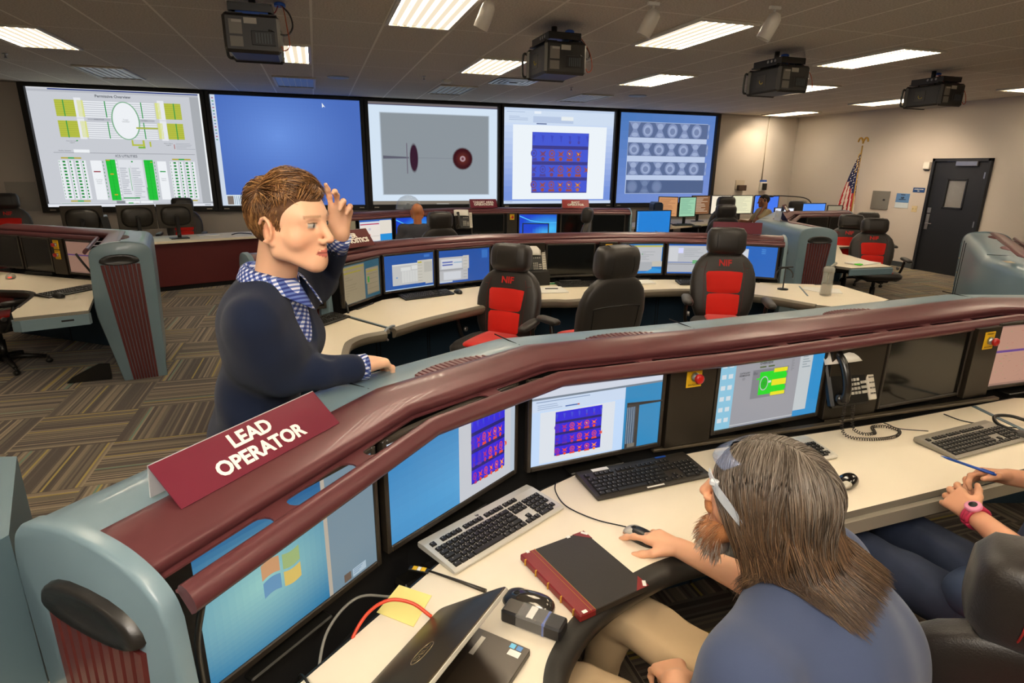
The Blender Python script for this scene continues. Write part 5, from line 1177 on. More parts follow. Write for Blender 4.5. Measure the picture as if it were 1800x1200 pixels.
# far right desks by the screens
t = thing('corner_desk', 'pale corner desk run with bright monitors below the rightmost screen', 'desk', (8.0, 11.0, 0))
mb = MB(); mb.prism([(6.1, 10.3), (7.7, 10.95), (8.2, 11.2), (10.2, 11.2), (10.4, 12.0), (7.3, 12.3), (5.9, 11.2)], .73, .77); obj('desk_top', mb, M_DESK, t, world=True)
mb = MB(); mb.box((8.9, 11.5, .365), (2.6, .03, .73)); mb.box((6.6, 10.95, .365), (1.3, .03, .73), R=rotz(.4)); obj('modesty_panel', mb, M_DARK, t, world=True)
G_C = 'monitors on the corner desk'
def cmon(px0, px1, draw, lab, h=.42, z0=.92): return monitor(px0, px1, draw, lab, z0=z0, h=h, group=G_C, sm=M_SCREEN)
cmon((6.82, 11.25), (7.16, 11.02), m_plain('#c08a5c', '#8f5f44'), 'orange-tinted monitor on the corner desk, left of the green one')
cmon((7.18, 11.0), (7.62, 11.05), m_plain('#8fc0a0', '#6f9c88'), 'pale green monitor on the corner desk')
cmon((7.85, 11.55), (8.36, 11.6), m_plain('#7a5236', '#c8b49c'), 'brown-screened monitor left of the white ones on the corner desk')
cmon((8.40, 11.62), (8.92, 11.62), m_plain('#e8dcc6'), 'warm white monitor behind two black chairs')
cmon((8.96, 11.62), (9.52, 11.62), m_plain('#dcd8b4', '#b8b8a0'), 'cream monitor with text lines left of the person on the phone')
cmon((9.56, 11.62), (10.25, 11.62), m_flatblue('#3d6fe0'), 'blue monitor behind the person on the phone')
mb = MB(); mb.box((0, 0, .2), (.18, .42, .40), b=.03); mb.box((0, -.215, .2), (.14, .01, .32)); o = obj('tower_computer', mb, mat('navy_tower', '#1c2c44', .35)); o.location = (6.60, 10.95, .77); o.scale = (1.1, 1, 1.18); o.rotation_euler = (0, 0, -.3); tag(o, 'dark blue tower computer at the left end of the corner desk', 'computer')
monitor((8.09, 9.25), (8.50, 9.2), m_laptopw, 'white laptop-like screen left of the console before the flag', z0=.92, h=.31, group=G_C)
monitor((8.68, 9.2), (9.23, 9.2), m_flatblue('#4a86e8'), 'pale blue monitor above the maroon top before the flag', z0=.94, h=.37, group=G_C)
monitor((9.27, 9.2), (9.54, 9.1), m_plain('#b7a98c'), 'beige-screened monitor left of the flag', z0=.94, h=.33, group=G_C, sm=M_DIM)
mb = MB(); mb.box((8.85, 9.4, .75), (1.7, .7, .04)); mb.box((8.85, 9.4, .365), (1.5, .03, .73)); o = obj('side_table', mb, M_DESK); center_origin(o); tag(o, 'pale side table left of the flag holding two monitors', 'table')
mb = MB(); mb.tube(smooth_path([(10.15, 10.5, .8), (10.15, 10.5, 1.15), (10.05, 10.6, 1.32), (9.7, 10.8, 1.36), (9.45, 10.9, 1.36)], 6), .012, 8); mb.lathe([(.07, 0), (.07, .02), (.02, .03)], 16, t=(10.15, 10.5, .77)); mb.ell((9.42, 10.92, 1.35), (.06, .05, .025)); o = obj('desk_lamp', mb, M_BLACK); center_origin(o); tag(o, 'thin black arm lamp right of the person on the phone', 'lamp')
mb = MB(); mb.prism([(10.0, 10.3), (10.4, 10.3), (10.4, 10.8), (10.0, 10.8)], 0, .77); o = obj('side_cabinet', mb, M_DESK); center_origin(o); tag(o, 'pale pedestal cabinet under the thin black arm lamp', 'cabinet')

# ---- further name plates
name_plate('maroon tent sign reading LASER DIAGNOSTICS by the man\'s raised wrist', (.20, 5.20), (.76, .65), 'LASER\nDIAGNOSTICS', M_MARD, w=.46, h=.17, size=.058, z=1.238)
name_plate('maroon tent sign reading TARGET AREA OPERATIONS on the far console', (2.63, 9.86), (1, -.02), 'TARGET AREA\nOPERATIONS', M_MARSIGN, w=.46, h=.17, size=.055, z=1.238)
name_plate('red tent sign reading SHOT OPERATOR on the far console behind a turned chair', (4.20, 9.60), (1, -.25), 'SHOT\nOPERATOR', mat('brighter_maroon', '#9a2c2c', .4), w=.46, h=.17, size=.055, z=1.238)
name_plate('maroon tent sign with its blank back towards us behind the right red chair\'s headrest', (4.28, 5.42), (-.86, .5), 'LASER\nOPERATOR', M_MARSIGN, w=.50, h=.15, size=.05, z=1.238, back=M_MARSIGN)
t = name_plate('small purple tent card with a white square on the teal console before the flag', (5.98, 6.75), (.35, .94), '', mat('purple_card', '#3d2f66', .5), w=.22, h=.16, z=1.238)
mb = MB(); mb.box((0, 0, 0), (.05, .05, .001)); R_ = frame((0, 1, 0), (0, 0, 1)); o = obj('emblem', mb, M_WHITE, t); o.location = (-.0, .018, .07); o.rotation_euler = (1.2 - PI, 0, 0)
name_plate('small maroon tent sign on the far part of the console before the flag', (7.3, 8.15), (.75, .66), 'LASER\nDIRECTOR', M_MARD, w=.42, h=.15, size=.05, z=1.238)
# clear plastic dome behind the bald person
mb = MB(); mb.lathe([(.2, 0), (.2, .02), (.18, .11), (.12, .18), (.05, .21), (0, .215)], 28); o = obj('clear_dome', mb, mat('clear_plastic', '#c0ccd8', .05, alpha=.28)); o.location = (1.35, 9.62, 1.238); tag(o, 'clear plastic dome on the far console left of the bald head', 'dome')
mb = MB(); mb.lathe([(.08, 0), (.08, .02), (.03, .06), (.02, .09)], 16); o = obj('desk_globe', mb, M_BLACK); o.location = (1.35, 9.62, 1.24); tag(o, 'small dark stand under the clear dome on the far console', 'stand')

# neighbouring console corner at the left picture edge, outside the foreground end panel
t = thing('operator_console', 'teal console side just entering the picture at the lower left edge', 'console', (-1.2, 1.5, 0))
mb = MB(); mb.prism([(-1.6, 1.9), (-.80, 1.72), (-.66, 1.32), (-.78, 1.1), (-1.6, .9)], .0, 1.16); obj('back_shell', mb, M_TEALD, t, world=True)
mb = MB(); mb.prism([(-.72, 1.18), (-.66, 1.34), (-.56, 1.29), (-.52, 1.20), (-.58, 1.10)], .742, .77); obj('desk_top', mb, M_DESK, t, world=True)
t.children[0].location = (0, 0, 0)

# ================================================================ CHAIRS
def make_chair():
    t = thing('operator_chair', 'chair', 'chair', (0, 0, 0), group='black and red leather control room chairs')
    # five-star base
    for k in range(5):
        a = 2 * PI * k / 5 + .3; c, s = math.cos(a), math.sin(a)
        mb = MB(); mb.tube([(c * .03, s * .03, .115), (c * .16, s * .16, .105), (c * .30, s * .30, .075)], [.030, .024, .018], 8); lg = obj('leg', mb, M_BLACK, t)
        mb = MB(); R = rotz(a + .4); mb.lathe([(.0, -.022), (.022, -.02), (.026, -.012), (.026, .012), (.022, .02), (0, .022)], 14, R=R @ rotx(PI / 2), t=(c * .31, s * .31, .027)); mb.cyl((c * .31, s * .31, .03), (c * .31, s * .31, .075), .010, 8); obj('caster', mb, M_BLACK, lg)
    mb = MB(); mb.cyl((0, 0, .08), (0, 0, .30), .032, 14); mb.cyl((0, 0, .28), (0, 0, .40), .022, 14); obj('gas_column', mb, M_BLACK, t)
    mb = MB(); mb.box((0, .02, .405), (.26, .30, .04), b=.01); mb.tube([(.13, 0, .40), (.26, -.02, .395)], .008, 8); mb.box((0, .25, .42), (.10, .22, .03), b=.01); obj('mechanism', mb, M_BLACK, t)
    # seat: waterfall front, bolsters
    mb = MB(); R = np.eye(3)
    mb.loft([(0, 0, 0.42, .20, .20, .55), (0, 0, .43, .245, .245, .5), (0, -.005, .465, .265, .262, .45), (0, -.005, .50, .268, .262, .45), (0, 0, .525, .25, .245, .5), (0, 0, .537, .20, .19, .55), (0, 0, .54, .10, .10, .6)], 40); obj('seat', mb, M_LEATH, t)
    mb = MB(); mb.loft([(0, -.01, .525, .148, .225, .35), (0, -.01, .540, .148, .222, .35), (0, -.01, .549, .135, .21, .4), (0, -.01, .552, .08, .14, .5)], 36); obj('seat_insert', mb, M_RED, t)
    # backrest: sections up a line leaning back
    def S(z, w, d, e=.5, dy=0): k = (z - .50); return (0, .225 + .20 * k + dy, z, w, d, e)
    secs = [S(.50, .17, .03, .6), S(.52, .215, .055), S(.60, .250, .066), S(.70, .268, .068), S(.80, .272, .066, .5), S(.88, .262, .062, .52), S(.95, .236, .058, .55), S(1.0, .195, .052, .6), S(1.035, .145, .044, .65), S(1.055, .09, .03, .7), S(1.06, .03, .012, .8)]
    mb = MB(); mb.loft(secs, 44); obj('backrest', mb, M_LEATH, t)
    # darker yoke band, red inserts follow the front
    def front(z): 
        for a, b_ in zip(secs[:-1], secs[1:]):
            if a[2] <= z <= b_[2]: k = (z - a[2]) / (b_[2] - a[2]); return (a[1] - a[4]) * (1 - k) + (b_[1] - b_[4]) * k
    for z0, z1, w0, w1 in ((.54, .722, .142, .150), (.724, .90, .150, .170)):
        mb = MB(); vs = []; nz, nx = 8, 10
        for j in range(nz + 1):
            z = z0 + (z1 - z0) * j / nz; w = w0 + (w1 - w0) * j / nz; ej = min(1, min(j, nz - j) / 1.0)
            for i in range(nx + 1):
                x = -w + 2 * w * i / nx; ei = min(1, min(i, nx - i) / 1.0); puff = .012 * ej * ei + .008 * math.sin(PI * j / nz) * math.sin(PI * i / nx)
                vs.append((x, front(z) + .000 - puff * .8 + .22 * x * x * (1 if abs(x) < w * .99 else 1.6), z))
        mb.add(vs, [(j * (nx + 1) + i, j * (nx + 1) + i + 1, (j + 1) * (nx + 1) + i + 1, (j + 1) * (nx + 1) + i) for j in range(nz) for i in range(nx)], smooth=True)
        obj('back_insert', mb, M_RED, t)
    mb = MB()
    for s in (-1, 1):
        mb.tube(smooth_path([(s * w, front(z) + .001, z) for z, w in ((.55, .150), (.7, .163), (.88, .168), (.97, .15))], 5), .0022, 5)
    mb.tube(smooth_path([(x, front(.915) + .25 * x * x + .001, .915 + .3 * x * x) for x in np.linspace(-.2, .2, 9)], 3), .0022, 5); obj('stitching', mb, mat('dark_red_stitch', '#5a1c18', .7), t)
    letters('NIF', .072, frame((1, 0, 0), (0, .25, 1)), (0, front(.965) - .004, .962), M_REDT, t, bold=.002, ext=.002)
    # back shell seam
    mb = MB(); bk = lambda z: .225 + .20 * (z - .5) + .062
    mb.tube(smooth_path([(-.17, bk(.55), .55), (-.19, bk(.8) + .002, .80), (-.16, bk(.845), .845), (.16, bk(.845), .845), (.19, bk(.8) + .002, .80), (.17, bk(.55), .55)], 6), .004, 6); obj('back_pocket_seam', mb, M_BLACK, t)
    # headrest
    mb = MB(); c0 = (0, .225 + .20 * .62 - .03, 1.135); Rh = rotx(-.12)
    mb.loft([(0, 0, -.158, .03, .02, .6), (0, 0, -.155, .075, .055, .6), (0, 0, -.13, .105, .075, .6), (0, 0, -.06, .112, .082, .62), (0, 0, .06, .112, .082, .62), (0, 0, .13, .105, .075, .6), (0, 0, .155, .075, .055, .6), (0, 0, .158, .03, .02, .6)], 32, R=Rh @ roty(PI / 2), t=c0); hd = obj('headrest', mb, M_LEATH, t)
    mb = MB()
    for s in (-1, 1): mb.tube([np.array(c0) + Rh @ np.array((s * .085, .086 * math.cos(a), .114 * math.sin(a))) for a in np.linspace(.0, 2 * PI, 30)], .0022, 5)
    obj('seam', mb, mat('seam_black', '#0e0c0b', .6), hd)
    mb = MB()
    for s in (-1, 1): mb.tube([(s * .06, .33, .98), (s * .06, .335, 1.06)], .009, 8)
    obj('headrest_post', mb, M_BLACK, t)
    for s in (-1, 1):
        mb = MB(); mb.loft([(0, 0, -.018, .026, .11, .6), (0, 0, -.012, .040, .132, .6), (0, 0, .006, .044, .138, .6), (0, 0, .018, .036, .128, .65), (0, 0, .024, .02, .10, .7)], 28, R=rotx(.06), t=(s * .325, -.02, .70)); am = obj('armrest', mb, M_LEATH, t)
        mb = MB(); mb.tube(smooth_path([(s * .15, .08, .42), (s * .26, .09, .44), (s * .315, .07, .52), (s * .325, .02, .69)], 5), [.016] * 16, 8); obj('arm_post', mb, M_BLACK, am)
        mb = MB(); mb.cyl((s * .28, .10, .56), (s * .30, .10, .56), .02, 12); obj('knob', mb, M_STEEL, am)
    return t
chair0 = make_chair()
def place(first, x, y, fx, fy, label, sc=1.0, scz=1.0):
    c = chair0 if first else copy_tree(chair0)
    c.location = (x, y, 0); c.rotation_euler = (0, 0, math.atan2(fx, -fy)); c.scale = (sc, sc, scz); c['label'] = label; return c
place(True, 1.25, 4.42, -.70, -.71, 'black and red chair facing us on the left, before the blue-screened monitors', 1.06, 1.04)
place(False, 1.96, 4.15, -.16, .99, 'black chair turned away showing its plain back in the middle of the room', 1.06, 1.10)
place(False, 3.38, 4.30, -.45, -.89, 'black and red chair facing us on the right of the middle console', 1.06, 1.12)
place(False, 7.55, 6.45, -.50, -.86, 'front black and red chair of the group by the dark door', 1.1, 1.0)
place(False, 7.75, 7.15, -.65, -.75, 'black and red chair partly hidden behind the front one by the dark door', 1.1, 1.0)
place(False, 9.0, 7.9, -.5, -.8, 'rearmost chair by the dark door, only its headrest showing', 1.1, .97)
place(False, 1.50, 8.40, -.15, .98, 'black chair of the bald person at the far console', 1.05, 1.05)
place(False, 3.68, 8.75, -.85, .5, 'black chair turned sideways before the far console', 1.05, 1.05)
place(False, 6.9, 9.35, .2, .98, 'nearer of two black chairs below the rightmost screen', 1.1, 1.05)
place(False, 7.6, 10.35, .1, .98, 'farther black chair below the rightmost screen, behind another', 1.1, 1.12)
place(False, 9.6, 10.3, .7, .7, 'dark chair standing left of the flag', 1.1, 1.05)
place(False, -2.95, 6.55, .6, .8, 'chair with a red seat tucked at the left console by the picture edge', 1.05, .95)
place(False, -4.75, 11.5, .2, -.98, 'chair standing by the front wall at the left picture edge', 1.1, 1.12)
place(False, -2.25, 11.4, 0, -1, 'chair behind the black monitors under the leftmost screen', 1.05, 1.06)
# ================================================================ SMOOTH BODIES (signed distance fields meshed to one surface)
V3 = lambda *a: np.array(a, float)
class Body:
    def __init__(s): s.ops = []
    def cap(s, a, b, ra, rb, k=.02, sub=False, sq=None, sqf=1.0, tag=0):
        """tapered capsule; sq = axis along which the section is squashed by sqf"""
        s.ops.append(('c', np.array(a, float), np.array(b, float), ra, rb, k, sub, None if sq is None else unit(sq), sqf, tag)); return s
    def chain(s, pts, rs, k=.02, **kw):
        for a, b, ra, rb in zip(pts[:-1], pts[1:], rs[:-1], rs[1:]): s.cap(a, b, ra, rb, k, **kw)
        return s
    def ell(s, c, r, k=.02, R=None, sub=False, tag=0):
        s.ops.append(('e', np.array(c, float), np.array(r, float), np.eye(3) if R is None else np.array(R), 0, k, sub, None, 1.0, tag)); return s
    def box(s, c, h, r, k=.01, R=None, sub=False, tag=0):
        s.ops.append(('b', np.array(c, float), np.array(h, float), np.eye(3) if R is None else np.array(R), r, k, sub, None, 1.0, tag)); return s
    def plane(s, p, n, k=.005, tag=0):
        """cut away everything on the side n points to"""
        s.ops.append(('p', np.array(p, float), unit(n), 0, 0, k, True, None, 1.0, tag)); return s
    def bound(s, o):
        if o[0] == 'c': c = (o[1] + o[2]) / 2; return c, np.linalg.norm(o[1] - o[2]) / 2 + max(o[3], o[4])
        if o[0] == 'e': return o[1], max(o[2])
        if o[0] == 'b': return o[1], np.linalg.norm(o[2]) + o[4]
        return None, 1e9
    def prim(s, o, P):
        if o[0] == 'c':
            a, b, ra, rb = o[1:5]; sq, f = o[7], o[8]; Q = P
            if sq is not None and f != 1.0:
                d = (P - a) @ sq; Q = P + np.outer(d * (1 / f - 1), sq); dd = np.dot(b - a, sq); b = b + sq * dd * (1 / f - 1)
            ab = b - a; L2 = np.dot(ab, ab) + 1e-12; t = np.clip(((Q - a) @ ab) / L2, 0, 1)
            d = np.linalg.norm(Q - a - t[:, None] * ab, axis=1) - (ra + (rb - ra) * t)
            return d * (min(f, 1.0) if sq is not None else 1)
        if o[0] == 'e':
            q = (P - o[1]) @ o[3]; r = o[2]; k0 = np.linalg.norm(q / r, axis=1); k1 = np.linalg.norm(q / (r * r), axis=1) + 1e-9; return k0 * (k0 - 1) / k1
        if o[0] == 'b':
            q = np.abs((P - o[1]) @ o[3]) - (o[2] - o[4]); return np.linalg.norm(np.maximum(q, 0), axis=1) + np.minimum(q.max(axis=1), 0) - o[4]
        return -((P - o[1]) @ o[2])   # plane: positive inside kept side -> handled as subtraction of the half space
    def sdf(s, P, cen=None, rad=0):
        d = np.full(len(P), 1.0)
        for o in s.ops:
            k = o[5]
            if cen is not None and o[0] != 'p':
                c, r = s.bound(o)
                if np.linalg.norm(c - cen) > r + rad + k + .03: continue
            q = s.prim(o, P)
            if o[6]:
                q = q if o[0] == 'p' else q
                h = np.clip(.5 - .5 * (d + q) / k, 0, 1); d = d * (1 - h) + (-q) * h + k * h * (1 - h)
            else:
                h = np.clip(.5 + .5 * (d - q) / k, 0, 1); d = d * (1 - h) + q * h - k * h * (1 - h)
        return d
    def mesh(s, h, disp=None, N=12):
        lo = np.full(3, 1e9); hi = -lo
        for o in s.ops:
            if o[0] == 'p' or o[6]: continue
            c, r = s.bound(o); lo = np.minimum(lo, c - r); hi = np.maximum(hi, c + r)
        lo -= 3 * h; hi += 3 * h; nb = np.ceil((hi - lo) / (h * N)).astype(int)
        I = np.stack(np.meshgrid(*[np.arange(n) for n in nb], indexing='ij'), -1).reshape(-1, 3)
        cen = lo + (I + .5) * h * N; br = h * N * .87
        dv = s.sdf(cen); act = I[np.abs(dv) < br * 1.25 + .03]
        g = np.stack(np.meshgrid(*[np.arange(N + 1)] * 3, indexing='ij'), -1).reshape(-1, 3)
        dims = nb * N + 2; ids = []; vals = []
        cor = [(i, j, k) for i in (0, 1) for j in (0, 1) for k in (0, 1)]
        for b in act:
            P = lo + (b * N + g) * h; c = lo + (b + .5) * h * N
            d = s.sdf(P, c, br)
            if disp is not None: d = d + disp(P)
            if d.min() > 0 or d.max() < 0: continue
            D = d.reshape(N + 1, N + 1, N + 1)
            C8 = np.stack([D[i:N + i, j:N + j, k:N + k] for i, j, k in cor], -1).reshape(-1, 8)
            m = (C8.min(1) < 0) & (C8.max(1) >= 0)
            cc = (b * N + np.stack(np.meshgrid(*[np.arange(N)] * 3, indexing='ij'), -1).reshape(-1, 3))[m]
            ids.append((cc[:, 0] * dims[1] + cc[:, 1]) * dims[2] + cc[:, 2]); vals.append(C8[m])
        ids = np.concatenate(ids); vals = np.concatenate(vals); o_ = np.argsort(ids); ids = ids[o_]; vals = vals[o_]
        z = ids % dims[2]; y = (ids // dims[2]) % dims[1]; x = ids // (dims[1] * dims[2])
        corn = np.array(cor, float); acc = np.zeros((len(ids), 3)); cnt = np.zeros(len(ids))
        for a in range(8):
            for b in range(a + 1, 8):
                if np.abs(corn[a] - corn[b]).sum() != 1: continue
                va, vb = vals[:, a], vals[:, b]; m = (va < 0) != (vb < 0); t = np.where(m, va / (va - vb + 1e-15), 0)
                acc += np.where(m[:, None], corn[a] + (corn[b] - corn[a]) * t[:, None], 0); cnt += m
        v = lo + (np.stack([x, y, z], -1) + acc / cnt[:, None]) * h
        faces = []
        off = {0: (1, 2), 1: (2, 0), 2: (0, 1)}; stride = [dims[1] * dims[2], dims[2], 1]; ci = {c: i for i, c in enumerate(cor)}
        for ax in range(3):
            e = [0, 0, 0]; e[ax] = 1; v0 = vals[:, 0]; v1 = vals[:, ci[tuple(e)]]; m = (v0 < 0) != (v1 < 0)
            u, w = off[ax]; i0 = ids[m]; q = [i0, i0 - stride[u], i0 - stride[u] - stride[w], i0 - stride[w]]
            idx = [np.searchsorted(ids, k) for k in q]; ok = np.ones(len(i0), bool)
            for k_, kk in zip(idx, q): k_[k_ >= len(ids)] = 0; ok &= ids[k_] == kk
            F = np.stack(idx, -1)[ok]; fl = (v0[m] < 0)[ok]; F[~fl] = F[~fl][:, ::-1]; faces.append(F)
        return v, np.concatenate(faces)
def body_obj(name, B, h, mats, parent, disp=None, colfn=None, smooth=1, label=None):
    v, f = B.mesh(h, disp)
    if smooth:
        # a light Laplacian pass
        n = len(v); e = np.concatenate([f[:, [0, 1]], f[:, [1, 2]], f[:, [2, 3]], f[:, [3, 0]]]); 
        for _ in range(smooth):
            acc = np.zeros_like(v); cnt = np.zeros(n); np.add.at(acc, e[:, 0], v[e[:, 1]]); np.add.at(acc, e[:, 1], v[e[:, 0]]); np.add.at(cnt, e[:, 0], 1); np.add.at(cnt, e[:, 1], 1)
            v = v * .5 + .5 * acc / np.maximum(cnt, 1)[:, None]
    me = bpy.data.meshes.new(name); me.vertices.add(len(v)); me.vertices.foreach_set('co', (v - np.array(parent.location)).ravel() if parent is not None else v.ravel())
    me.loops.add(len(f) * 4); me.loops.foreach_set('vertex_index', f.ravel()); me.polygons.add(len(f)); me.polygons.foreach_set('loop_start', np.arange(len(f)) * 4)
    try: me.polygons.foreach_set('loop_total', np.full(len(f), 4))
    except Exception: pass
    me.update(calc_edges=True); me.validate(); me.polygons.foreach_set('use_smooth', np.ones(len(me.polygons), bool))
    for m in (mats if isinstance(mats, (list, tuple)) else [mats]): me.materials.append(m)
    if colfn is not None:
        c = colfn(v); a = me.color_attributes.new('Col', 'FLOAT_COLOR', 'POINT'); a.data.foreach_set('color', np.concatenate([c, np.ones((len(c), 1))], 1).ravel().astype(np.float32))
    o = bpy.data.objects.new(name, me); COL.objects.link(o)
    if parent is not None: o.parent = parent
    if label: o['label'] = label
    return o
def vnoise(P, f, seed=0):
    """cheap smooth noise from sines"""
    r = np.random.RandomState(seed); out = np.zeros(len(P))
    for i in range(6):
        k = r.normal(size=3); k /= np.linalg.norm(k); out += np.sin(P @ k * f * r.uniform(.6, 1.7) + r.uniform(0, 6.3))
    return out / 6
M_SKIN = mat_attr('skin', .48, .4, bump=.12, bscale=900, sss=.12)
M_NAVYK = mat('navy_knit', '#1c2439', .92, spec=.12, bump=.5, bscale=1400, sheen=.1)
def gingham():
    m = bpy.data.materials.new('gingham_cotton'); m.use_nodes = True; nt = m.node_tree; b = nt.nodes['Principled BSDF']; b.inputs['Roughness'].default_value = .85
    tc = nt.nodes.new('ShaderNodeTexCoord'); mp = nt.nodes.new('ShaderNodeMapping'); mp.inputs['Rotation'].default_value = (.5, .35, .9); nt.links.new(tc.outputs['Object'], mp.inputs[0]); sp = nt.nodes.new('ShaderNodeSeparateXYZ'); nt.links.new(mp.outputs[0], sp.inputs[0]); o_ = []
    for i in (0, 2):
        f = nt.nodes.new('ShaderNodeMath'); f.operation = 'MULTIPLY'; nt.links.new(sp.outputs[i], f.inputs[0]); f.inputs[1].default_value = 1 / .0125
        g = nt.nodes.new('ShaderNodeMath'); g.operation = 'FRACT'; nt.links.new(f.outputs[0], g.inputs[0]); h = nt.nodes.new('ShaderNodeMath'); h.operation = 'GREATER_THAN'; nt.links.new(g.outputs[0], h.inputs[0]); h.inputs[1].default_value = .5; o_.append(h.outputs[0])
    s = nt.nodes.new('ShaderNodeMath'); s.operation = 'ADD'; nt.links.new(o_[0], s.inputs[0]); nt.links.new(o_[1], s.inputs[1]); d = nt.nodes.new('ShaderNodeMath'); d.operation = 'MULTIPLY'; nt.links.new(s.outputs[0], d.inputs[0]); d.inputs[1].default_value = .5
    cr = nt.nodes.new('ShaderNodeValToRGB'); cr.color_ramp.interpolation = 'CONSTANT'; e = cr.color_ramp.elements; e[0].color = lin('#d8dcea') + (1,); e[1].position = .3; e[1].color = lin('#5a6fae') + (1,); q = e.new(.8); q.color = lin('#1d2f78') + (1,)
    nt.links.new(d.outputs[0], cr.inputs[0]); nt.links.new(cr.outputs[0], b.inputs['Base Color']); return m
M_GING = gingham()
def hand(B, wrist, dirv, palm_n, thumb_side, s=1.0, curl=(.35, .35, .4, .45), thumb=.5, spread=.10, k=.006, finger_dirs=None, straight=None):
    """adds a hand to body B. dirv: wrist->knuckles, palm_n: out of the palm, thumb_side: +1/-1 towards cross(dirv, palm_n)"""
    d = unit(dirv); n = np.array(palm_n, float); n -= d * np.dot(n, d); n = unit(n); side = np.cross(d, n) * thumb_side; W = np.array(wrist, float)
    # palm: three overlapping capsules
    for off, r in ((-.026, .0135), (-.008, .0145), (.010, .015), (.027, .0145)):
        B.cap(W + side * off * .55 * s + d * .012 * s, W + side * off * s + d * .082 * s, .0165 * s, r * s, .012)
    B.ell(W + side * .024 * s + d * .036 * s + n * .008 * s, (.016 * s, .026 * s, .014 * s), .012, R=np.stack([side, d, n], 1))
    L = ((.044, .026, .022), (.048, .030, .023), (.044, .027, .022), (.034, .021, .020)); rad = (.0088, .0090, .0086, .0076)
    for i in range(4):
        base = W + d * (.086 - .004 * abs(i - 1.2)) * s + side * (.030 - .020 * i) * s; a = (1.2 - i) * spread; cv = curl[i]; f = unit(d * math.cos(a) + side * math.sin(a)); p = base; ang = 0
        for j in range(3):
            ang += cv * (.8, 1.1, .8)[j] if straight is None else straight[i][j]; q = p + (f * math.cos(ang) + n * math.sin(ang)) * L[i][j] * s
            B.cap(p, q, rad[i] * s * (1.05, .97, .9)[j], rad[i] * s * (.97, .9, .80)[j], k if j else .009); B.ell(p, [rad[i] * s * 1.10] * 3, .004); p = q
    # thumb leaves the side of the palm near its base
    p0 = W + side * .022 * s + d * .022 * s + n * .006 * s; f = unit(side * .75 + d * .72 + n * .35)
    p1 = p0 + f * .040 * s; f2 = unit(side * (.75 - thumb) + d * .9 + n * (.25 + thumb * .4)); p2 = p1 + f2 * .032 * s; f3 = unit(f2 + d * .1 - side * thumb * .5); p3 = p2 + f3 * .024 * s
    B.cap(p0, p1, .0155 * s, .0122 * s, .012).cap(p1, p2, .0112 * s, .0104 * s, k).cap(p2, p3, .0106 * s, .0085 * s, k)
    return dict(W=W, d=d, n=n, side=side)
def hair_strands(name, parent, guides, m, seed=1):
    """guides: list of (points Nx3, root radius, colour) -> one hair mesh of tapering strands"""
    mb_v = []; F = []; C = []; n0 = 0
    for pts, r, col in guides:
        P = np.asarray(pts); k = len(P); T = np.gradient(P, axis=0); T /= np.linalg.norm(T, axis=1)[:, None] + 1e-9; up = np.array([.3, .5, .8]); u = np.cross(T, up); u /= np.linalg.norm(u, axis=1)[:, None] + 1e-9; w = np.cross(T, u)
        rr = r * (1 - np.linspace(0, 1, k) ** 2.5 * .9)
        for j in range(3): a = 2 * PI * j / 3; mb_v.append(P + (u * math.cos(a) + w * math.sin(a)) * rr[:, None])
        for i in range(k - 1):
            for j in range(3): j2 = (j + 1) % 3; F.append((n0 + j * k + i, n0 + j * k + i + 1, n0 + j2 * k + i + 1, n0 + j2 * k + i))
        C.append(np.tile(col, (3 * k, 1))); n0 += 3 * k
    v = np.concatenate(mb_v) - np.array(parent.location); me = bpy.data.meshes.new(name); me.from_pydata(v.tolist(), [], F); me.polygons.foreach_set('use_smooth', np.ones(len(F), bool)); me.materials.append(m)
    c = np.concatenate(C); a = me.color_attributes.new('Col', 'FLOAT_COLOR', 'POINT'); a.data.foreach_set('color', np.concatenate([c, np.ones((len(c), 1))], 1).ravel().astype(np.float32))
    o = bpy.data.objects.new(name, me); COL.objects.link(o); o.parent = parent; return o
M_HAIR = mat_attr('hair', .42, .55)
M_HAIRB = mat_attr('hair_base', .7, .3, bump=.6, bscale=300)
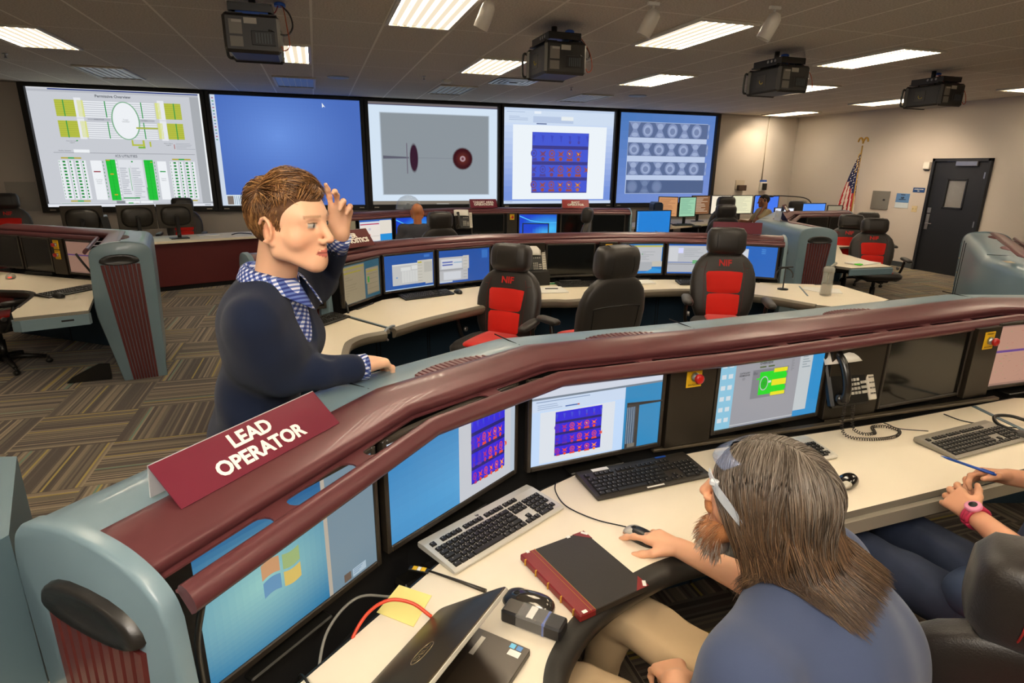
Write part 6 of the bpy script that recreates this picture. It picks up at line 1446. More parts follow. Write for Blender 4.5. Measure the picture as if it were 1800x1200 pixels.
class Head:
    """head frame: origin at the middle of the skull, fwd = where the face points, up = crown"""
    def __init__(s, c, fwd, up, sc=1.0):
        s.c = np.array(c, float); s.f = unit(fwd); u = np.array(up, float); u -= s.f * np.dot(u, s.f); s.u = unit(u); s.r = np.cross(s.f, s.u); s.s = sc   # r = the person's right
        s.R = np.stack([s.r, s.f, s.u], 1)
    def P(s, x, y, z): return s.c + (s.r * x + s.f * y + s.u * z) * s.s
    def L(s, p): return ((np.asarray(p) - s.c) @ s.R) / s.s
    def sculpt(s, B, jaw=1.0, nose=1.0, smile=0.0):
        E = lambda x, y, z, rx, ry, rz, k=.02, sub=False: B.ell(s.P(x, y, z), (rx * s.s, ry * s.s, rz * s.s), k * s.s, R=s.R, sub=sub)
        E(0, -.012, .028, .074, .094, .084, .02); E(0, .028, .030, .066, .062, .062, .03)         # cranium, forehead
        E(0, .035, -.030, .058, .056, .066, .03)                                                 # mid face
        for x in (-1, 1):
            E(x * .046, .042, -.030, .022, .026, .022, .025)                                     # cheekbone
            B.cap(s.P(x * .056, .000, -.060), s.P(x * .022, .066, -.096), .016 * s.s * jaw, .014 * s.s * jaw, .025 * s.s)   # jaw line
            B.cap(s.P(x * .060, -.004, -.020), s.P(x * .056, .000, -.060), .018 * s.s, .016 * s.s, .025 * s.s)
            B.cap(s.P(x * .012, .088, .026), s.P(x * .044, .072, .026), .0068 * s.s, .006 * s.s, .020 * s.s)                # brow
            E(x * .033, .096, .006, .018, .013, .0115, .014, True)                               # eye socket
            E(x * .031, .0750, .007, .0140, .0140, .0128, .002)                                  # eyeball
            B.cap(s.P(x * .044, .079, .008), s.P(x * .020, .083, .014), .0042 * s.s, .0046 * s.s, .004 * s.s)               # upper lid
            B.cap(s.P(x * .044, .076, .000), s.P(x * .020, .081, -.002), .0034 * s.s, .0034 * s.s, .004 * s.s)
        E(0, .072, -.100, .020, .018, .017, .02)                                                 # chin
        E(0, .060, -.075, .034, .030, .030, .025)
        B.cap(s.P(0, .090, .018), s.P(0, .112 * nose, -.026), .008 * s.s, .0105 * s.s, .012 * s.s)   # nose
        E(0, .113 * nose, -.030, .0105, .0105, .0095, .006)
        for x in (-1, 1): E(x * .0125, .100, -.035, .0085, .010, .0075, .006); E(x * .006, .106, -.042, .0032, .004, .004, .003, True)
        # lips
        B.cap(s.P(-.021, .083 - .002, -.062 + smile), s.P(0, .0945, -.0585), .0042 * s.s, .0062 * s.s, .006 * s.s); B.cap(s.P(.021, .083 - .002, -.062 + smile), s.P(0, .0945, -.0585), .0042 * s.s, .0062 * s.s, .006 * s.s)
        B.cap(s.P(-.018, .083, -.069 + smile), s.P(0, .0925, -.0715), .0042 * s.s, .0068 * s.s, .006 * s.s); B.cap(s.P(.018, .083, -.069 + smile), s.P(0, .0925, -.0715), .0042 * s.s, .0068 * s.s, .006 * s.s)
        B.cap(s.P(-.023, .090, -.065 + smile), s.P(.023, .090, -.065 + smile), .0016 * s.s, .0016 * s.s, .003 * s.s, sub=True)
        # ears
        for x in (-1, 1):
            Re = s.R @ rotz(-x * .35) @ rotx(-.12)
            B.ell(s.P(x * .077, -.012, -.008), (.009 * s.s, .020 * s.s, .033 * s.s), .006 * s.s, R=Re)
            pts = [s.P(x * (.086 + .003 * math.cos(a)), -.014 + .0185 * math.cos(a), .0 - .004 + .030 * math.sin(a)) for a in np.linspace(-1.9, 2.6, 9)]
            B.chain(pts, [.0045 * s.s] * 9, .003 * s.s); B.ell(s.P(x * .088, -.006, -.008), (.006 * s.s, .0095 * s.s, .014 * s.s), .003 * s.s, R=Re, sub=True)
            E(x * .080, -.002, -.038, .006, .008, .009, .004)
    def color(s, skin='#d9a07c', lip='#b8604f', brow='#5c3a22', beard=None, lipr=1.0):
        sk, lp, br = np.array(lin(skin)), np.array(lin(lip)), np.array(lin(brow))
        def fn(v):
            q = s.L(v); c = np.tile(sk, (len(v), 1)); c *= (1 + .10 * vnoise(v, 60, 3))[:, None]
            def mix(m, col): m = np.clip(m, 0, 1)[:, None]; return c * (1 - m) + col * m
            on = np.linalg.norm(q, axis=1) < .20
            near = lambda x, y, z, r: np.exp(-(((q[:, 0] - x) ** 2 + (q[:, 1] - y) ** 2 + (q[:, 2] - z) ** 2) / (r * r)))
            red = np.array(sk) * (1.0, .62, .55)
            for x in (-.045, .045): c = mix(.45 * near(x, .06, -.03, .028), red)
            c = mix(.4 * near(0, .115, -.03, .014), red)
            for x in (-.086, .086): c = mix(.5 * near(x, -.012, -.005, .03), red)
            lipm = (np.abs(q[:, 0]) < .024) & (q[:, 1] > .078) & (np.abs(q[:, 2] + .0655 - .0) < .0115 * (1.12 - np.abs(q[:, 0]) / .028)); c[lipm] = lp
            mouth = (np.abs(q[:, 0]) < .021) & (q[:, 1] > .076) & (np.abs(q[:, 2] + .0652) < .0018); c[mouth] = lp * .35
            for x in (-1, 1):
                bx = q[:, 0] * x; bm = (bx > .012) & (bx < .054) & (q[:, 1] > .06) & (np.abs(q[:, 2] - (.031 - .12 * np.abs(bx - .032))) < .0034); c[bm] = br * .5 + c[bm] * .5 
                ed = np.sqrt((bx - .031) ** 2 + (q[:, 2] - .007) ** 2); ew = (np.abs(bx - .031) < .0135) & (np.abs(q[:, 2] - .007) < .0058) & (q[:, 1] > .079) & (q[:, 1] < .0905); c[ew] = lin('#bdb6ac')
            s.gx = getattr(s, 'gx', 0.0)
            for x in (-1, 1):
                ed = np.sqrt((q[:, 0] - x * .031 - s.gx) ** 2 + (q[:, 2] - .0065) ** 2); m = (ed < .0056) & (q[:, 1] > .079) & (q[:, 1] < .09); c[m] = lin('#46525c'); m = (ed < .0026) & (q[:, 1] > .079) & (q[:, 1] < .09); c[m] = lin('#0c0a0a')
                bx = q[:, 0] * x; lash = (np.abs(bx - .031) < .0145) & (np.abs(q[:, 2] - .0125) < .0012) & (q[:, 1] > .079); c[lash] = br * .5
            if beard is not None: bd, lim = np.array(lin(beard[0])), beard[1]; m = np.clip((-(q[:, 2]) - .045 + .25 * (q[:, 1] - .05)) / .02, 0, 1) * (q[:, 1] > .0) * lim; c = mix(m * on, bd)
            return c
        return fn
# ================================================================ PEOPLE
def arr(*a): return np.array(a, float)
def person(label, loc): return thing('person', label, 'person', loc)
# ---------------- standing man in the navy cardigan
man = person('standing man in navy cardigan and checked shirt leaning on the console, one hand raised', (-.36, 2.12, 0))
HC = arr(-.078, 1.797, 1.735); H1 = Head(HC, (.83, -.56, -.02), (.02, -.04, 1), 1.075)
NB = arr(-.15, 1.875, 1.56)
RS, RE, RW = arr(-.190, 1.735, 1.478), arr(-.150, 1.80, 1.290), arr(.085, 1.865, 1.275)
LS, LE, LW = arr(-.09, 2.06, 1.50), arr(-.01, 2.22, 1.49), arr(.060, 2.07, 1.675)
CH, WA, HP = arr(-.175, 1.92, 1.36), arr(-.235, 2.0, 1.17), arr(-.275, 2.06, 1.00)
FW = unit(arr(.93, -.30, 0)); SD = unit(arr(-.30, -.93, 0))     # his forward and his right
def torso(B, g=0.0, k=.05):
    B.ell(CH + (0, 0, .04), (.125 + g, .19 + g, .19 + g), k, R=np.stack([FW, SD, np.cross(FW, SD)], 1))
    B.ell(WA, (.112 + g, .160 + g, .18 + g), k, R=np.stack([FW, SD, np.cross(FW, SD)], 1))
    B.ell(HP + (0, 0, .02), (.115 + g, .170 + g, .16 + g), k, R=np.stack([FW, SD, np.cross(FW, SD)], 1))
    for S_ in (RS, LS): B.cap(NB + (0, 0, -.03), S_ + (0, 0, -.005), .056 + g, .060 + g, k)
    B.cap(CH + SD * .08 + FW * .05, CH - SD * .08 + FW * .05, .08 + g, .08 + g, k)
B = Body(); torso(B, -.012); H1.sculpt(B, smile=.007)
B.cap(H1.P(0, -.042, -.040), NB + (0, 0, -.02), .052, .056, .02); B.cap(H1.P(0, -.020, -.055), NB + FW * .02, .040, .044, .02)
B.cap(RS, RE, .055, .046, .03).cap(RE, RW, .045, .030, .02, sq=(0, 0, 1), sqf=.85)
B.cap(LS, LE, .055, .046, .03).cap(LE, LW, .045, .030, .02)
hand(B, RW, (.62, .76, -.10), (.10, .10, -1), 1, 1.2, straight=((.15, .25, .2), (.55, .7, .5), (.6, .8, .5), (.6, .8, .5)), thumb=.3)
hand(B, LW, (.10, .0, 1), (-.25, -1, .05), -1, .98, straight=((.15, .35, .3), (.35, .8, .5), (.75, 1.1, .7), (.85, 1.1, .7)), thumb=.5, spread=.14)
H1.gx = -.0035
body_obj('body', B, .0032, M_SKIN, man, colfn=H1.color('#e8b795', '#c46f62', '#7d5634'))
# cardigan
def fold(amp, f, seed):
    return lambda P: amp * vnoise(P, f, seed) + amp * .6 * vnoise(P * (1, 1, .35), f * 2.2, seed + 5)
B = Body(); torso(B, .010)
B.chain([RS, (RS + RE) / 2 + SD * .004, RE], [.064, .060, .056], .055); B.chain([RE, (RE + RW) / 2, RE + (RW - RE) * .90], [.057, .051, .042], .02)
B.chain([LS, (LS + LE) / 2, LE], [.074, .066, .060], .03); B.chain([LE, LE + (LW - LE) * .80], [.058, .042], .02)
B.cap(RE + (RW - RE) * .90, RE + (RW - RE) * .93, .040, .039, .008)
# open V neck, straight neckline at the back
B.plane(RE + (RW - RE) * .93, RW - RE, .003) if False else None
vd = unit(FW + arr(0, 0, .25))
B.cap(NB + FW * .04 + (0, 0, .02), NB + FW * .155 + (0, 0, -.21), .068, .030, .012, sub=True); B.ell(NB + (0, 0, .055), (.088, .082, .062), .012, sub=True)
B.plane(HP + (0, 0, -.115), (0, 0, -1), .01)
body_obj('cardigan', B, .006, M_NAVYK, man, disp=fold(.009, 24, 4))
B = Body(); B.chain([RE + (RW - RE) * .86, RE + (RW - RE) * .935], [.0440, .0425], .01); B.cap(RE + (RW - RE) * .95, RE + (RW - RE) * 1.1, .05, .05, .002, sub=True) if False else None
body_obj('cuff_ribbing', B, .004, M_NAVYK, man, disp=None)
# checked shirt: body front, collar stand with two points, cuffs
B = Body(); torso(B, .001, .04); B.cap(NB + (0, 0, -.01), NB + (0, 0, .0), .066, .066, .02); B.plane(HP + (0, 0, .05), (0, 0, -1), .01); B.ell(NB + (0, 0, .06) + FW * .03, (.058, .058, .05), .006, sub=True)
body_obj('checked_shirt', B, .006, M_GING, man, disp=fold(.003, 40, 9))
def collar(parent, NBc, fw, sd, up, rad, h, m):
    mb = MB(); n = 44; rows = 5; vs = []
    for j in range(rows + 1):
        for i in range(n + 1):
            a = -2.62 + 5.24 * i / n + PI    # opening at the front
            ca, sa = math.cos(a), math.sin(a); front = max(0, ca) ; 
            fold_ = j / rows
            if j <= 2: r = rad * (1 - .02 * j); z = h * (j / 2)
            else:
                k = (j - 2) / 3; drop = h * (.85 + 1.1 * max(0, (abs(i / n - .5) * 2 - .55) / .45) ** 1.2); r = rad + .006 + .018 * k + .024 * k * max(0, (abs(i / n - .5) * 2 - .6) / .4); z = h * 1.03 - drop * k
            p = NBc + fw * (-ca * -1) * r * 1.0 + sd * sa * r + up * z
            tilt = -ca * -1; p = p + up * (-.030 * (ca + 0) * 1.0)
            vs.append(p)
    fs = [(j * (n + 1) + i, j * (n + 1) + i + 1, (j + 1) * (n + 1) + i + 1, (j + 1) * (n + 1) + i) for j in range(rows) for i in range(n)]
    mb.add(vs, fs, smooth=True); o = obj('shirt_collar', mb, m, parent, world=True, fix=False); s_ = o.modifiers.new('thick', 'SOLIDIFY'); s_.thickness = .003; return o
upn = unit(arr(-.05, .0, 1)); nf = unit(FW + arr(0, 0, 0)); nf = unit(nf - upn * nf.dot(upn))
def collar2(parent, c, fw, sd, up, rad, h, m, droop=.04):
    n = 60; mb = MB(); rows = 8; vs = []
    for j in range(rows + 1):
        for i in range(n + 1):
            t = i / n * 2 - 1                       # -1..1 around, 0 = back of neck
            a = PI * (1 - .09) * t; back = math.cos(a)         # 1 at back
            q = -fw * math.cos(a) + sd * math.sin(a)
            pt = max(0, (abs(t) - .62) / .38)
            if j <= 3: r = rad * (1 + .0 * j); z = h * j / 3
            else:
                k = (j - 3) / (rows - 3); r = rad + .005 + .020 * k + .030 * k * pt; z = h * 1.02 - k * h * (.95 + 1.5 * pt ** 1.3)
            z += droop * back; vs.append(c + q * r + up * z)
    fs = [(j * (n + 1) + i, j * (n + 1) + i + 1, (j + 1) * (n + 1) + i + 1, (j + 1) * (n + 1) + i) for j in range(rows) for i in range(n)]
    mb.add(vs, fs, smooth=True); o = obj('shirt_collar', mb, m, parent, world=True, fix=False); s_ = o.modifiers.new('thick', 'SOLIDIFY'); s_.thickness = .0028; return o
collar2(man, NB + FW * .006 + (0, 0, .0), nf, SD, upn, .073, .040, M_GING, .022)
def cuff(parent, a, b, r0, r1, m, name='shirt_cuff'):
    mb = MB(); d = unit(np.array(b) - a); mb.tube([a, a + (np.array(b) - a) * .5, np.array(b)], [r0, (r0 + r1) / 2, r1], 24); return obj(name, mb, m, parent, world=True)
cuff(man, RE + (RW - RE) * .88, RE + (RW - RE) * 1.10, .041, .0425, M_GING); cuff(man, LE + (LW - LE) * .76, LE + (LW - LE) * 1.0, .043, .039, M_GING)
# jeans and shoes
B = Body(); B.ell(HP + (0, 0, -.04), (.125, .18, .15), .05, R=np.stack([FW, SD, np.cross(FW, SD)], 1))
for s in (1, -1):
    h_ = HP + SD * .09 * s + (0, 0, -.08); kn = arr(-.33, 2.14, .54) + SD * .11 * s; an = arr(-.37, 2.18, .10) + SD * .12 * s; B.cap(h_, kn, .10, .072, .04).cap(kn, an, .072, .052, .03)
B.plane(HP + (0, 0, .02), (0, 0, 1), .01)
body_obj('jeans', B, .009, mat('dark_jeans', '#1b2233', .9, bump=.3, bscale=900), man, disp=fold(.005, 30, 2))
for s in (1, -1):
    B = Body(); a = arr(-.39, 2.18, .045) + SD * .12 * s; B.cap(a, a + FW * .17 + (0, 0, -.008), .045, .042, .02, sq=(0, 0, 1), sqf=.8).ell(a + (0, 0, .03), (.045, .04, .05), .02); B.plane((0, 0, .004), (0, 0, -1), .003); body_obj('shoe', B, .007, mat('brown_shoe', '#3a261a', .5), man)

# hair of the man: a fitted cap plus combed locks
def hair_cap(H, parent, col, region, r=(.084, .106, .096), c=(0, -.014, .030), h=.004, amp=.004):
    B = Body(); B.ell(H.P(*c), (r[0] * H.s, r[1] * H.s, r[2] * H.s), .01, R=H.R); region(B, H)
    cc = np.array(lin(col))
    return body_obj('hair_cap', B, h, M_HAIRB, parent, disp=lambda P: amp * vnoise(P, 90, 2), colfn=lambda v: np.tile(cc, (len(v), 1)) * (1 + .25 * vnoise(v, 150, 7))[:, None])
def man_region(B, H):
    B.plane(H.P(0, .086, .056), H.R @ unit((0, 1, -.75)), .01)            # forehead
    B.ell(H.P(.085, .072, -.020), arr(.05, .058, .075) * H.s, .008, R=H.R, sub=True); B.ell(H.P(-.085, .072, -.020), arr(.05, .058, .075) * H.s, .008, R=H.R, sub=True)
    B.plane(H.P(0, 0, -.062), H.R @ unit((0, .35, -1)), .01)
    for x in (-1, 1): B.ell(H.P(x * .092, -.010, -.014), arr(.026, .026, .036) * H.s, .006, R=H.R, sub=True)
hair_cap(H1, man, '#5a3b22', man_region)
rng = np.random.RandomState(4); G = []
palette = [lin(c) for c in ('#6a4526', '#8a5f36', '#54361d', '#a67a48', '#75502c', '#946b3e')]
def scalp(H, x, y, z, r=(.083, .105, .095), c=(0, -.014, .030)):
    q = arr(x, y, z) - c; k = 1 / np.linalg.norm(q / np.array(r)); return q * k + c
for it in range(5200):
    th = rng.uniform(-PI, PI); ph = rng.uniform(-.55, 1.5); d = arr(math.sin(th) * math.cos(ph), math.cos(th) * math.cos(ph), math.sin(ph)); p = scalp(H1, *(d * .1 + arr(0, -.014, .03)))
    x, y, z = p
    if z < .068 and y > .040: continue
    if y > .022 and z < .052: continue
    if y > -.034 and y <= .030 and z < (-.040 if (y > .012 and abs(x) > .06) else .010): continue
    if z < -.055 - .3 * (y + .03): continue
    n_ = unit((p - arr(0, -.014, .03)) / arr(.083, .105, .095) ** 1); top = np.clip((z - .06) / .05, 0, 1)
    # comb: top sweeps forward and to his left, sides straight down
    side = math.copysign(1, x); comb = top * unit(arr(-.55, .80, 0) if y > -.05 else arr(-.3, -.5, -.3)) + (1 - top) * unit(arr(0, .12 if y > -.02 else -.05, -1)); L_ = (.030 + .040 * top + .015 * rng.rand()) if z > .02 else .018
    if y > .015 and z > .05: L_ = .034 + .016 * rng.rand(); comb = unit(arr(-.75, -.35, .35)); top = 1.0
    elif y > -.02 and top < .5: L_ = .014; comb = unit(arr(0, -.35, -1))
    pts = [p]; q = p.copy(); lift = .38 * top + .06 + .2 * rng.rand() * top
    for j in range(6):
        t_ = comb - n_ * np.dot(comb, n_); dirn = unit(unit(t_) + n_ * (lift * (1 - j / 4)) + rng.normal(size=3) * .10); q = q + dirn * L_ / 6; dd_ = (q - arr(0, -.014, .03)) / arr(.084, .106, .096); m_ = np.linalg.norm(dd_)
        if m_ < 1.0 + .05 * top: q = arr(0, -.014, .03) + dd_ / m_ * (1.0 + .05 * top) * arr(.084, .106, .096)
        n_ = unit(dd_); pts.append(q.copy())
    W = [H1.P(*a) for a in pts]; col = np.array(palette[rng.randint(6)]) * rng.uniform(.75, 1.15); 
    G.append((np.array(W), .0017 if top > .3 else .0013, col))
hair_strands('hair', man, G, M_HAIR)

# ---------------- seated long-haired person at the mouse
lp = person('seated long-haired bearded person in a slate blue shirt holding the mouse, seen from behind', (1.02, .64, 0))
H2_ = Head(arr(.880, .926, 1.208), (-.52, .85, .02), (.05, -.05, 1), 1.12)
fw2 = unit(arr(-.455, .887, 0)); lf2 = unit(arr(-.887, -.455, 0))
NB2 = arr(.945, .850, 1.075); LS2, LE2, LW2 = arr(.70, .70, .985), arr(.60, .74, .74), arr(.735, .955, .715); RS2, RE2, RW2 = arr(1.09, .915, .995), arr(1.04, 1.03, .85), arr(.955, 1.30, .808)
CH2, WA2, HP2 = arr(.955, .76, .90), arr(.99, .68, .72), arr(1.02, .66, .60)
R2 = np.stack([fw2, lf2, np.cross(fw2, lf2)], 1)
def torso2(B, g=0., k=.05):
    B.ell(CH2, (.135 + g, .215 + g, .18 + g), k, R=R2); B.ell(WA2, (.14 + g, .19 + g, .16 + g), k, R=R2); B.ell(HP2, (.15 + g, .20 + g, .13 + g), k, R=R2)
    for S_ in (LS2, RS2): B.cap(NB2 + (0, 0, -.03), S_, .060 + g, .074 + g, k)
    B.cap(CH2 - fw2 * .04 + lf2 * .1, CH2 - fw2 * .04 - lf2 * .1, .11 + g, .11 + g, k)
B = Body(); torso2(B, -.012); H2_.sculpt(B); B.cap(H2_.P(0, -.035, -.045), NB2, .058, .062, .03); B.cap(RS2, RE2, .054, .046, .02).cap(RE2, RW2, .046, .030, .02); B.cap(LS2, LE2, .054, .046, .02).cap(LE2, LW2, .045, .030, .02)
MS = arr(.895, 1.418, .785)       # the mouse
hand(B, RW2, (-.40, .90, -.08), (-.05, -.12, -1), 1, 1.10, straight=((.12, .28, .20), (.10, .28, .22), (.22, .45, .3), (.3, .5, .35)), thumb=.25, spread=.12)
hand(B, LW2, (.30, .85, -.40), (.1, -.3, -1), -1, 1.10, curl=(.35, .4, .45, .5), thumb=.4)
body_obj('body', B, .0038, M_SKIN, lp, colfn=H2_.color('#e6ae88', '#b06a58', '#7b5a40'))
M_SLATE = mat('slate_blue_cotton', '#3a4663', .9, bump=.3, bscale=1100, sheen=.15)
B = Body(); torso2(B, .018); B.chain([RS2, RS2 + (RE2 - RS2) * .75], [.088, .076], .03); B.chain([LS2, LS2 + (LE2 - LS2) * .62], [.088, .078], .03); B.ell(NB2 + (0, 0, .07), (.075, .075, .06), .015, sub=True); B.plane(HP2 + (0, 0, -.06), (0, 0, -1), .01)
B.plane(RS2 + (RE2 - RS2) * .8, RE2 - RS2, .004) if False else None
SH2 = B
body_obj('work_shirt', B, .0065, M_SLATE, lp, disp=fold(.012, 17, 12))
cuff(lp, LS2 + (LE2 - LS2) * .45, LS2 + (LE2 - LS2) * .72, .078, .081, M_SLATE, 'sleeve_hem'); cuff(lp, RS2 + (RE2 - RS2) * .6, RS2 + (RE2 - RS2) * .86, .072, .076, M_SLATE, 'sleeve_hem')
# collar and seam lines of the shirt
mb = MB(); mb.tube(smooth_path([NB2 + lf2 * .075 * math.cos(a) - fw2 * .075 * math.sin(a) + arr(0, 0, .025) for a in np.linspace(-.3, PI + .3, 11)], 4), .012, 8); obj('shirt_collar', mb, M_SLATE, lp, world=True)
M_KHA = mat('khaki_cotton', '#c6ab83', .9, bump=.3, bscale=900)
B = Body(); B.ell(HP2 + (0, 0, -.02), (.155, .205, .12), .05, R=R2)
kneeL, kneeR = arr(.56, 1.12, .56), arr(.80, 1.36, .585)
for hp, kn, ft in ((HP2 + lf2 * .10 + (0, 0, -.03), kneeL, arr(.52, 1.22, .10)), (HP2 - lf2 * .10 + (0, 0, -.03), kneeR, arr(.80, 1.50, .10))):
    B.cap(hp, kn, .098, .080, .03).cap(kn, ft, .074, .052, .03)
B.plane(HP2 + (0, 0, .03), (0, 0, 1), .01)
body_obj('khaki_trousers', B, .008, M_KHA, lp, disp=lambda P: .008 * vnoise(P, 24, 3) + .004 * vnoise(P, 60, 8))
for ft in (arr(.52, 1.22, .045), arr(.80, 1.50, .045)):
    B = Body(); B.cap(ft - fw2 * .03, ft + fw2 * .16, .045, .042, .02, sq=(0, 0, 1), sqf=.8).ell(ft + (0, 0, .03), (.045, .045, .05), .02); B.plane((0, 0, .004), (0, 0, -1), .003); body_obj('shoe', B, .008, M_BLACK, lp)
# beard
B = Body(); Hq = H2_
for x in (-1, 1): B.cap(Hq.P(x * .062, .018, -.050), Hq.P(x * .026, .076, -.100), .020 * 1.1, .026 * 1.1, .02); B.cap(Hq.P(x * .03, .085, -.050), Hq.P(x * .008, .100, -.047), .010, .010, .01)
B.ell(Hq.P(0, .078, -.112), (.034, .034, .044), .02, R=Hq.R); B.ell(Hq.P(0, .070, -.140), (.022, .020, .024), .02, R=Hq.R); B.ell(Hq.P(0, .100, -.064), (.020, .012, .010), .006, R=Hq.R, sub=True)
bc, bc2 = np.array(lin('#b0764a')), np.array(lin('#c2b6a8')); body_obj('beard', B, .0038, M_HAIRB, lp, disp=lambda P: .003 * vnoise(P, 170, 3), colfn=lambda v: bc + (bc2 - bc) * np.clip((-Hq.L(v)[:, 2:3] - .08) / .06 + .2 * vnoise(v, 120, 2)[:, None], 0, 1))
_rb = np.random.RandomState(3); Gb = []; _bb = [lin(c) for c in ('#a86c42', '#8f5a38', '#b9ab9c', '#cabfb2', '#9c7350')]
_BD = B
for it in range(1500):
    x_ = _rb.uniform(-.062, .062); z_ = _rb.uniform(-.15, -.045); y_ = .105 - .9 * abs(x_) + _rb.uniform(-.01, .01) - max(0, -z_ - .11) * .6
    if z_ > -.075 and abs(x_) < .03: continue
    p_ = np.array([Hq.P(x_, y_, z_)])
    for _ in range(4): d_0 = _BD.sdf(p_); g_ = np.array([(_BD.sdf(p_ + e) - _BD.sdf(p_ - e))[0] for e in np.eye(3) * .002]); g_ /= np.linalg.norm(g_) + 1e-9; p_ = p_ - g_ * (d_0[0] + .002)
    p_ = p_[0]; dn_ = unit(g_ * .5 - Hq.u * 1.1 + Hq.f * .1 + _rb.normal(size=3) * .22); Lb = _rb.uniform(.012, .032); k_ = int(np.clip((-.085 - z_) / .02 + _rb.uniform(-1, 1.5), 0, 2))
    Gb.append((np.array([p_ + dn_ * Lb * t + g_ * .004 * math.sin(t * 2) - Hq.u * .006 * t * t for t in np.linspace(0, 1, 5)]), .0009, np.array(_bb[(0, 1, 4)[_rb.randint(3)] if k_ < 1 else (2, 3, 4)[_rb.randint(3)]])))
hair_strands('beard_hair', lp, Gb, M_HAIR)
# long hair: cap and strands falling over the back
def long_region(B, H):
    B.plane(H.P(0, .082, .062), H.R @ unit((0, 1, -.5)), .01)
    B.ell(H.P(.09, .085, -.03), arr(.05, .062, .085) * H.s, .008, R=H.R, sub=True); B.ell(H.P(-.09, .085, -.03), arr(.05, .062, .085) * H.s, .008, R=H.R, sub=True)
hc = Body(); hc.ell(Hq.P(0, -.016, .026), arr(.088, .108, .096) * Hq.s, .02, R=Hq.R); hc.cap(Hq.P(.03, -.045, -.02), Hq.P(.045, -.08, -.13), .065, .05, .04); hc.cap(Hq.P(-.03, -.045, -.02), Hq.P(-.045, -.08, -.13), .065, .05, .04); hc.cap(Hq.P(.045, -.09, -.08), Hq.P(.06, -.20, -.20), .042, .025, .04); hc.cap(Hq.P(-.045, -.09, -.08), Hq.P(-.06, -.20, -.20), .042, .025, .04); hc.cap(Hq.P(-.068, -.005, .0), Hq.P(-.078, -.03, -.13), .026, .030, .03); hc.cap(Hq.P(.068, -.005, .0), Hq.P(.078, -.03, -.13), .026, .030, .03)
long_region(hc, Hq); b1 = np.array(lin('#4a3a2c')); g1 = np.array(lin('#7d7468'))
body_obj('hair_cap', hc, .005, M_HAIRB, lp, disp=lambda P: .004 * vnoise(P, 70, 2), colfn=lambda v: b1 + (g1 - b1) * np.clip((Hq.L(v)[:, 2:3] - .02) / .10, 0, 1))
rng = np.random.RandomState(8); G = []; Gg = []
gy = [lin(c) for c in ('#7b7064', '#62574b', '#8a8074', '#55493d')]; br_ = [lin(c) for c in ('#453122', '#54402c', '#382a1e', '#634831', '#6d5239')]
for it in range(8200):
    # root: along the parting line or over the skull
    sd_ = rng.choice([-1, 1]); 
    if rng.rand() < .45: y0 = rng.uniform(-.085, .078); x0 = sd_ * rng.uniform(.001, .016); p = scalp(Hq, x0, y0, .12, (.088, .108, .098), (0, -.016, .026)) if False else None
    th = rng.uniform(-PI, PI); ph = rng.uniform(-.35, 1.45); d = arr(math.sin(th) * math.cos(ph), math.cos(th) * math.cos(ph), math.sin(ph)); 
    if rng.rand() < .5: d = unit(arr(sd_ * rng.uniform(.0, .25), rng.uniform(-.9, .75), rng.uniform(.5, 1.0)))
    cc_ = arr(0, -.016, .026); rr_ = arr(.090, .110, .098); p = cc_ + d / np.linalg.norm(d / rr_)
    x, y, z = p
    if y > .045 and z < .065: continue
    if y > .018 and z < .02: continue
    if z < -.02 and y > -.02: continue
    sgn = 1 if x > .004 else -1; q = p.copy(); pts = [q.copy()]; Lt = rng.uniform(.26, .40); ns = 20; fr = rng.uniform(-.3, .4); wv = rng.uniform(0, 6.3); out_ = rng.uniform(1.0, 1.10); wid = rng.uniform(.75, 1.15)
    for j in range(ns):
        e_ = (q - cc_) / rr_; m_ = np.linalg.norm(e_); n_ = unit(e_ / rr_); down = arr(sgn * .05, -.10, -1.0)
        if q[2] > -.01:
            t_ = arr(sgn * 1.0, -.30, -.25 - .9 * min(1, m_ * abs(q[0]) / .06)); 
            if q[1] < -.06: t_ = arr(sgn * .35, -.4, -1)
        else: t_ = arr(sgn * .16 * wid, -.5 if q[1] > -.16 else -.8, -1.0)
        if q[2] > -.10: t_ = t_ - n_ * min(0, 0) - n_ * np.dot(t_, n_) * (1 if q[2] > -.0 else .3)
        st = Lt / ns; q = q + unit(unit(t_) + arr(math.sin(j * .9 + wv), math.cos(j * .7 + wv), 0) * .12 + rng.normal(size=3) * .035) * st
        e_ = (q - cc_) / rr_; m_ = np.linalg.norm(e_)
        if m_ < out_ and q[2] > -.06: q = cc_ + e_ / m_ * out_ * rr_ 
        if q[2] < -.05:
            lim = (.098 * wid + .02) * (1 + .9 * (-.05 - q[2])); q[0] = np.clip(q[0], -lim, lim); q[1] = min(q[1], -.012 - .25 * (-.05 - q[2]) + .03 * wid)

        pts.append(q.copy())
    W = np.array([Hq.P(*a) for a in pts]); grey = np.clip((p[2] + .02) / .10, 0, 1); c0 = np.array(gy[rng.randint(4)]); c1 = np.array(br_[rng.randint(5)])
    k = len(W); mix = np.clip(1.35 * grey - np.linspace(0, 2.2, k), 0, 1)[:, None]; col = (c0 * mix + c1 * (1 - mix)) * rng.uniform(.8, 1.2); col = np.tile(col, (3, 1))
    G.append((W, rng.uniform(.0009, .0015), col))
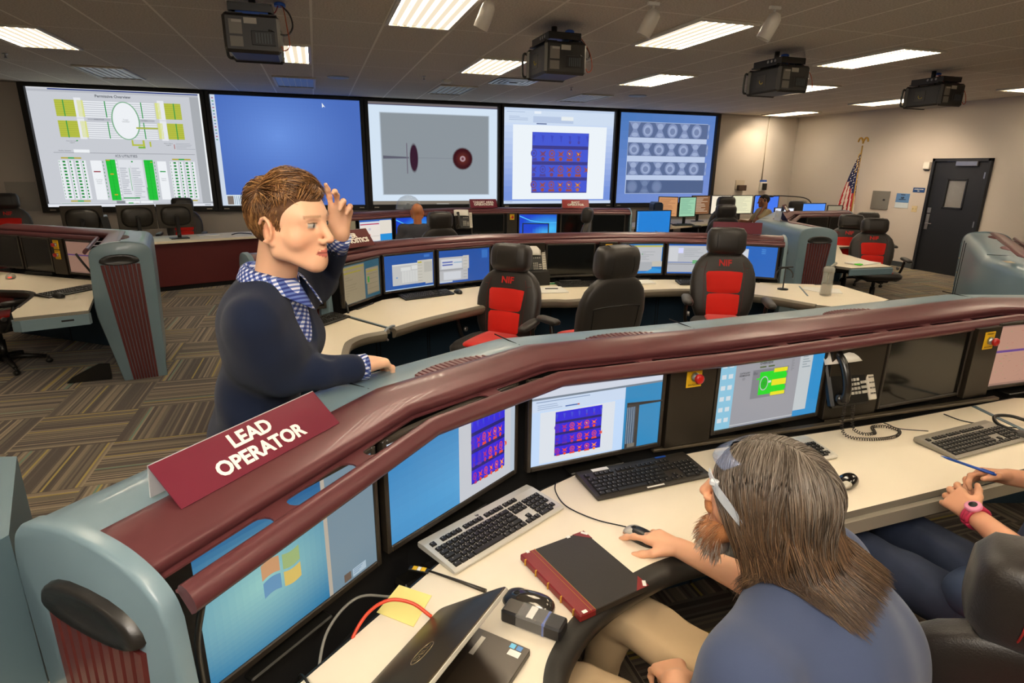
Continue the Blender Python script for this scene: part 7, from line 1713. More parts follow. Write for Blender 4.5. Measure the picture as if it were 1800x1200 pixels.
for it in range(4200):
    s_ = rng.uniform(-1, 1); lay = rng.uniform(0, 1); dz = rng.uniform(-.04, .05); w_ = rng.uniform(.9, 1.12); o_ = lay * .022; e_ = rng.uniform(-.03, .03)
    if it % 5 == 4:
        sg = rng.choice([-1, 1]); yb = rng.uniform(-.09, .0)
        ctl = [(sg * .092, yb + .01, .0), (sg * (.104 + o_), yb, -.06), (sg * (.108 + o_), yb - .02, -.11), (sg * (.106 + e_ * .5), yb - .035, -.155 + dz * .4), (sg * (.096 + e_ * .8), yb - .04, -.185 + dz * .6)]
    else: ctl = [(.085 * s_, -.112 + .05 * s_ * s_, .02), (.100 * s_, -.138 + .05 * s_ * s_ - o_, -.05), (.108 * s_ * w_, -.165 + .045 * s_ * s_ - o_, -.10), (.110 * s_ * w_, -.205 + .03 * s_ * s_ - o_, -.155), (.105 * s_ * w_ + e_ * .7, -.245 - o_, -.21 + dz * .4), (.085 * s_ * w_ + e_ * 1.3, -.270 - o_ * .6 + dz * .3, -.265 + dz)]
    W = smooth_path(ctl, 4); kk = len(W); W[:, 0] += .004 * np.sin(np.linspace(0, 7, kk) + it); W = np.array([Hq.P(*a) for a in W]); c1 = np.array(br_[rng.randint(5)]); c2 = np.array(lin('#9a7a54')); mx = np.clip(np.linspace(-.5, .8, kk), 0, 1)[:, None] * rng.uniform(.2, 1); col = (c1 * (1 - mx) + c2 * mx) * rng.uniform(.7, 1.25)
    G.append((W, rng.uniform(.0013, .0021), np.tile(col, (3, 1))))
def strands_col(name, parent, guides, m):
    V_, F, C = [], [], []; n0 = 0
    for P, r, col in guides:
        k = len(P); T = np.gradient(P, axis=0); T /= np.linalg.norm(T, axis=1)[:, None] + 1e-9; up = np.array([.3, .5, .8]); u = np.cross(T, up); u /= np.linalg.norm(u, axis=1)[:, None] + 1e-9; w = np.cross(T, u); rr = r * (1 - np.linspace(0, 1, k) ** 3 * .85)
        for j in range(3): a = 2 * PI * j / 3; V_.append(P + (u * math.cos(a) + w * math.sin(a)) * rr[:, None])
        for i in range(k - 1):
            for j in range(3): j2 = (j + 1) % 3; F.append((n0 + j * k + i, n0 + j * k + i + 1, n0 + j2 * k + i + 1, n0 + j2 * k + i))
        C.append(col); n0 += 3 * k
    v = np.concatenate(V_) - np.array(parent.location); me = bpy.data.meshes.new(name); me.from_pydata(v.tolist(), [], F); me.polygons.foreach_set('use_smooth', np.ones(len(F), bool)); me.materials.append(m)
    c = np.concatenate(C); a = me.color_attributes.new('Col', 'FLOAT_COLOR', 'POINT'); a.data.foreach_set('color', np.concatenate([c, np.ones((len(c), 1))], 1).ravel().astype(np.float32)); o = bpy.data.objects.new(name, me); COL.objects.link(o); o.parent = parent; return o
_ln = [len(g[0]) for g in G]; _all = np.concatenate([g[0] for g in G]); _off = np.concatenate([np.full(n, .004 + .022 * rng.rand() ** 1.5) for n in _ln])
for _ in range(4):
    d0 = SH2.sdf(_all); mk = d0 < _off
    if not mk.any(): break
    Pm = _all[mk]; gr = np.stack([SH2.sdf(Pm + e) - SH2.sdf(Pm - e) for e in np.eye(3) * .002], 1); gr /= np.linalg.norm(gr, axis=1)[:, None] + 1e-9; _all[mk] = Pm + gr * (_off[mk] - d0[mk])[:, None]
_sp = np.split(_all, np.cumsum(_ln)[:-1]); G0, G = G, []
for a_, g in zip(_sp, G0):
    ql = Hq.L(a_); lim = -.125 + .50 * ql[:, 1] + rng.uniform(-.045, .03); yl = -.195 - rng.rand() * .045; bad = np.nonzero((ql[:, 2] < lim) | (np.abs(ql[:, 0]) > .115) | (ql[:, 1] < yl))[0]; ke = bad[0] if len(bad) else len(a_)
    if ke < 4: continue
    cc_ = g[2].reshape(3, -1, 3)[:, :ke] if len(g[2]) == 3 * len(a_) else g[2]
    a_ = a_[:ke].copy(); 
    if ke > 6: a_[1:-1] = a_[1:-1] * .4 + .3 * (a_[:-2] + a_[2:]); a_[1:-1] = a_[1:-1] * .4 + .3 * (a_[:-2] + a_[2:])
    G.append((a_, g[1], cc_.reshape(-1, 3)))
strands_col('hair', lp, G, M_HAIR)
# safety glasses pushed up on the head
gl = thing('safety_glasses', 'clear safety glasses pushed up on the long-haired person\'s head', 'glasses', tuple(Hq.P(0, .06, .09)))
Mg = mat('clear_polycarbonate', '#dfe8f2', .05, alpha=.42, spec=.8)
for x in (-1, 1):
    mb = MB(); pts = smooth_path([Hq.P(x * .080, .082, .060), Hq.P(x * .101, .056, .040), Hq.P(x * .106, .025, .016), Hq.P(x * .106, -.004, -.010)], 5); vs = []
    for i, p in enumerate(pts):
        h_ = .007 + .005 * math.sin(i / (len(pts) - 1) * PI); vs += [p + Hq.u * h_ - Hq.f * .0, p - Hq.u * h_, p - Hq.u * h_ + Hq.r * x * .003, p + Hq.u * h_ + Hq.r * x * .003]
    fs = []
    for i in range(len(pts) - 1):
        for j in range(4): fs.append((i * 4 + j, i * 4 + (j + 1) % 4, (i + 1) * 4 + (j + 1) % 4, (i + 1) * 4 + j))
    fs += [(0, 1, 2, 3), tuple(range(len(vs) - 4, len(vs)))]; mb.add(vs, fs); obj('temple', mb, Mg, gl, world=True)
    mb = MB(); mb.box(Hq.P(x * .095, .064, .048), (.014, .018, .014), R=Hq.R, b=.003); obj('hinge', mb, mat('frosted_white', '#d8dce0', .3, alpha=.8), gl, world=True)
mb = MB(); vs = []; nn_ = 16
for j in range(4):
    for i in range(nn_ + 1): a = -1.2 + 2.4 * i / nn_; vs.append(Hq.P(.092 * math.sin(a), .026 + .074 * math.cos(a) - .010 * j, .074 + .008 * j))
mb.add(vs, [(j * (nn_ + 1) + i, j * (nn_ + 1) + i + 1, (j + 1) * (nn_ + 1) + i + 1, (j + 1) * (nn_ + 1) + i) for j in range(3) for i in range(nn_)], smooth=True); o = obj('lens', mb, mat('blue_clear_lens', '#9fb4e0', .04, alpha=.18, spec=.8), gl, world=True, fix=False); o.modifiers.new('thick', 'SOLIDIFY').thickness = .002

# ---------------- person on the right holding a blue pen
rp = person('seated person in navy shirt, jeans and pink watch, cut off at the right edge', (1.75, .90, 0))
fw3 = unit(arr(.05, 1, 0)); rt3 = unit(arr(1, -.05, 0)); R3 = np.stack([fw3, rt3, np.cross(fw3, rt3)], 1)
HP3, CH3, NB3 = arr(1.95, .84, .62), arr(2.12, .90, .95), arr(2.18, .94, 1.15)
LW3 = arr(1.93, 1.135, .845); RW3 = arr(2.24, 1.24, .875)
LE3 = arr(1.86, .93, .84); LS3 = arr(1.96, .82, 1.07); RS3 = arr(2.36, .90, 1.08); RE3 = arr(2.45, 1.05, .88)
H3 = Head(arr(2.22, .99, 1.36), (-.35, .93, -.15), (0, 0, 1), 1.08)
def torso3(B, g=0., k=.05):
    B.ell(CH3, (.14 + g, .20 + g, .20 + g), k, R=R3); B.ell((CH3 + HP3) / 2, (.14 + g, .19 + g, .16 + g), k, R=R3); B.ell(HP3, (.15 + g, .20 + g, .13 + g), k, R=R3)
    for S_ in (LS3, RS3): B.cap(NB3 + (0, 0, -.03), S_, .058 + g, .07 + g, k)
B = Body(); torso3(B, -.012); H3.sculpt(B); B.cap(H3.P(0, -.03, -.05), NB3, .055, .06, .03); B.cap(LS3, LE3, .052, .044, .02).cap(LE3, LW3, .043, .029, .02); B.cap(RS3, RE3, .052, .044, .02).cap(RE3, RW3, .043, .029, .02)
hand(B, LW3, (.28, .92, .10), (.75, -.1, -.55), -1, 1.06, straight=((.35, .5, .35), (.4, .55, .4), (.45, .6, .45), (.5, .6, .45)), thumb=.2)
hand(B, RW3, (-.75, .55, -.05), (-.25, -.55, -.6), 1, 1.06, straight=((.5, .7, .45), (.6, .8, .5), (.7, .9, .6), (.75, .9, .6)), thumb=.35)
body_obj('body', B, .0042, M_SKIN, rp, colfn=H3.color('#d59b78', '#b0604f', '#5b4030'))
M_NAVS = mat('navy_work_shirt', '#2e3d58', .9, bump=.3, bscale=1100)
B = Body(); torso3(B, .018); B.chain([LS3, LS3 + (LE3 - LS3) * .6], [.085, .075], .03); B.chain([RS3, RS3 + (RE3 - RS3) * .6], [.085, .075], .03); B.cap(HP3 + (0, 0, .0), HP3 + fw3 * .16 - rt3 * .10 + (0, 0, .03), .13, .10, .05, sq=(0, 0, 1), sqf=.8); B.plane(HP3 + (0, 0, -.075), (0, 0, -1), .01); B.ell(NB3 + (0, 0, .07), (.07, .07, .06), .01, sub=True)
body_obj('work_shirt', B, .0075, M_NAVS, rp, disp=fold(.010, 22, 15))
B = Body(); B.ell(HP3 + (0, 0, -.03), (.15, .20, .12), .05, R=R3)
for hp, kn, ft in ((HP3 - rt3 * .07 + (0, 0, -.04), arr(1.80, 1.36, .56), arr(1.78, 1.45, .1)), (HP3 + rt3 * .12 + (0, 0, -.04), arr(2.06, 1.46, .575), arr(2.1, 1.58, .1))): B.cap(hp, kn, .100, .082, .03).cap(kn, ft, .075, .052, .03)
B.plane(HP3 + (0, 0, .02), (0, 0, 1), .01)
body_obj('jeans', B, .009, mat('indigo_jeans', '#222c42', .9, bump=.4, bscale=900, var=.2, vscale=18), rp, disp=fold(.007, 24, 6))
for ft in (arr(1.78, 1.45, .045), arr(2.1, 1.58, .045)):
    B = Body(); B.cap(ft - fw3 * .03, ft + fw3 * .16, .045, .042, .02, sq=(0, 0, 1), sqf=.8).ell(ft + (0, 0, .03), (.045, .045, .05), .02); B.plane((0, 0, .004), (0, 0, -1), .003); body_obj('shoe', B, .009, M_BLACK, rp)
hair_cap(H3, rp, '#3a2c22', man_region, h=.006)
wd = unit(LW3 - LE3); wc = LW3 - wd * .012
wt = thing('wristwatch', 'pink wristwatch on the near wrist of the person holding the pen', 'watch', tuple(wc))
zz = unit(arr(-.50, -.45, .74)); zz = unit(zz - wd * zz.dot(wd)); Rw = np.stack([np.cross(zz, wd), wd, zz], 1); Mp_ = mat('pink_rubber', '#b8304f', .4)
mb = MB(); ring = [wc + (Rw[:, 0] * math.cos(a) + zz * math.sin(a)) * .035 for a in np.linspace(0, 2 * PI, 25)]; mb.tube(ring, .0065, 8); mb.tube([p + wd * .010 for p in ring], .0065, 8); mb.tube([p - wd * .010 for p in ring], .0065, 8); obj('strap', mb, Mp_, wt, world=True)
mb = MB(); mb.lathe([(.022, 0), (.024, .004), (.024, .010), (.020, .013), (.0, .0135)], 28, R=Rw, t=wc + zz * .036); obj('case', mb, mat('pale_pink', '#e08aa8', .3), wt, world=True)
mb = MB(); mb.lathe([(.0, 0), (.012, 0), (.012, .0015), (0, .002)], 24, R=Rw, t=wc + zz * .0500); obj('face', mb, M_BLACK, wt, world=True)
pen = thing('pen', 'blue pen held by the person at the right edge', 'pen', (2.13, 1.31, .90)); a, b_ = arr(2.12, 1.40, .895), arr(2.135, 1.225, .91)
d_ = unit(a - b_); mb = MB(); mb.tube([b_, b_ + (a - b_) * .85], .0048, 10); obj('barrel', mb, M_BLUE, pen, world=True); mb = MB(); mb.tube([b_ + (a - b_) * .85, a], [.0046, .001], 10); obj('tip', mb, M_BLUE, pen, world=True)
mb = MB(); mb.tube([b_, b_ - d_ * .006], .0038, 10); mb.box(b_ + d_ * .02 + arr(0, 0, .006), (.003, .04, .002), R=frame(np.cross(d_, (0, 0, 1)), d_)); obj('clip', mb, M_BLUE, pen, world=True)

# ---------------- far people
def far_person(label, c, f, shirt, skin, hairc, bald=False, loc=None, seat=.5, phone=False):
    f = unit((*f, 0)); r = np.cross(f, (0, 0, 1)); c = np.array((*c, 0), float); p = person(label, (c[0], c[1], 0)); z = arr(0, 0, 1)
    H = Head(c + f * .03 + z * 1.26, f + arr(0, 0, -.1), (0, 0, 1), 1.10); R_ = np.stack([f, r, z], 1); B = Body(); B.ell(c + z * .88, (.13, .20, .22), .05, R=R_).ell(c + z * .62, (.14, .19, .14), .05, R=R_).cap(c + z * 1.06, H.P(0, -.03, -.05), .06, .055, .03); H.sculpt(B)
    sh = [c + z * 1.02 + r * s * .20 for s in (1, -1)]; el = [c + z * .78 + r * .28 + f * .18, c + z * .78 - r * .28 + f * .16]; wr = [c + z * .83 + r * .16 + f * .42, c + z * .83 - r * .16 + f * .42]
    if phone: wr[1] = H.P(-.12, .03, -.10); el[1] = c + z * .86 - r * .24 + f * .26
    for s in (0, 1): B.cap(sh[s], el[s], .05, .042, .02).cap(el[s], wr[s], .042, .030, .02)
    hand(B, wr[0], f, (0, 0, -1), 1, 1.05); hand(B, wr[1], z + .1 * f if phone else f, r if phone else (0, 0, -1), -1, 1.05)
    body_obj('body', B, .007, M_SKIN, p, colfn=H.color(skin, '#8a4a3c', hairc))
    B = Body(); B.ell(c + z * .88, (.15, .22, .23), .05, R=R_).ell(c + z * .62, (.155, .205, .14), .05, R=R_)
    for s in (0, 1): B.cap(c + z * 1.0, sh[s], .09, .085, .04).cap(sh[s], sh[s] + (el[s] - sh[s]) * (.9 if not phone else .6), .08, .068, .03)
    B.ell(c + z * 1.13, (.07, .07, .06), .01, sub=True)
    body_obj('shirt', B, .010, shirt, p, disp=fold(.008, 20, 3))
    B = Body()
    for s in (1, -1): B.cap(c + z * .55 + r * s * .09, c + z * .55 + r * s * .1 + f * .42, .095, .075, .03).cap(c + z * .55 + r * s * .1 + f * .42, c + z * .06 + r * s * .1 + f * .45, .07, .05, .02)
    body_obj('trousers', B, .012, mat('dark_trousers', '#23252c', .9), p)
    if not bald: hair_cap(H, p, hairc, man_region, h=.008)
    return H, wr
far_person('bald person in a dark grey shirt seen from behind at the far console', (1.33, 8.60), (.1, 1), mat('charcoal_shirt', '#3a3c44', .9), '#b5734a', '#4a3020', bald=True)
Hf, wr = far_person('dark-haired person in a tan shirt talking on a phone at the corner desk', (9.12, 10.75), (-.95, .3), mat('tan_shirt', '#a5936f', .9), '#8a5c40', '#17120f', phone=True)
mb = MB(); mb.box((0, 0, 0), (.02, .05, .16), b=.006); o = obj('telephone_handset', mb, M_BLACK); o.location = Hf.P(-.11, .03, -.03); tag(o, 'black telephone handset held by the person in the tan shirt', 'phone')
# chairs of the two seated people in front
c_ = copy_tree(chair0); c_.location = (1.585, .79, 0); c_.rotation_euler = (0, 0, math.atan2(.75, -.66)); c_['label'] = 'black leather chair whose big headrest with red stitching fills the lower right corner'; c_.scale = (1.08, 1.08, .97)
for ch in c_.children:
    for g in ch.children:
        if g.name.startswith('seam'): g.data = g.data.copy(); g.data.materials[0] = mat('red_stitch', '#9a2620', .6)
c_ = copy_tree(chair0); c_.location = (1.05, .60, 0); c_.rotation_euler = (0, 0, math.atan2(-.45, -.89)); c_['label'] = 'chair underneath the long-haired person'; c_.scale = (1.0, 1.0, .93)
for ch in list(c_.children):
    if ch.name.startswith('armrest'):
        for g in list(ch.children): bpy.data.objects.remove(g)
        bpy.data.objects.remove(ch)
# ================================================================ THINGS ON THE DESKS
def keyboard(x, y, a, label, body=M_BLACK, keym=M_KEY, top=None, z=.771, brand=None, sc=1.06, badge=False, group='computer keyboards on the desks', fine=True):
    """x, y = centre; a = direction of its long side; user side is -y locally"""
    t = thing('keyboard', label, 'keyboard', (x, y, z), rz=a, group=group); t.scale = (sc, sc, sc)
    W, D = .462, .168
    prof = [(-D / 2, .004), (-D / 2 + .004, 0), (D / 2 - .004, .006), (D / 2, .012), (D / 2 - .002, .024), (D / 2 - .03, .026), (-D / 2 + .012, .013), (-D / 2, .009)]
    mb = MB(); vs = []; n = len(prof)
    for xx, k in ((-W / 2, .0), (-W / 2 + .004, 1), (W / 2 - .004, 1), (W / 2, .0)):
        for y_, z_ in prof: vs.append((xx, y_ * (1 if k else .985), z_ if k else .003 + z_ * .85))
    mb.add(vs, [tuple(range(n)), tuple(range(3 * n, 4 * n))[::-1]] + [(i * n + j, i * n + (j + 1) % n, (i + 1) * n + (j + 1) % n, (i + 1) * n + j) for i in range(3) for j in range(n)]); obj('case', mb, body, t)
    sl = math.atan2(.013, D - .042); R = rotx(sl); P = .0192
    def zz(yy): return .013 + (yy + D / 2 - .012) * math.tan(sl)
    def keys(name, cells, y_shift=0):
        mb = MB()
        for cx, cy, w in cells:
            xx = -W / 2 + .014 + (cx + w / 2) * P; yy = -D / 2 + .022 + cy * P; h = .0065; w_ = w * P - .0016; dd = P - .0016; z0 = zz(yy) - .001
            b = [(-w_ / 2, -dd / 2, 0), (w_ / 2, -dd / 2, 0), (w_ / 2, dd / 2, 0), (-w_ / 2, dd / 2, 0), (-w_ / 2 + .0022, -dd / 2 + .0016, h), (w_ / 2 - .0022, -dd / 2 + .0016, h), (w_ / 2 - .0022, dd / 2 - .0026, h), (-w_ / 2 + .0022, dd / 2 - .0026, h)]
            mb.add(b, [(0, 1, 5, 4), (1, 2, 6, 5), (2, 3, 7, 6), (3, 0, 4, 7), (4, 5, 6, 7)], R=R, t=(xx, yy, z0))
            if fine and w < 3: mb.add([(-.002, 0, h + .0002), (.0015, 0, h + .0002), (.0015, .003, h + .0002), (-.002, .003, h + .0002)], [(0, 1, 2, 3)], mi=1, R=R, t=(xx - w_ * .18, yy, z0))
        o = obj(name, mb, [keym, mat('key_legend', '#a09a8c', .6)], t, fix=False); o['kind'] = 'stuff'; return o
    rows = [[(0, 1.25), (1.25, 1.25), (2.5, 1.25), (3.75, 6.25), (10, 1.25), (11.25, 1.25), (12.5, 1.25), (13.75, 1.25)], [(0, 2.25)] + [(2.25 + i, 1) for i in range(10)] + [(12.25, 2.75)], [(0, 1.75)] + [(1.75 + i, 1) for i in range(11)] + [(12.75, 2.25)], [(0, 1.5)] + [(1.5 + i, 1) for i in range(12)] + [(13.5, 1.5)], [(i, 1) for i in range(13)] + [(13, 2)]]
    keys('letter_keys', [(x_, r, w) for r, row in enumerate(rows) for x_, w in row])
    keys('function_keys', [(x_, 5.35, 1) for x_ in [0] + [2 + i for i in range(4)] + [6.5 + i for i in range(4)] + [11 + i for i in range(4)]] + [(15.25 + i, 5.35, 1) for i in range(3)])
    keys('navigation_keys', [(15.25 + i, r, 1) for i in range(3) for r in (3, 4)] + [(15.25, 0, 1), (16.25, 0, 1), (17.25, 0, 1), (16.25, 1, 1)])
    keys('number_pad', [(18.5 + i, r, 1) for i in range(3) for r in (1, 2, 3, 4)] + [(18.5, 0, 2), (20.5, 0, 1), (21.5, 4, 1), (21.5, 3, 1), (21.5, 2, 1), (21.5, .5, 1)])
    if brand: letters(brand, .012, R @ np.eye(3), (-.02, D / 2 - .024, zz(D / 2 - .03) + .0016), M_BLACK, t, ext=.0002, bold=.0003)
    if badge:
        mb = MB(); mb.box((-W / 2 + .09, D / 2 - .018, .0275), (.065, .018, .001)); mb.box((.0, -D / 2 + .008, .0115), (.07, .010, .001), R=rotx(sl)); obj('white_sticker', mb, M_WHITE, t)
        mb = MB(); mb.box((W / 2 - .11, D / 2 - .012, .0265), (.045, .010, .001)); obj('blue_badge', mb, M_BLUE, t)
    return t
def kb_from(c, p_left, p_right, **kw): pass
def mouse(x, y, a, label, m0=M_BLACK, m1=None, z=.771, sc=1.0, red=False):
    t = thing('computer_mouse', label, 'mouse', (x, y, z), rz=a, group='computer mice on the desks'); t.scale = (sc,) * 3
    mb = MB(); mb.loft([(0, 0, 0, .027, .052, .8), (0, 0, .004, .031, .058, .8), (0, 0, .012, .0315, .059, .8), (0, -.002, .020, .0295, .055, .8), (0, -.005, .028, .024, .046, .85), (0, -.009, .034, .016, .031, .9), (0, -.011, .0365, .006, .012, 1)], 28); obj('body', mb, m0, t)
    if m1: mb = MB(); mb.loft([(0, .030, .0135, .0300, .0305, .8), (0, .029, .020, .0300, .0275, .8), (0, .026, .0265, .0245, .020, .85), (0, .022, .0305, .014, .010, .9)], 24); obj('button', mb, m1, t)
    mb = MB(); mb.lathe([(0, -.0035), (.0085, -.0035), (.0095, 0), (.0085, .0035), (0, .0035)], 16, R=roty(PI / 2), t=(0, .028, .027)); obj('wheel', mb, M_DARK, t)
    if red: mb = MB(); mb.box((.0, -.052, .014), (.022, .014, .006), b=.002); obj('red_light', mb, mat('red_led', '#a01008', .4, emit='#ff2010', estr=2.0), t)
    return t
M_KBS = mat('silver_case', '#cfcabd', .32, .25); M_KBB = mat('brown_black_case', '#2c2720', .42)
kA = math.atan2(.23, .435)
keyboard(.468, 1.610, math.atan2(1.821 - 1.591, .648 - .215), 'silver keyboard with black keys in front of the left red-image monitor', M_KBS, brand='hp')
keyboard(1.098, 1.762, .065, 'black keyboard with a white sticker behind the seated person\'s hand', M_KBB, badge=True)
keyboard(1.70, 1.752, .055, 'silver and black keyboard partly hidden by the long-haired person\'s head', M_KBS)
keyboard(2.64, 1.635, .09, 'grey and black keyboard near the right picture edge, above the blue pen', mat('grey_case', '#8b8579', .35, .2), sc=1.08)
mouse(.895, 1.418, math.atan2(.90, -.42) - PI / 2, 'black and silver mouse under the long-haired person\'s hand', M_BLACK, M_SILVER)
mouse(1.805, 1.50, -1.25 + PI, 'black mouse with silver buttons and a red light right of the long-haired person', mat('glossy_black', '#0d0c0b', .15, coat=.6), M_SILVER, sc=1.05, red=True)
mouse(.455, 1.235, .9, 'glossy dark mouse beside the taped black battery brick', mat('gunmetal', '#4a463f', .15, .6, coat=.6), M_BLACK, sc=1.2)
wire('mouse_cable', 'thin black mouse cord running back between the two near keyboards', 'cable', [(.872, 1.475, .785), (.80, 1.56, .774), (.74, 1.66, .774), (.74, 1.76, .774), (.77, 1.83, .774), (.80, 1.88, .74)], .0022, M_BLACK)
wire('mouse_cable', 'thin black cord running from the right keyboard to the console', 'cable', [(2.52, 1.74, .79), (2.45, 1.82, .775), (2.44, 1.88, .775), (2.46, 1.92, .76)], .0022, M_BLACK)
wire('headset_cable', 'black cord lying across the desk joint at the right', 'cable', [(2.80, 1.88, .78), (2.82, 1.80, .776), (2.90, 1.72, .776), (2.96, 1.66, .785)], .003, M_BLACK)
t = thing('headset', 'black headset lying at the right picture edge beside a keyboard', 'headset', (2.98, 1.66, .771))
mb = MB(); mb.tube(smooth_path([(-.08, -.06, .02), (-.10, .03, .03), (-.03, .09, .035), (.06, .07, .03), (.09, -.03, .02)], 6), .008, 8); obj('headband', mb, M_BLACK, t)
for p in ((-.08, -.06), (.09, -.03)): mb = MB(); mb.lathe([(0, 0), (.03, 0), (.034, .010), (.034, .022), (.02, .03), (0, .03)], 20, t=(p[0], p[1], .0)); obj('ear_pad', mb, M_LEATH, t)
# record book
t = thing('record_book', 'black record book with a dark red gold-banded spine on the near desk', 'book', (.645, 1.315, .771), rz=math.atan2(1.13 - 1.418, .572 - .504))
bw, bh = .295, .235   # along spine, across (spine on the -y side after rotation)
mb = MB(); mb.box((0, 0, .011), (bw, bh, .020), b=.002); obj('cover', mb, mat('black_book_cloth', '#26211a', .55, bump=.3, bscale=500), t)
mb = MB(); mb.box((0, .001, .011), (bw - .008, bh - .002, .013)); obj('pages', mb, M_WHITE, t)
mrd = mat('dark_red_leatherette', '#7c1c1c', .4)
mb = MB(); mb.box((0, -bh / 2 + .025, .0112), (bw + .001, .054, .0215), b=.003); obj('spine', mb, mrd, t)
mb = MB()
for k in (-.118, -.062, 0, .062, .118): mb.box((k, -bh / 2 - .001, .0112), (.006, .008, .022), b=.002)
mb.box((0, -bh / 2 + .048, .0222), (bw - .002, .0012, .0006)); mb.box((0, -bh / 2 + .036, .0222), (bw - .002, .0008, .0006)); obj('gold_band', mb, mat('gold_foil', '#c89a3c', .3, .8), t)
for s in (-1, 1):
    mb = MB(); q = [(s * bw / 2 * 1.002, bh / 2 * 1.002), (s * (bw / 2 - .045), bh / 2 * 1.002), (s * bw / 2 * 1.002, bh / 2 - .045)]; mb.prism(q, .0205, .0215); obj('corner', mb, mrd, t); mb = MB(); mb.box((s * (bw / 2 - .012), bh / 2 - .006, .0218), (.022, .010, .0008), R=rotz(-s * .6)); obj('corner_tab', mb, M_WHITE, t)
mb = MB(); mb.box((-.145, -.045 + .1, .0218), (.010, .012, .001)); mb.box((-.145, -.095, .0226), (.012, .010, .001)); mb.box((.14, -.10, .0226), (.010, .014, .001)); obj('white_tab', mb, M_WHITE, t)
# laptop
hB, hd_, hv = np.array((.222, 1.268)), unit((-.72, -.70)), unit((.70, -.72)); t = thing('laptop', 'half-closed black laptop at the bottom with a red cable plugged into its back', 'laptop', (.16, 1.03, .771))
LW_, LD_, th_ = .37, .262, math.radians(37)
def lp3(a, b_, c): q = hB + hd_ * a + hv * b_; return (q[0], q[1], .771 + c)
Rl = np.stack([np.array((*hd_, 0)), np.array((*hv, 0)), np.array((0, 0, -1.0))], 1); Rl[:, 2] = np.cross(Rl[:, 0], Rl[:, 1])
mb = MB(); mb.box(lp3(LW_ / 2, LD_ / 2, .012), (LW_, LD_, .022), R=Rl, b=.004); obj('base', mb, mat('laptop_brown_black', '#2a231a', .35, .2), t, world=True)
mb = MB(); mb.box(lp3(LW_ / 2, .20, .0236), (LW_ - .01, .125, .0015), R=Rl); obj('palm_rest', mb, mat('palm_rest_brown', '#3a3126', .3, .3), t, world=True)
mb = MB()
for r in range(5):
    for c in range(13): mb.box(lp3(.045 + c * .0215, .035 + r * .0195, .0265), (.0185, .0165, .005), R=Rl, b=.001)
o = obj('letter_keys', mb, M_KEY, t, world=True); o['kind'] = 'stuff'
mb = MB(); mb.box(lp3(.055, .146, .0245), (.06, .012, .002), R=Rl, b=.0); obj('silver_strip', mb, M_SILVER, t, world=True)
u_ = np.array((*hv, 0)) * math.cos(th_) + np.array((0, 0, 1)) * math.sin(th_); x_ = np.array((*hd_, 0)); nL = np.cross(x_, u_); nL = nL if nL[2] > 0 else -nL
RL = np.stack([x_, u_, np.cross(x_, u_)], 1); lc = np.array(lp3(LW_ / 2, .004, .022)) + u_ * .125 + nL * .004
mb = MB(); mb.loft([(0, 0, -.005, LW_ / 2, .126, .12), (0, 0, .004, LW_ / 2, .126, .12), (0, 0, .007, LW_ / 2 - .006, .120, .12)], 48, R=np.stack([x_, u_, nL], 1), t=lc); obj('lid', mb, mat('laptop_lid_brown', '#3b2f1a', .36, .35), t, world=True)
mb = MB(); mb.box(lc - nL * .0056, (LW_ - .012, .24, .002), R=RL); obj('display', mb, M_GLASSB, t, world=True)
mb = MB(); mb.box(lc + u_ * .1255, (LW_ - .02, .004, .009), R=RL, b=.001); obj('lid_edge', mb, M_SILVER, t, world=True)
Rt_ = np.stack([-x_, -u_, nL], 1) if False else np.stack([-x_, u_ * -1, nL], 1)
if np.linalg.det(Rt_) < 0: Rt_[:, 0] *= -1
letters('DELL', .024, Rt_, lc + nL * .0078 + x_ * .02, mat('logo_grey', '#8a7a5c', .3, .6), t, world=True, ext=.0003)
mb = MB(); mb.tube([lc + nL * .0074 + x_ * .02 + x_ * .036 * math.cos(a) + u_ * .020 * math.sin(a) for a in np.linspace(0, 2 * PI, 33)], .0012, 5); obj('logo_ring', mb, mat('logo_grey', '#8a7a5c', .3, .6), t, world=True)
for (a_, b_, w_, h_, m_) in ((.035, .235, .018, .030, M_WHITE), (.016, .240, .014, .014, mat('blue_sticker', '#1f6fb0', .3)), (.016, .222, .014, .014, mat('cyan_sticker', '#4fb0d8', .3))):
    mb = MB(); mb.box(lp3(a_, b_, .0248), (w_, h_, .0006), R=Rl); obj('sticker', mb, m_, t, world=True)
# taped battery brick
t = thing('battery_brick', 'black power brick wrapped in clear and blue tape beside the laptop', 'adapter', (.445, 1.17, .771), rz=math.atan2(-.11, .115)); 
mb = MB(); mb.box((0, 0, .020), (.165, .055, .038), b=.005); obj('case', mb, mat('brick_black', '#1b1a1c', .4), t)
mb = MB(); mb.box((.035, 0, .0203), (.012, .0562, .0392), b=.004); obj('blue_tape', mb, M_BLUE, t)
mb = MB(); mb.box((-.005, 0, .0397), (.018, .042, .0008)); obj('white_label', mb, M_WHITE, t); mb = MB(); mb.box((-.055, 0, .0397), (.042, .045, .0006)); obj('print_label', mb, mat('label_brown', '#4b443a', .5), t)
mb = MB(); mb.box((.0, 0, .0205), (.085, .0568, .0398), b=.004); obj('clear_tape', mb, mat('clear_tape', '#d8d4cc', .1, alpha=.18), t)
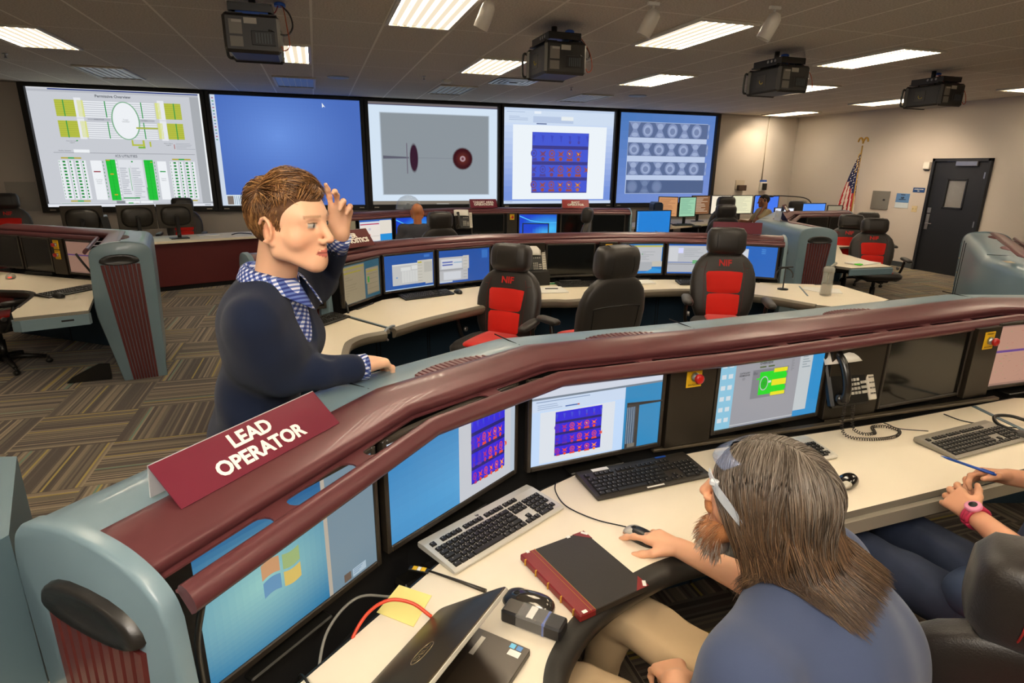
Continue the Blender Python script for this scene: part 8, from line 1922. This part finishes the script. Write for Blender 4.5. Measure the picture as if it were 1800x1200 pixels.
# sticky note, dongle, stylus
mb = MB(); mb.prism([(.065, 1.335), (.135, 1.425), (.215, 1.355), (.150, 1.255)], .7712, .7722); o = obj('sticky_note', mb, mat('sticky_yellow', '#f2e28a', .7)); center_origin(o); tag(o, 'yellow sticky notes on the near desk under the orange-red cable', 'note')
t = thing('usb_stick', 'small yellow and black stick lying at the corner of the silver keyboard', 'usb stick', (.198, 1.468, .771), rz=-.55)
mb = MB(); mb.box((0, 0, .005), (.062, .018, .008), b=.002); obj('case', mb, M_BLACK, t); mb = MB(); mb.box((-.012, 0, .0092), (.014, .016, .001)); mb.box((.014, 0, .0092), (.014, .016, .001)); obj('yellow_label', mb, M_YEL, t); mb = MB(); mb.box((.001, 0, .0092), (.010, .016, .001)); obj('white_label', mb, M_WHITE, t)
mb = MB(); mb.tube([(.225, 1.455, .776), (.30, 1.385, .776), (.36, 1.325, .776)], [.003, .0045, .006], 8); o = obj('stylus', mb, mat('dark_brown_plastic', '#2c251b', .4)); center_origin(o); tag(o, 'thin dark stylus lying between the silver keyboard and the laptop', 'stylus')
# desk telephones
def telephone(x, y, a, label, z=.83, sc=1.0, paper=True, tilt=1.05, lcd='#5c4a10', cord=None):
    t = thing('telephone', label, 'telephone', (x, y, z), rz=a, group='desk telephones mounted on the consoles'); t.scale = (sc,) * 3; R = rotx(tilt)
    def T(p): return R @ np.array(p, float)
    mb = MB(); mb.box(T((0, .11, .0)), (.20, .23, .035), R=R, b=.01); obj('body', mb, M_BLACK, t)
    mb = MB(); mb.box(T((.045, .195, .019)), (.085, .030, .002), R=R); obj('display', mb, mat('lcd_' + lcd.strip('#'), lcd, .3, emit=lcd, estr=.5), t)
    mb = MB()
    for i in range(3):
        for j in range(4): mb.box(T((.01 + i * .018, .045 + j * .018, .0195)), (.013, .011, .005), R=R, b=.001)
    obj('keypad', mb, mat('phone_key_grey', '#b0aca0', .4), t)
    mb = MB()
    for i in range(3): mb.box(T((.075, .045 + i * .02, .0195)), (.030, .011, .004), R=R, b=.001)
    for i in range(4): mb.lathe([(.007, 0), (.006, .003), (0, .0035)], 12, R=R, t=T((.015 + i * .020, .150, .0185)))
    obj('function_button', mb, mat('phone_key_grey', '#b0aca0', .4), t)
    mb = MB(); mb.box(T((.120, .115, .006)), (.040, .215, .022), R=R, b=.004); obj('side_strip', mb, mat('strip_cream', '#cfc8b8', .5), t)
    mb = MB()
    for j in range(8): mb.box(T((.113, .035 + j * .022, .018)), (.010, .006, .004), R=R); mb.box(T((.128, .035 + j * .022, .018)), (.010, .006, .004), R=R)
    obj('strip_button', mb, mat('strip_key', '#6a655c', .4), t)
    # handset on the left
    mb = MB(); mb.tube(smooth_path([T((-.062, .025, .035)), T((-.062, .06, .060)), T((-.062, .12, .068)), T((-.062, .18, .060)), T((-.062, .215, .035))], 6), [.021] * 3 + [.0165] * 19 + [.021] * 3, 12)
    mb.lathe([(.026, -.012), (.028, 0), (.022, .012), (0, .014)], 20, R=R, t=T((-.062, .030, .030))); mb.lathe([(.026, -.012), (.028, 0), (.022, .012), (0, .014)], 20, R=R, t=T((-.062, .208, .030))); obj('handset', mb, mat('handset_black', '#15120f', .28, coat=.3), t)
    if paper:
        mb = MB(); vs = []
        for j in range(5):
            for i in range(9): xx = -.12 + .21 * i / 8; vs.append(T((xx, .172 + .022 * j, .028 + .030 * math.sin(i / 8 * PI) - .012 * j * .2)))
        mb.add(vs, [(j * 9 + i, j * 9 + i + 1, (j + 1) * 9 + i + 1, (j + 1) * 9 + i) for j in range(4) for i in range(8)], smooth=True); o = obj('instruction_sheet', mb, M_WHITE, t, fix=False); o.modifiers.new('thick', 'SOLIDIFY').thickness = .001
    return t
telephone(2.24, 1.925, .02, 'black desk telephone with a coiled cord on the foreground console', z=.875, sc=1.12, tilt=1.2)
def coil(pts, label, R_=.0062, wr=.0017, turns=None):
    P = smooth_path(pts, 14); seg = np.linalg.norm(np.diff(P, axis=0), axis=1); s = np.concatenate([[0], np.cumsum(seg)]); Lt = s[-1]; n = int(Lt / .0105); N = n * 8; ss = np.linspace(0, Lt, N); C = np.stack([np.interp(ss, s, P[:, k]) for k in range(3)], 1); T = np.gradient(C, axis=0); T /= np.linalg.norm(T, axis=1)[:, None]; up = np.tile((.2, .1, 1.0), (N, 1)); u = np.cross(T, up); u /= np.linalg.norm(u, axis=1)[:, None]; w = np.cross(T, u); a = np.arange(N) * 2 * PI / 8
    Q = C + (u * np.cos(a)[:, None] + w * np.sin(a)[:, None]) * R_; mb = MB(); mb.tube(Q, wr, 5); o = obj('coiled_cable', mb, mat('cord_brown_black', '#2a231b', .45), fix=False); center_origin(o); tag(o, label, 'cord')
coil([(2.145, 1.86, .93), (2.14, 1.855, .87), (2.135, 1.845, .81), (2.14, 1.82, .782), (2.18, 1.78, .779), (2.27, 1.755, .779), (2.36, 1.76, .779), (2.42, 1.80, .779), (2.40, 1.85, .779), (2.34, 1.865, .779), (2.30, 1.82, .779), (2.26, 1.79, .790), (2.21, 1.80, .79), (2.20, 1.845, .80), (2.205, 1.865, .86), (2.205, 1.87, .90)], 'dark coiled telephone cord looping on the desk below the near telephone')

# ---- middle console desk
keyboard(.865, 5.235, .30, 'black keyboard in front of the blue monitors on the left of the middle console', M_BLACK, fine=False)
keyboard(2.44, 5.36, -.12, 'black keyboard in front of the switched-off monitor of the middle console', M_BLACK, fine=False)
keyboard(3.68, 5.12, -.28, 'black keyboard beside the right red chair on the middle console', M_BLACK, fine=False)
keyboard(-.06, 4.47, .85, 'black keyboard peeking out behind the standing man\'s chest', M_BLACK, fine=False)
mouse(1.17, 5.28, .2, 'black mouse right of the keyboard behind the left red chair', M_BLACK)
telephone(2.0, 5.55, .0, 'black desk telephone standing in the middle console with a paper on top', z=.87, sc=1.05, lcd='#7fa51c', tilt=1.25)
t = thing('phone_stand', 'black box holder under the middle console telephone', 'holder', (2.02, 5.50, .77)); mb = MB(); mb.box((0, 0, .07), (.24, .14, .14), b=.004); obj('box', mb, M_BLACKM, t)
t = thing('sanitizer_bottle', 'small white pump bottle beside the middle telephone', 'bottle', (1.86, 5.47, .77))
mb = MB(); mb.lathe([(.024, 0), (.026, .01), (.026, .09), (.018, .105), (.012, .112)], 18); obj('bottle', mb, mat('clear_gel', '#b8c0c0', .2, alpha=.7), t); mb = MB(); mb.lathe([(.012, .11), (.012, .13), (.004, .132), (.004, .155), (0, .155)], 12); mb.box((0, -.015, .158), (.012, .045, .008)); obj('pump', mb, M_WHITEP, t)
t = thing('notebook', 'open white notebook with a pen on the middle console', 'notebook', (2.02, 5.18, .771), rz=-.1); mb = MB(); mb.box((0, 0, .007), (.34, .26, .012), b=.002); obj('pages', mb, M_WHITE, t); mb = MB(); mb.box((-.17, 0, .004), (.02, .27, .008)); obj('cover', mb, mrd, t)
mb = MB(); mb.tube([(-.06, .0, 0), (.06, -.03, 0)], .005, 8); o = obj('pen', mb, M_BLACK); o.location = (2.06, 5.20, .789); tag(o, 'black pen lying on the open white notebook', 'pen')
mb = MB(); mb.prism([(2.95, 5.20), (3.20, 5.20), (3.22, 5.38), (2.98, 5.40)], .7712, .790); o = obj('papers', mb, M_WHITE); center_origin(o); tag(o, 'stack of white papers between the black-backed chair and the right red chair', 'paper')
mb = MB(); mb.prism([(4.50, 4.62), (4.62, 4.72), (4.86, 4.52), (4.72, 4.34), (4.55, 4.42)], .7712, .775); o = obj('papers', mb, M_WHITE); center_origin(o); tag(o, 'white papers at the right end of the middle console', 'paper')
mb = MB(); mb.box((0, 0, 0), (.09, .03, .003)); o = obj('cable_port', mb, M_DARK); o.location = (4.86, 4.78, .7715); o.rotation_euler = (0, 0, -.2); tag(o, 'black cable slot in the desk top behind the white papers', 'slot')
t = thing('water_carafe', 'clear slender carafe with a plastic lid on the middle console\'s right end', 'carafe', (4.50, 4.33, .771)); Mgl = mat('clear_carafe', '#c8c4b8', .05, alpha=.22, spec=.8)
mb = MB(); mb.lathe([(.0, 0), (.050, 0), (.052, .01), (.048, .22), (.045, .225), (.044, .015), (0, .012)], 24); obj('vessel', mb, Mgl, t)
mb = MB(); mb.lathe([(0, .014), (.043, .015), (.042, .11), (0, .11)], 24); obj('water', mb, mat('water_tint', '#a8a294', .1, alpha=.4), t)
mb = MB(); mb.lathe([(.048, .22), (.052, .225), (.050, .262), (.03, .275), (0, .278)], 24); mb.box((.045, 0, .285), (.07, .022, .02), R=roty(-.6), b=.004); mb.cyl((0, 0, .10), (0, 0, .25), .006, 8); obj('lid', mb, mat('clear_lid', '#b8b4a8', .15, alpha=.5), t)
t = thing('spiral_stand', 'black wire holder beside the right headrest on the middle console', 'holder', (4.30, 4.66, .771)); mb = MB(); mb.lathe([(.05, 0), (.05, .01), (.012, .015)], 16); mb.cyl((0, 0, .01), (0, 0, .22), .006, 8); mb.tube([(.10 * math.cos(a), .02 * math.sin(a), .14 + .07 * math.sin(a)) for a in np.linspace(-.4, 4.0, 16)], .006, 8); mb.box((0, 0, .22), (.16, .02, .012)); obj('wire_frame', mb, M_BLACK, t)
# far console
telephone(2.2, 9.50, -.02, 'small far desk telephone with a grey paper behind it', z=.93, sc=1.15, lcd='#7fa51c', tilt=1.3)
# left console
keyboard(-2.19, 6.18, .95, 'black keyboard on the left console beside the teal end panel', M_BLACK, fine=False)
mouse(-2.20, 5.96, .7, 'black mouse in front of the keyboard on the left console', M_BLACK, sc=1.2)
mouse(-2.99, 7.10, .3, 'grey mouse with a red light at the left picture edge', M_SILVER, sc=1.3, red=True)
mb = MB(); mb.box((0, 0, .02), (.34, .12, .03), b=.01); o = obj('keyboard_tray', mb, M_BLACKM); o.location = (-2.78, 7.28, .77); o.rotation_euler = (0, 0, -.5); tag(o, 'dark tray of pens lying along the left console below the dark screen', 'tray')
wire('hanging_cable', 'black cord drooping from the left console hand rail', 'cable', [(-2.02, 5.98, 1.14), (-1.98, 5.98, 1.06), (-1.93, 5.99, .96), (-1.90, 6.0, .88)], .010, M_BLACK)
wire('hanging_cable', 'black cord hanging before the teal-screened monitor at the middle console\'s left end', 'cable', [(.17, 4.82, 1.15), (.15, 4.80, 1.02), (.12, 4.74, .92), (.15, 4.74, .84), (.16, 4.72, .775)], .009, M_BLACK)
wire('green_cable', 'green stripe cord by the switched-off monitor of the middle console', 'cable', [(2.12, 5.48, .775), (2.2, 5.47, .778), (2.32, 5.49, .775)], .008, mat('green_cord', '#2f8f58', .5))
# corner desk and flag console clutter
keyboard(9.0, 11.3, 0, 'black keyboard under the cream monitor on the corner desk', M_BLACK, fine=False)
keyboard(7.2, 10.85, .1, 'black keyboard before the green monitor on the corner desk', M_BLACK, fine=False)
for x, y, lab in ((8.45, 11.28, 'white papers beside the keyboard on the corner desk'), (6.55, 10.65, 'white box of papers at the left end of the corner desk')): mb = MB(); mb.box((0, 0, .03), (.4, .25, .05), b=.01); o = obj('papers', mb, M_WHITE); o.location = (x, y, .77); tag(o, lab, 'paper')
mb = MB(); mb.box((0, 0, .008), (.42, .22, .014), b=.002); o = obj('papers', mb, M_WHITE); o.location = (6.55, 5.80, .77); o.rotation_euler = (0, 0, .2); tag(o, 'white papers on the desk wing of the console by the dark door', 'paper')
mb = MB(); mb.box((0, 0, .006), (.09, .05, .012), b=.002); o = obj('green_block', mb, mat('green_block', '#4fd02a', .5)); o.location = (6.33, 5.66, .785); tag(o, 'small bright green block on papers beside the banded end panel', 'block')
telephone(6.95, 7.35, -.9, 'pinkish-lit telephone inside the console before the flag', z=.86, sc=1.2, paper=False)
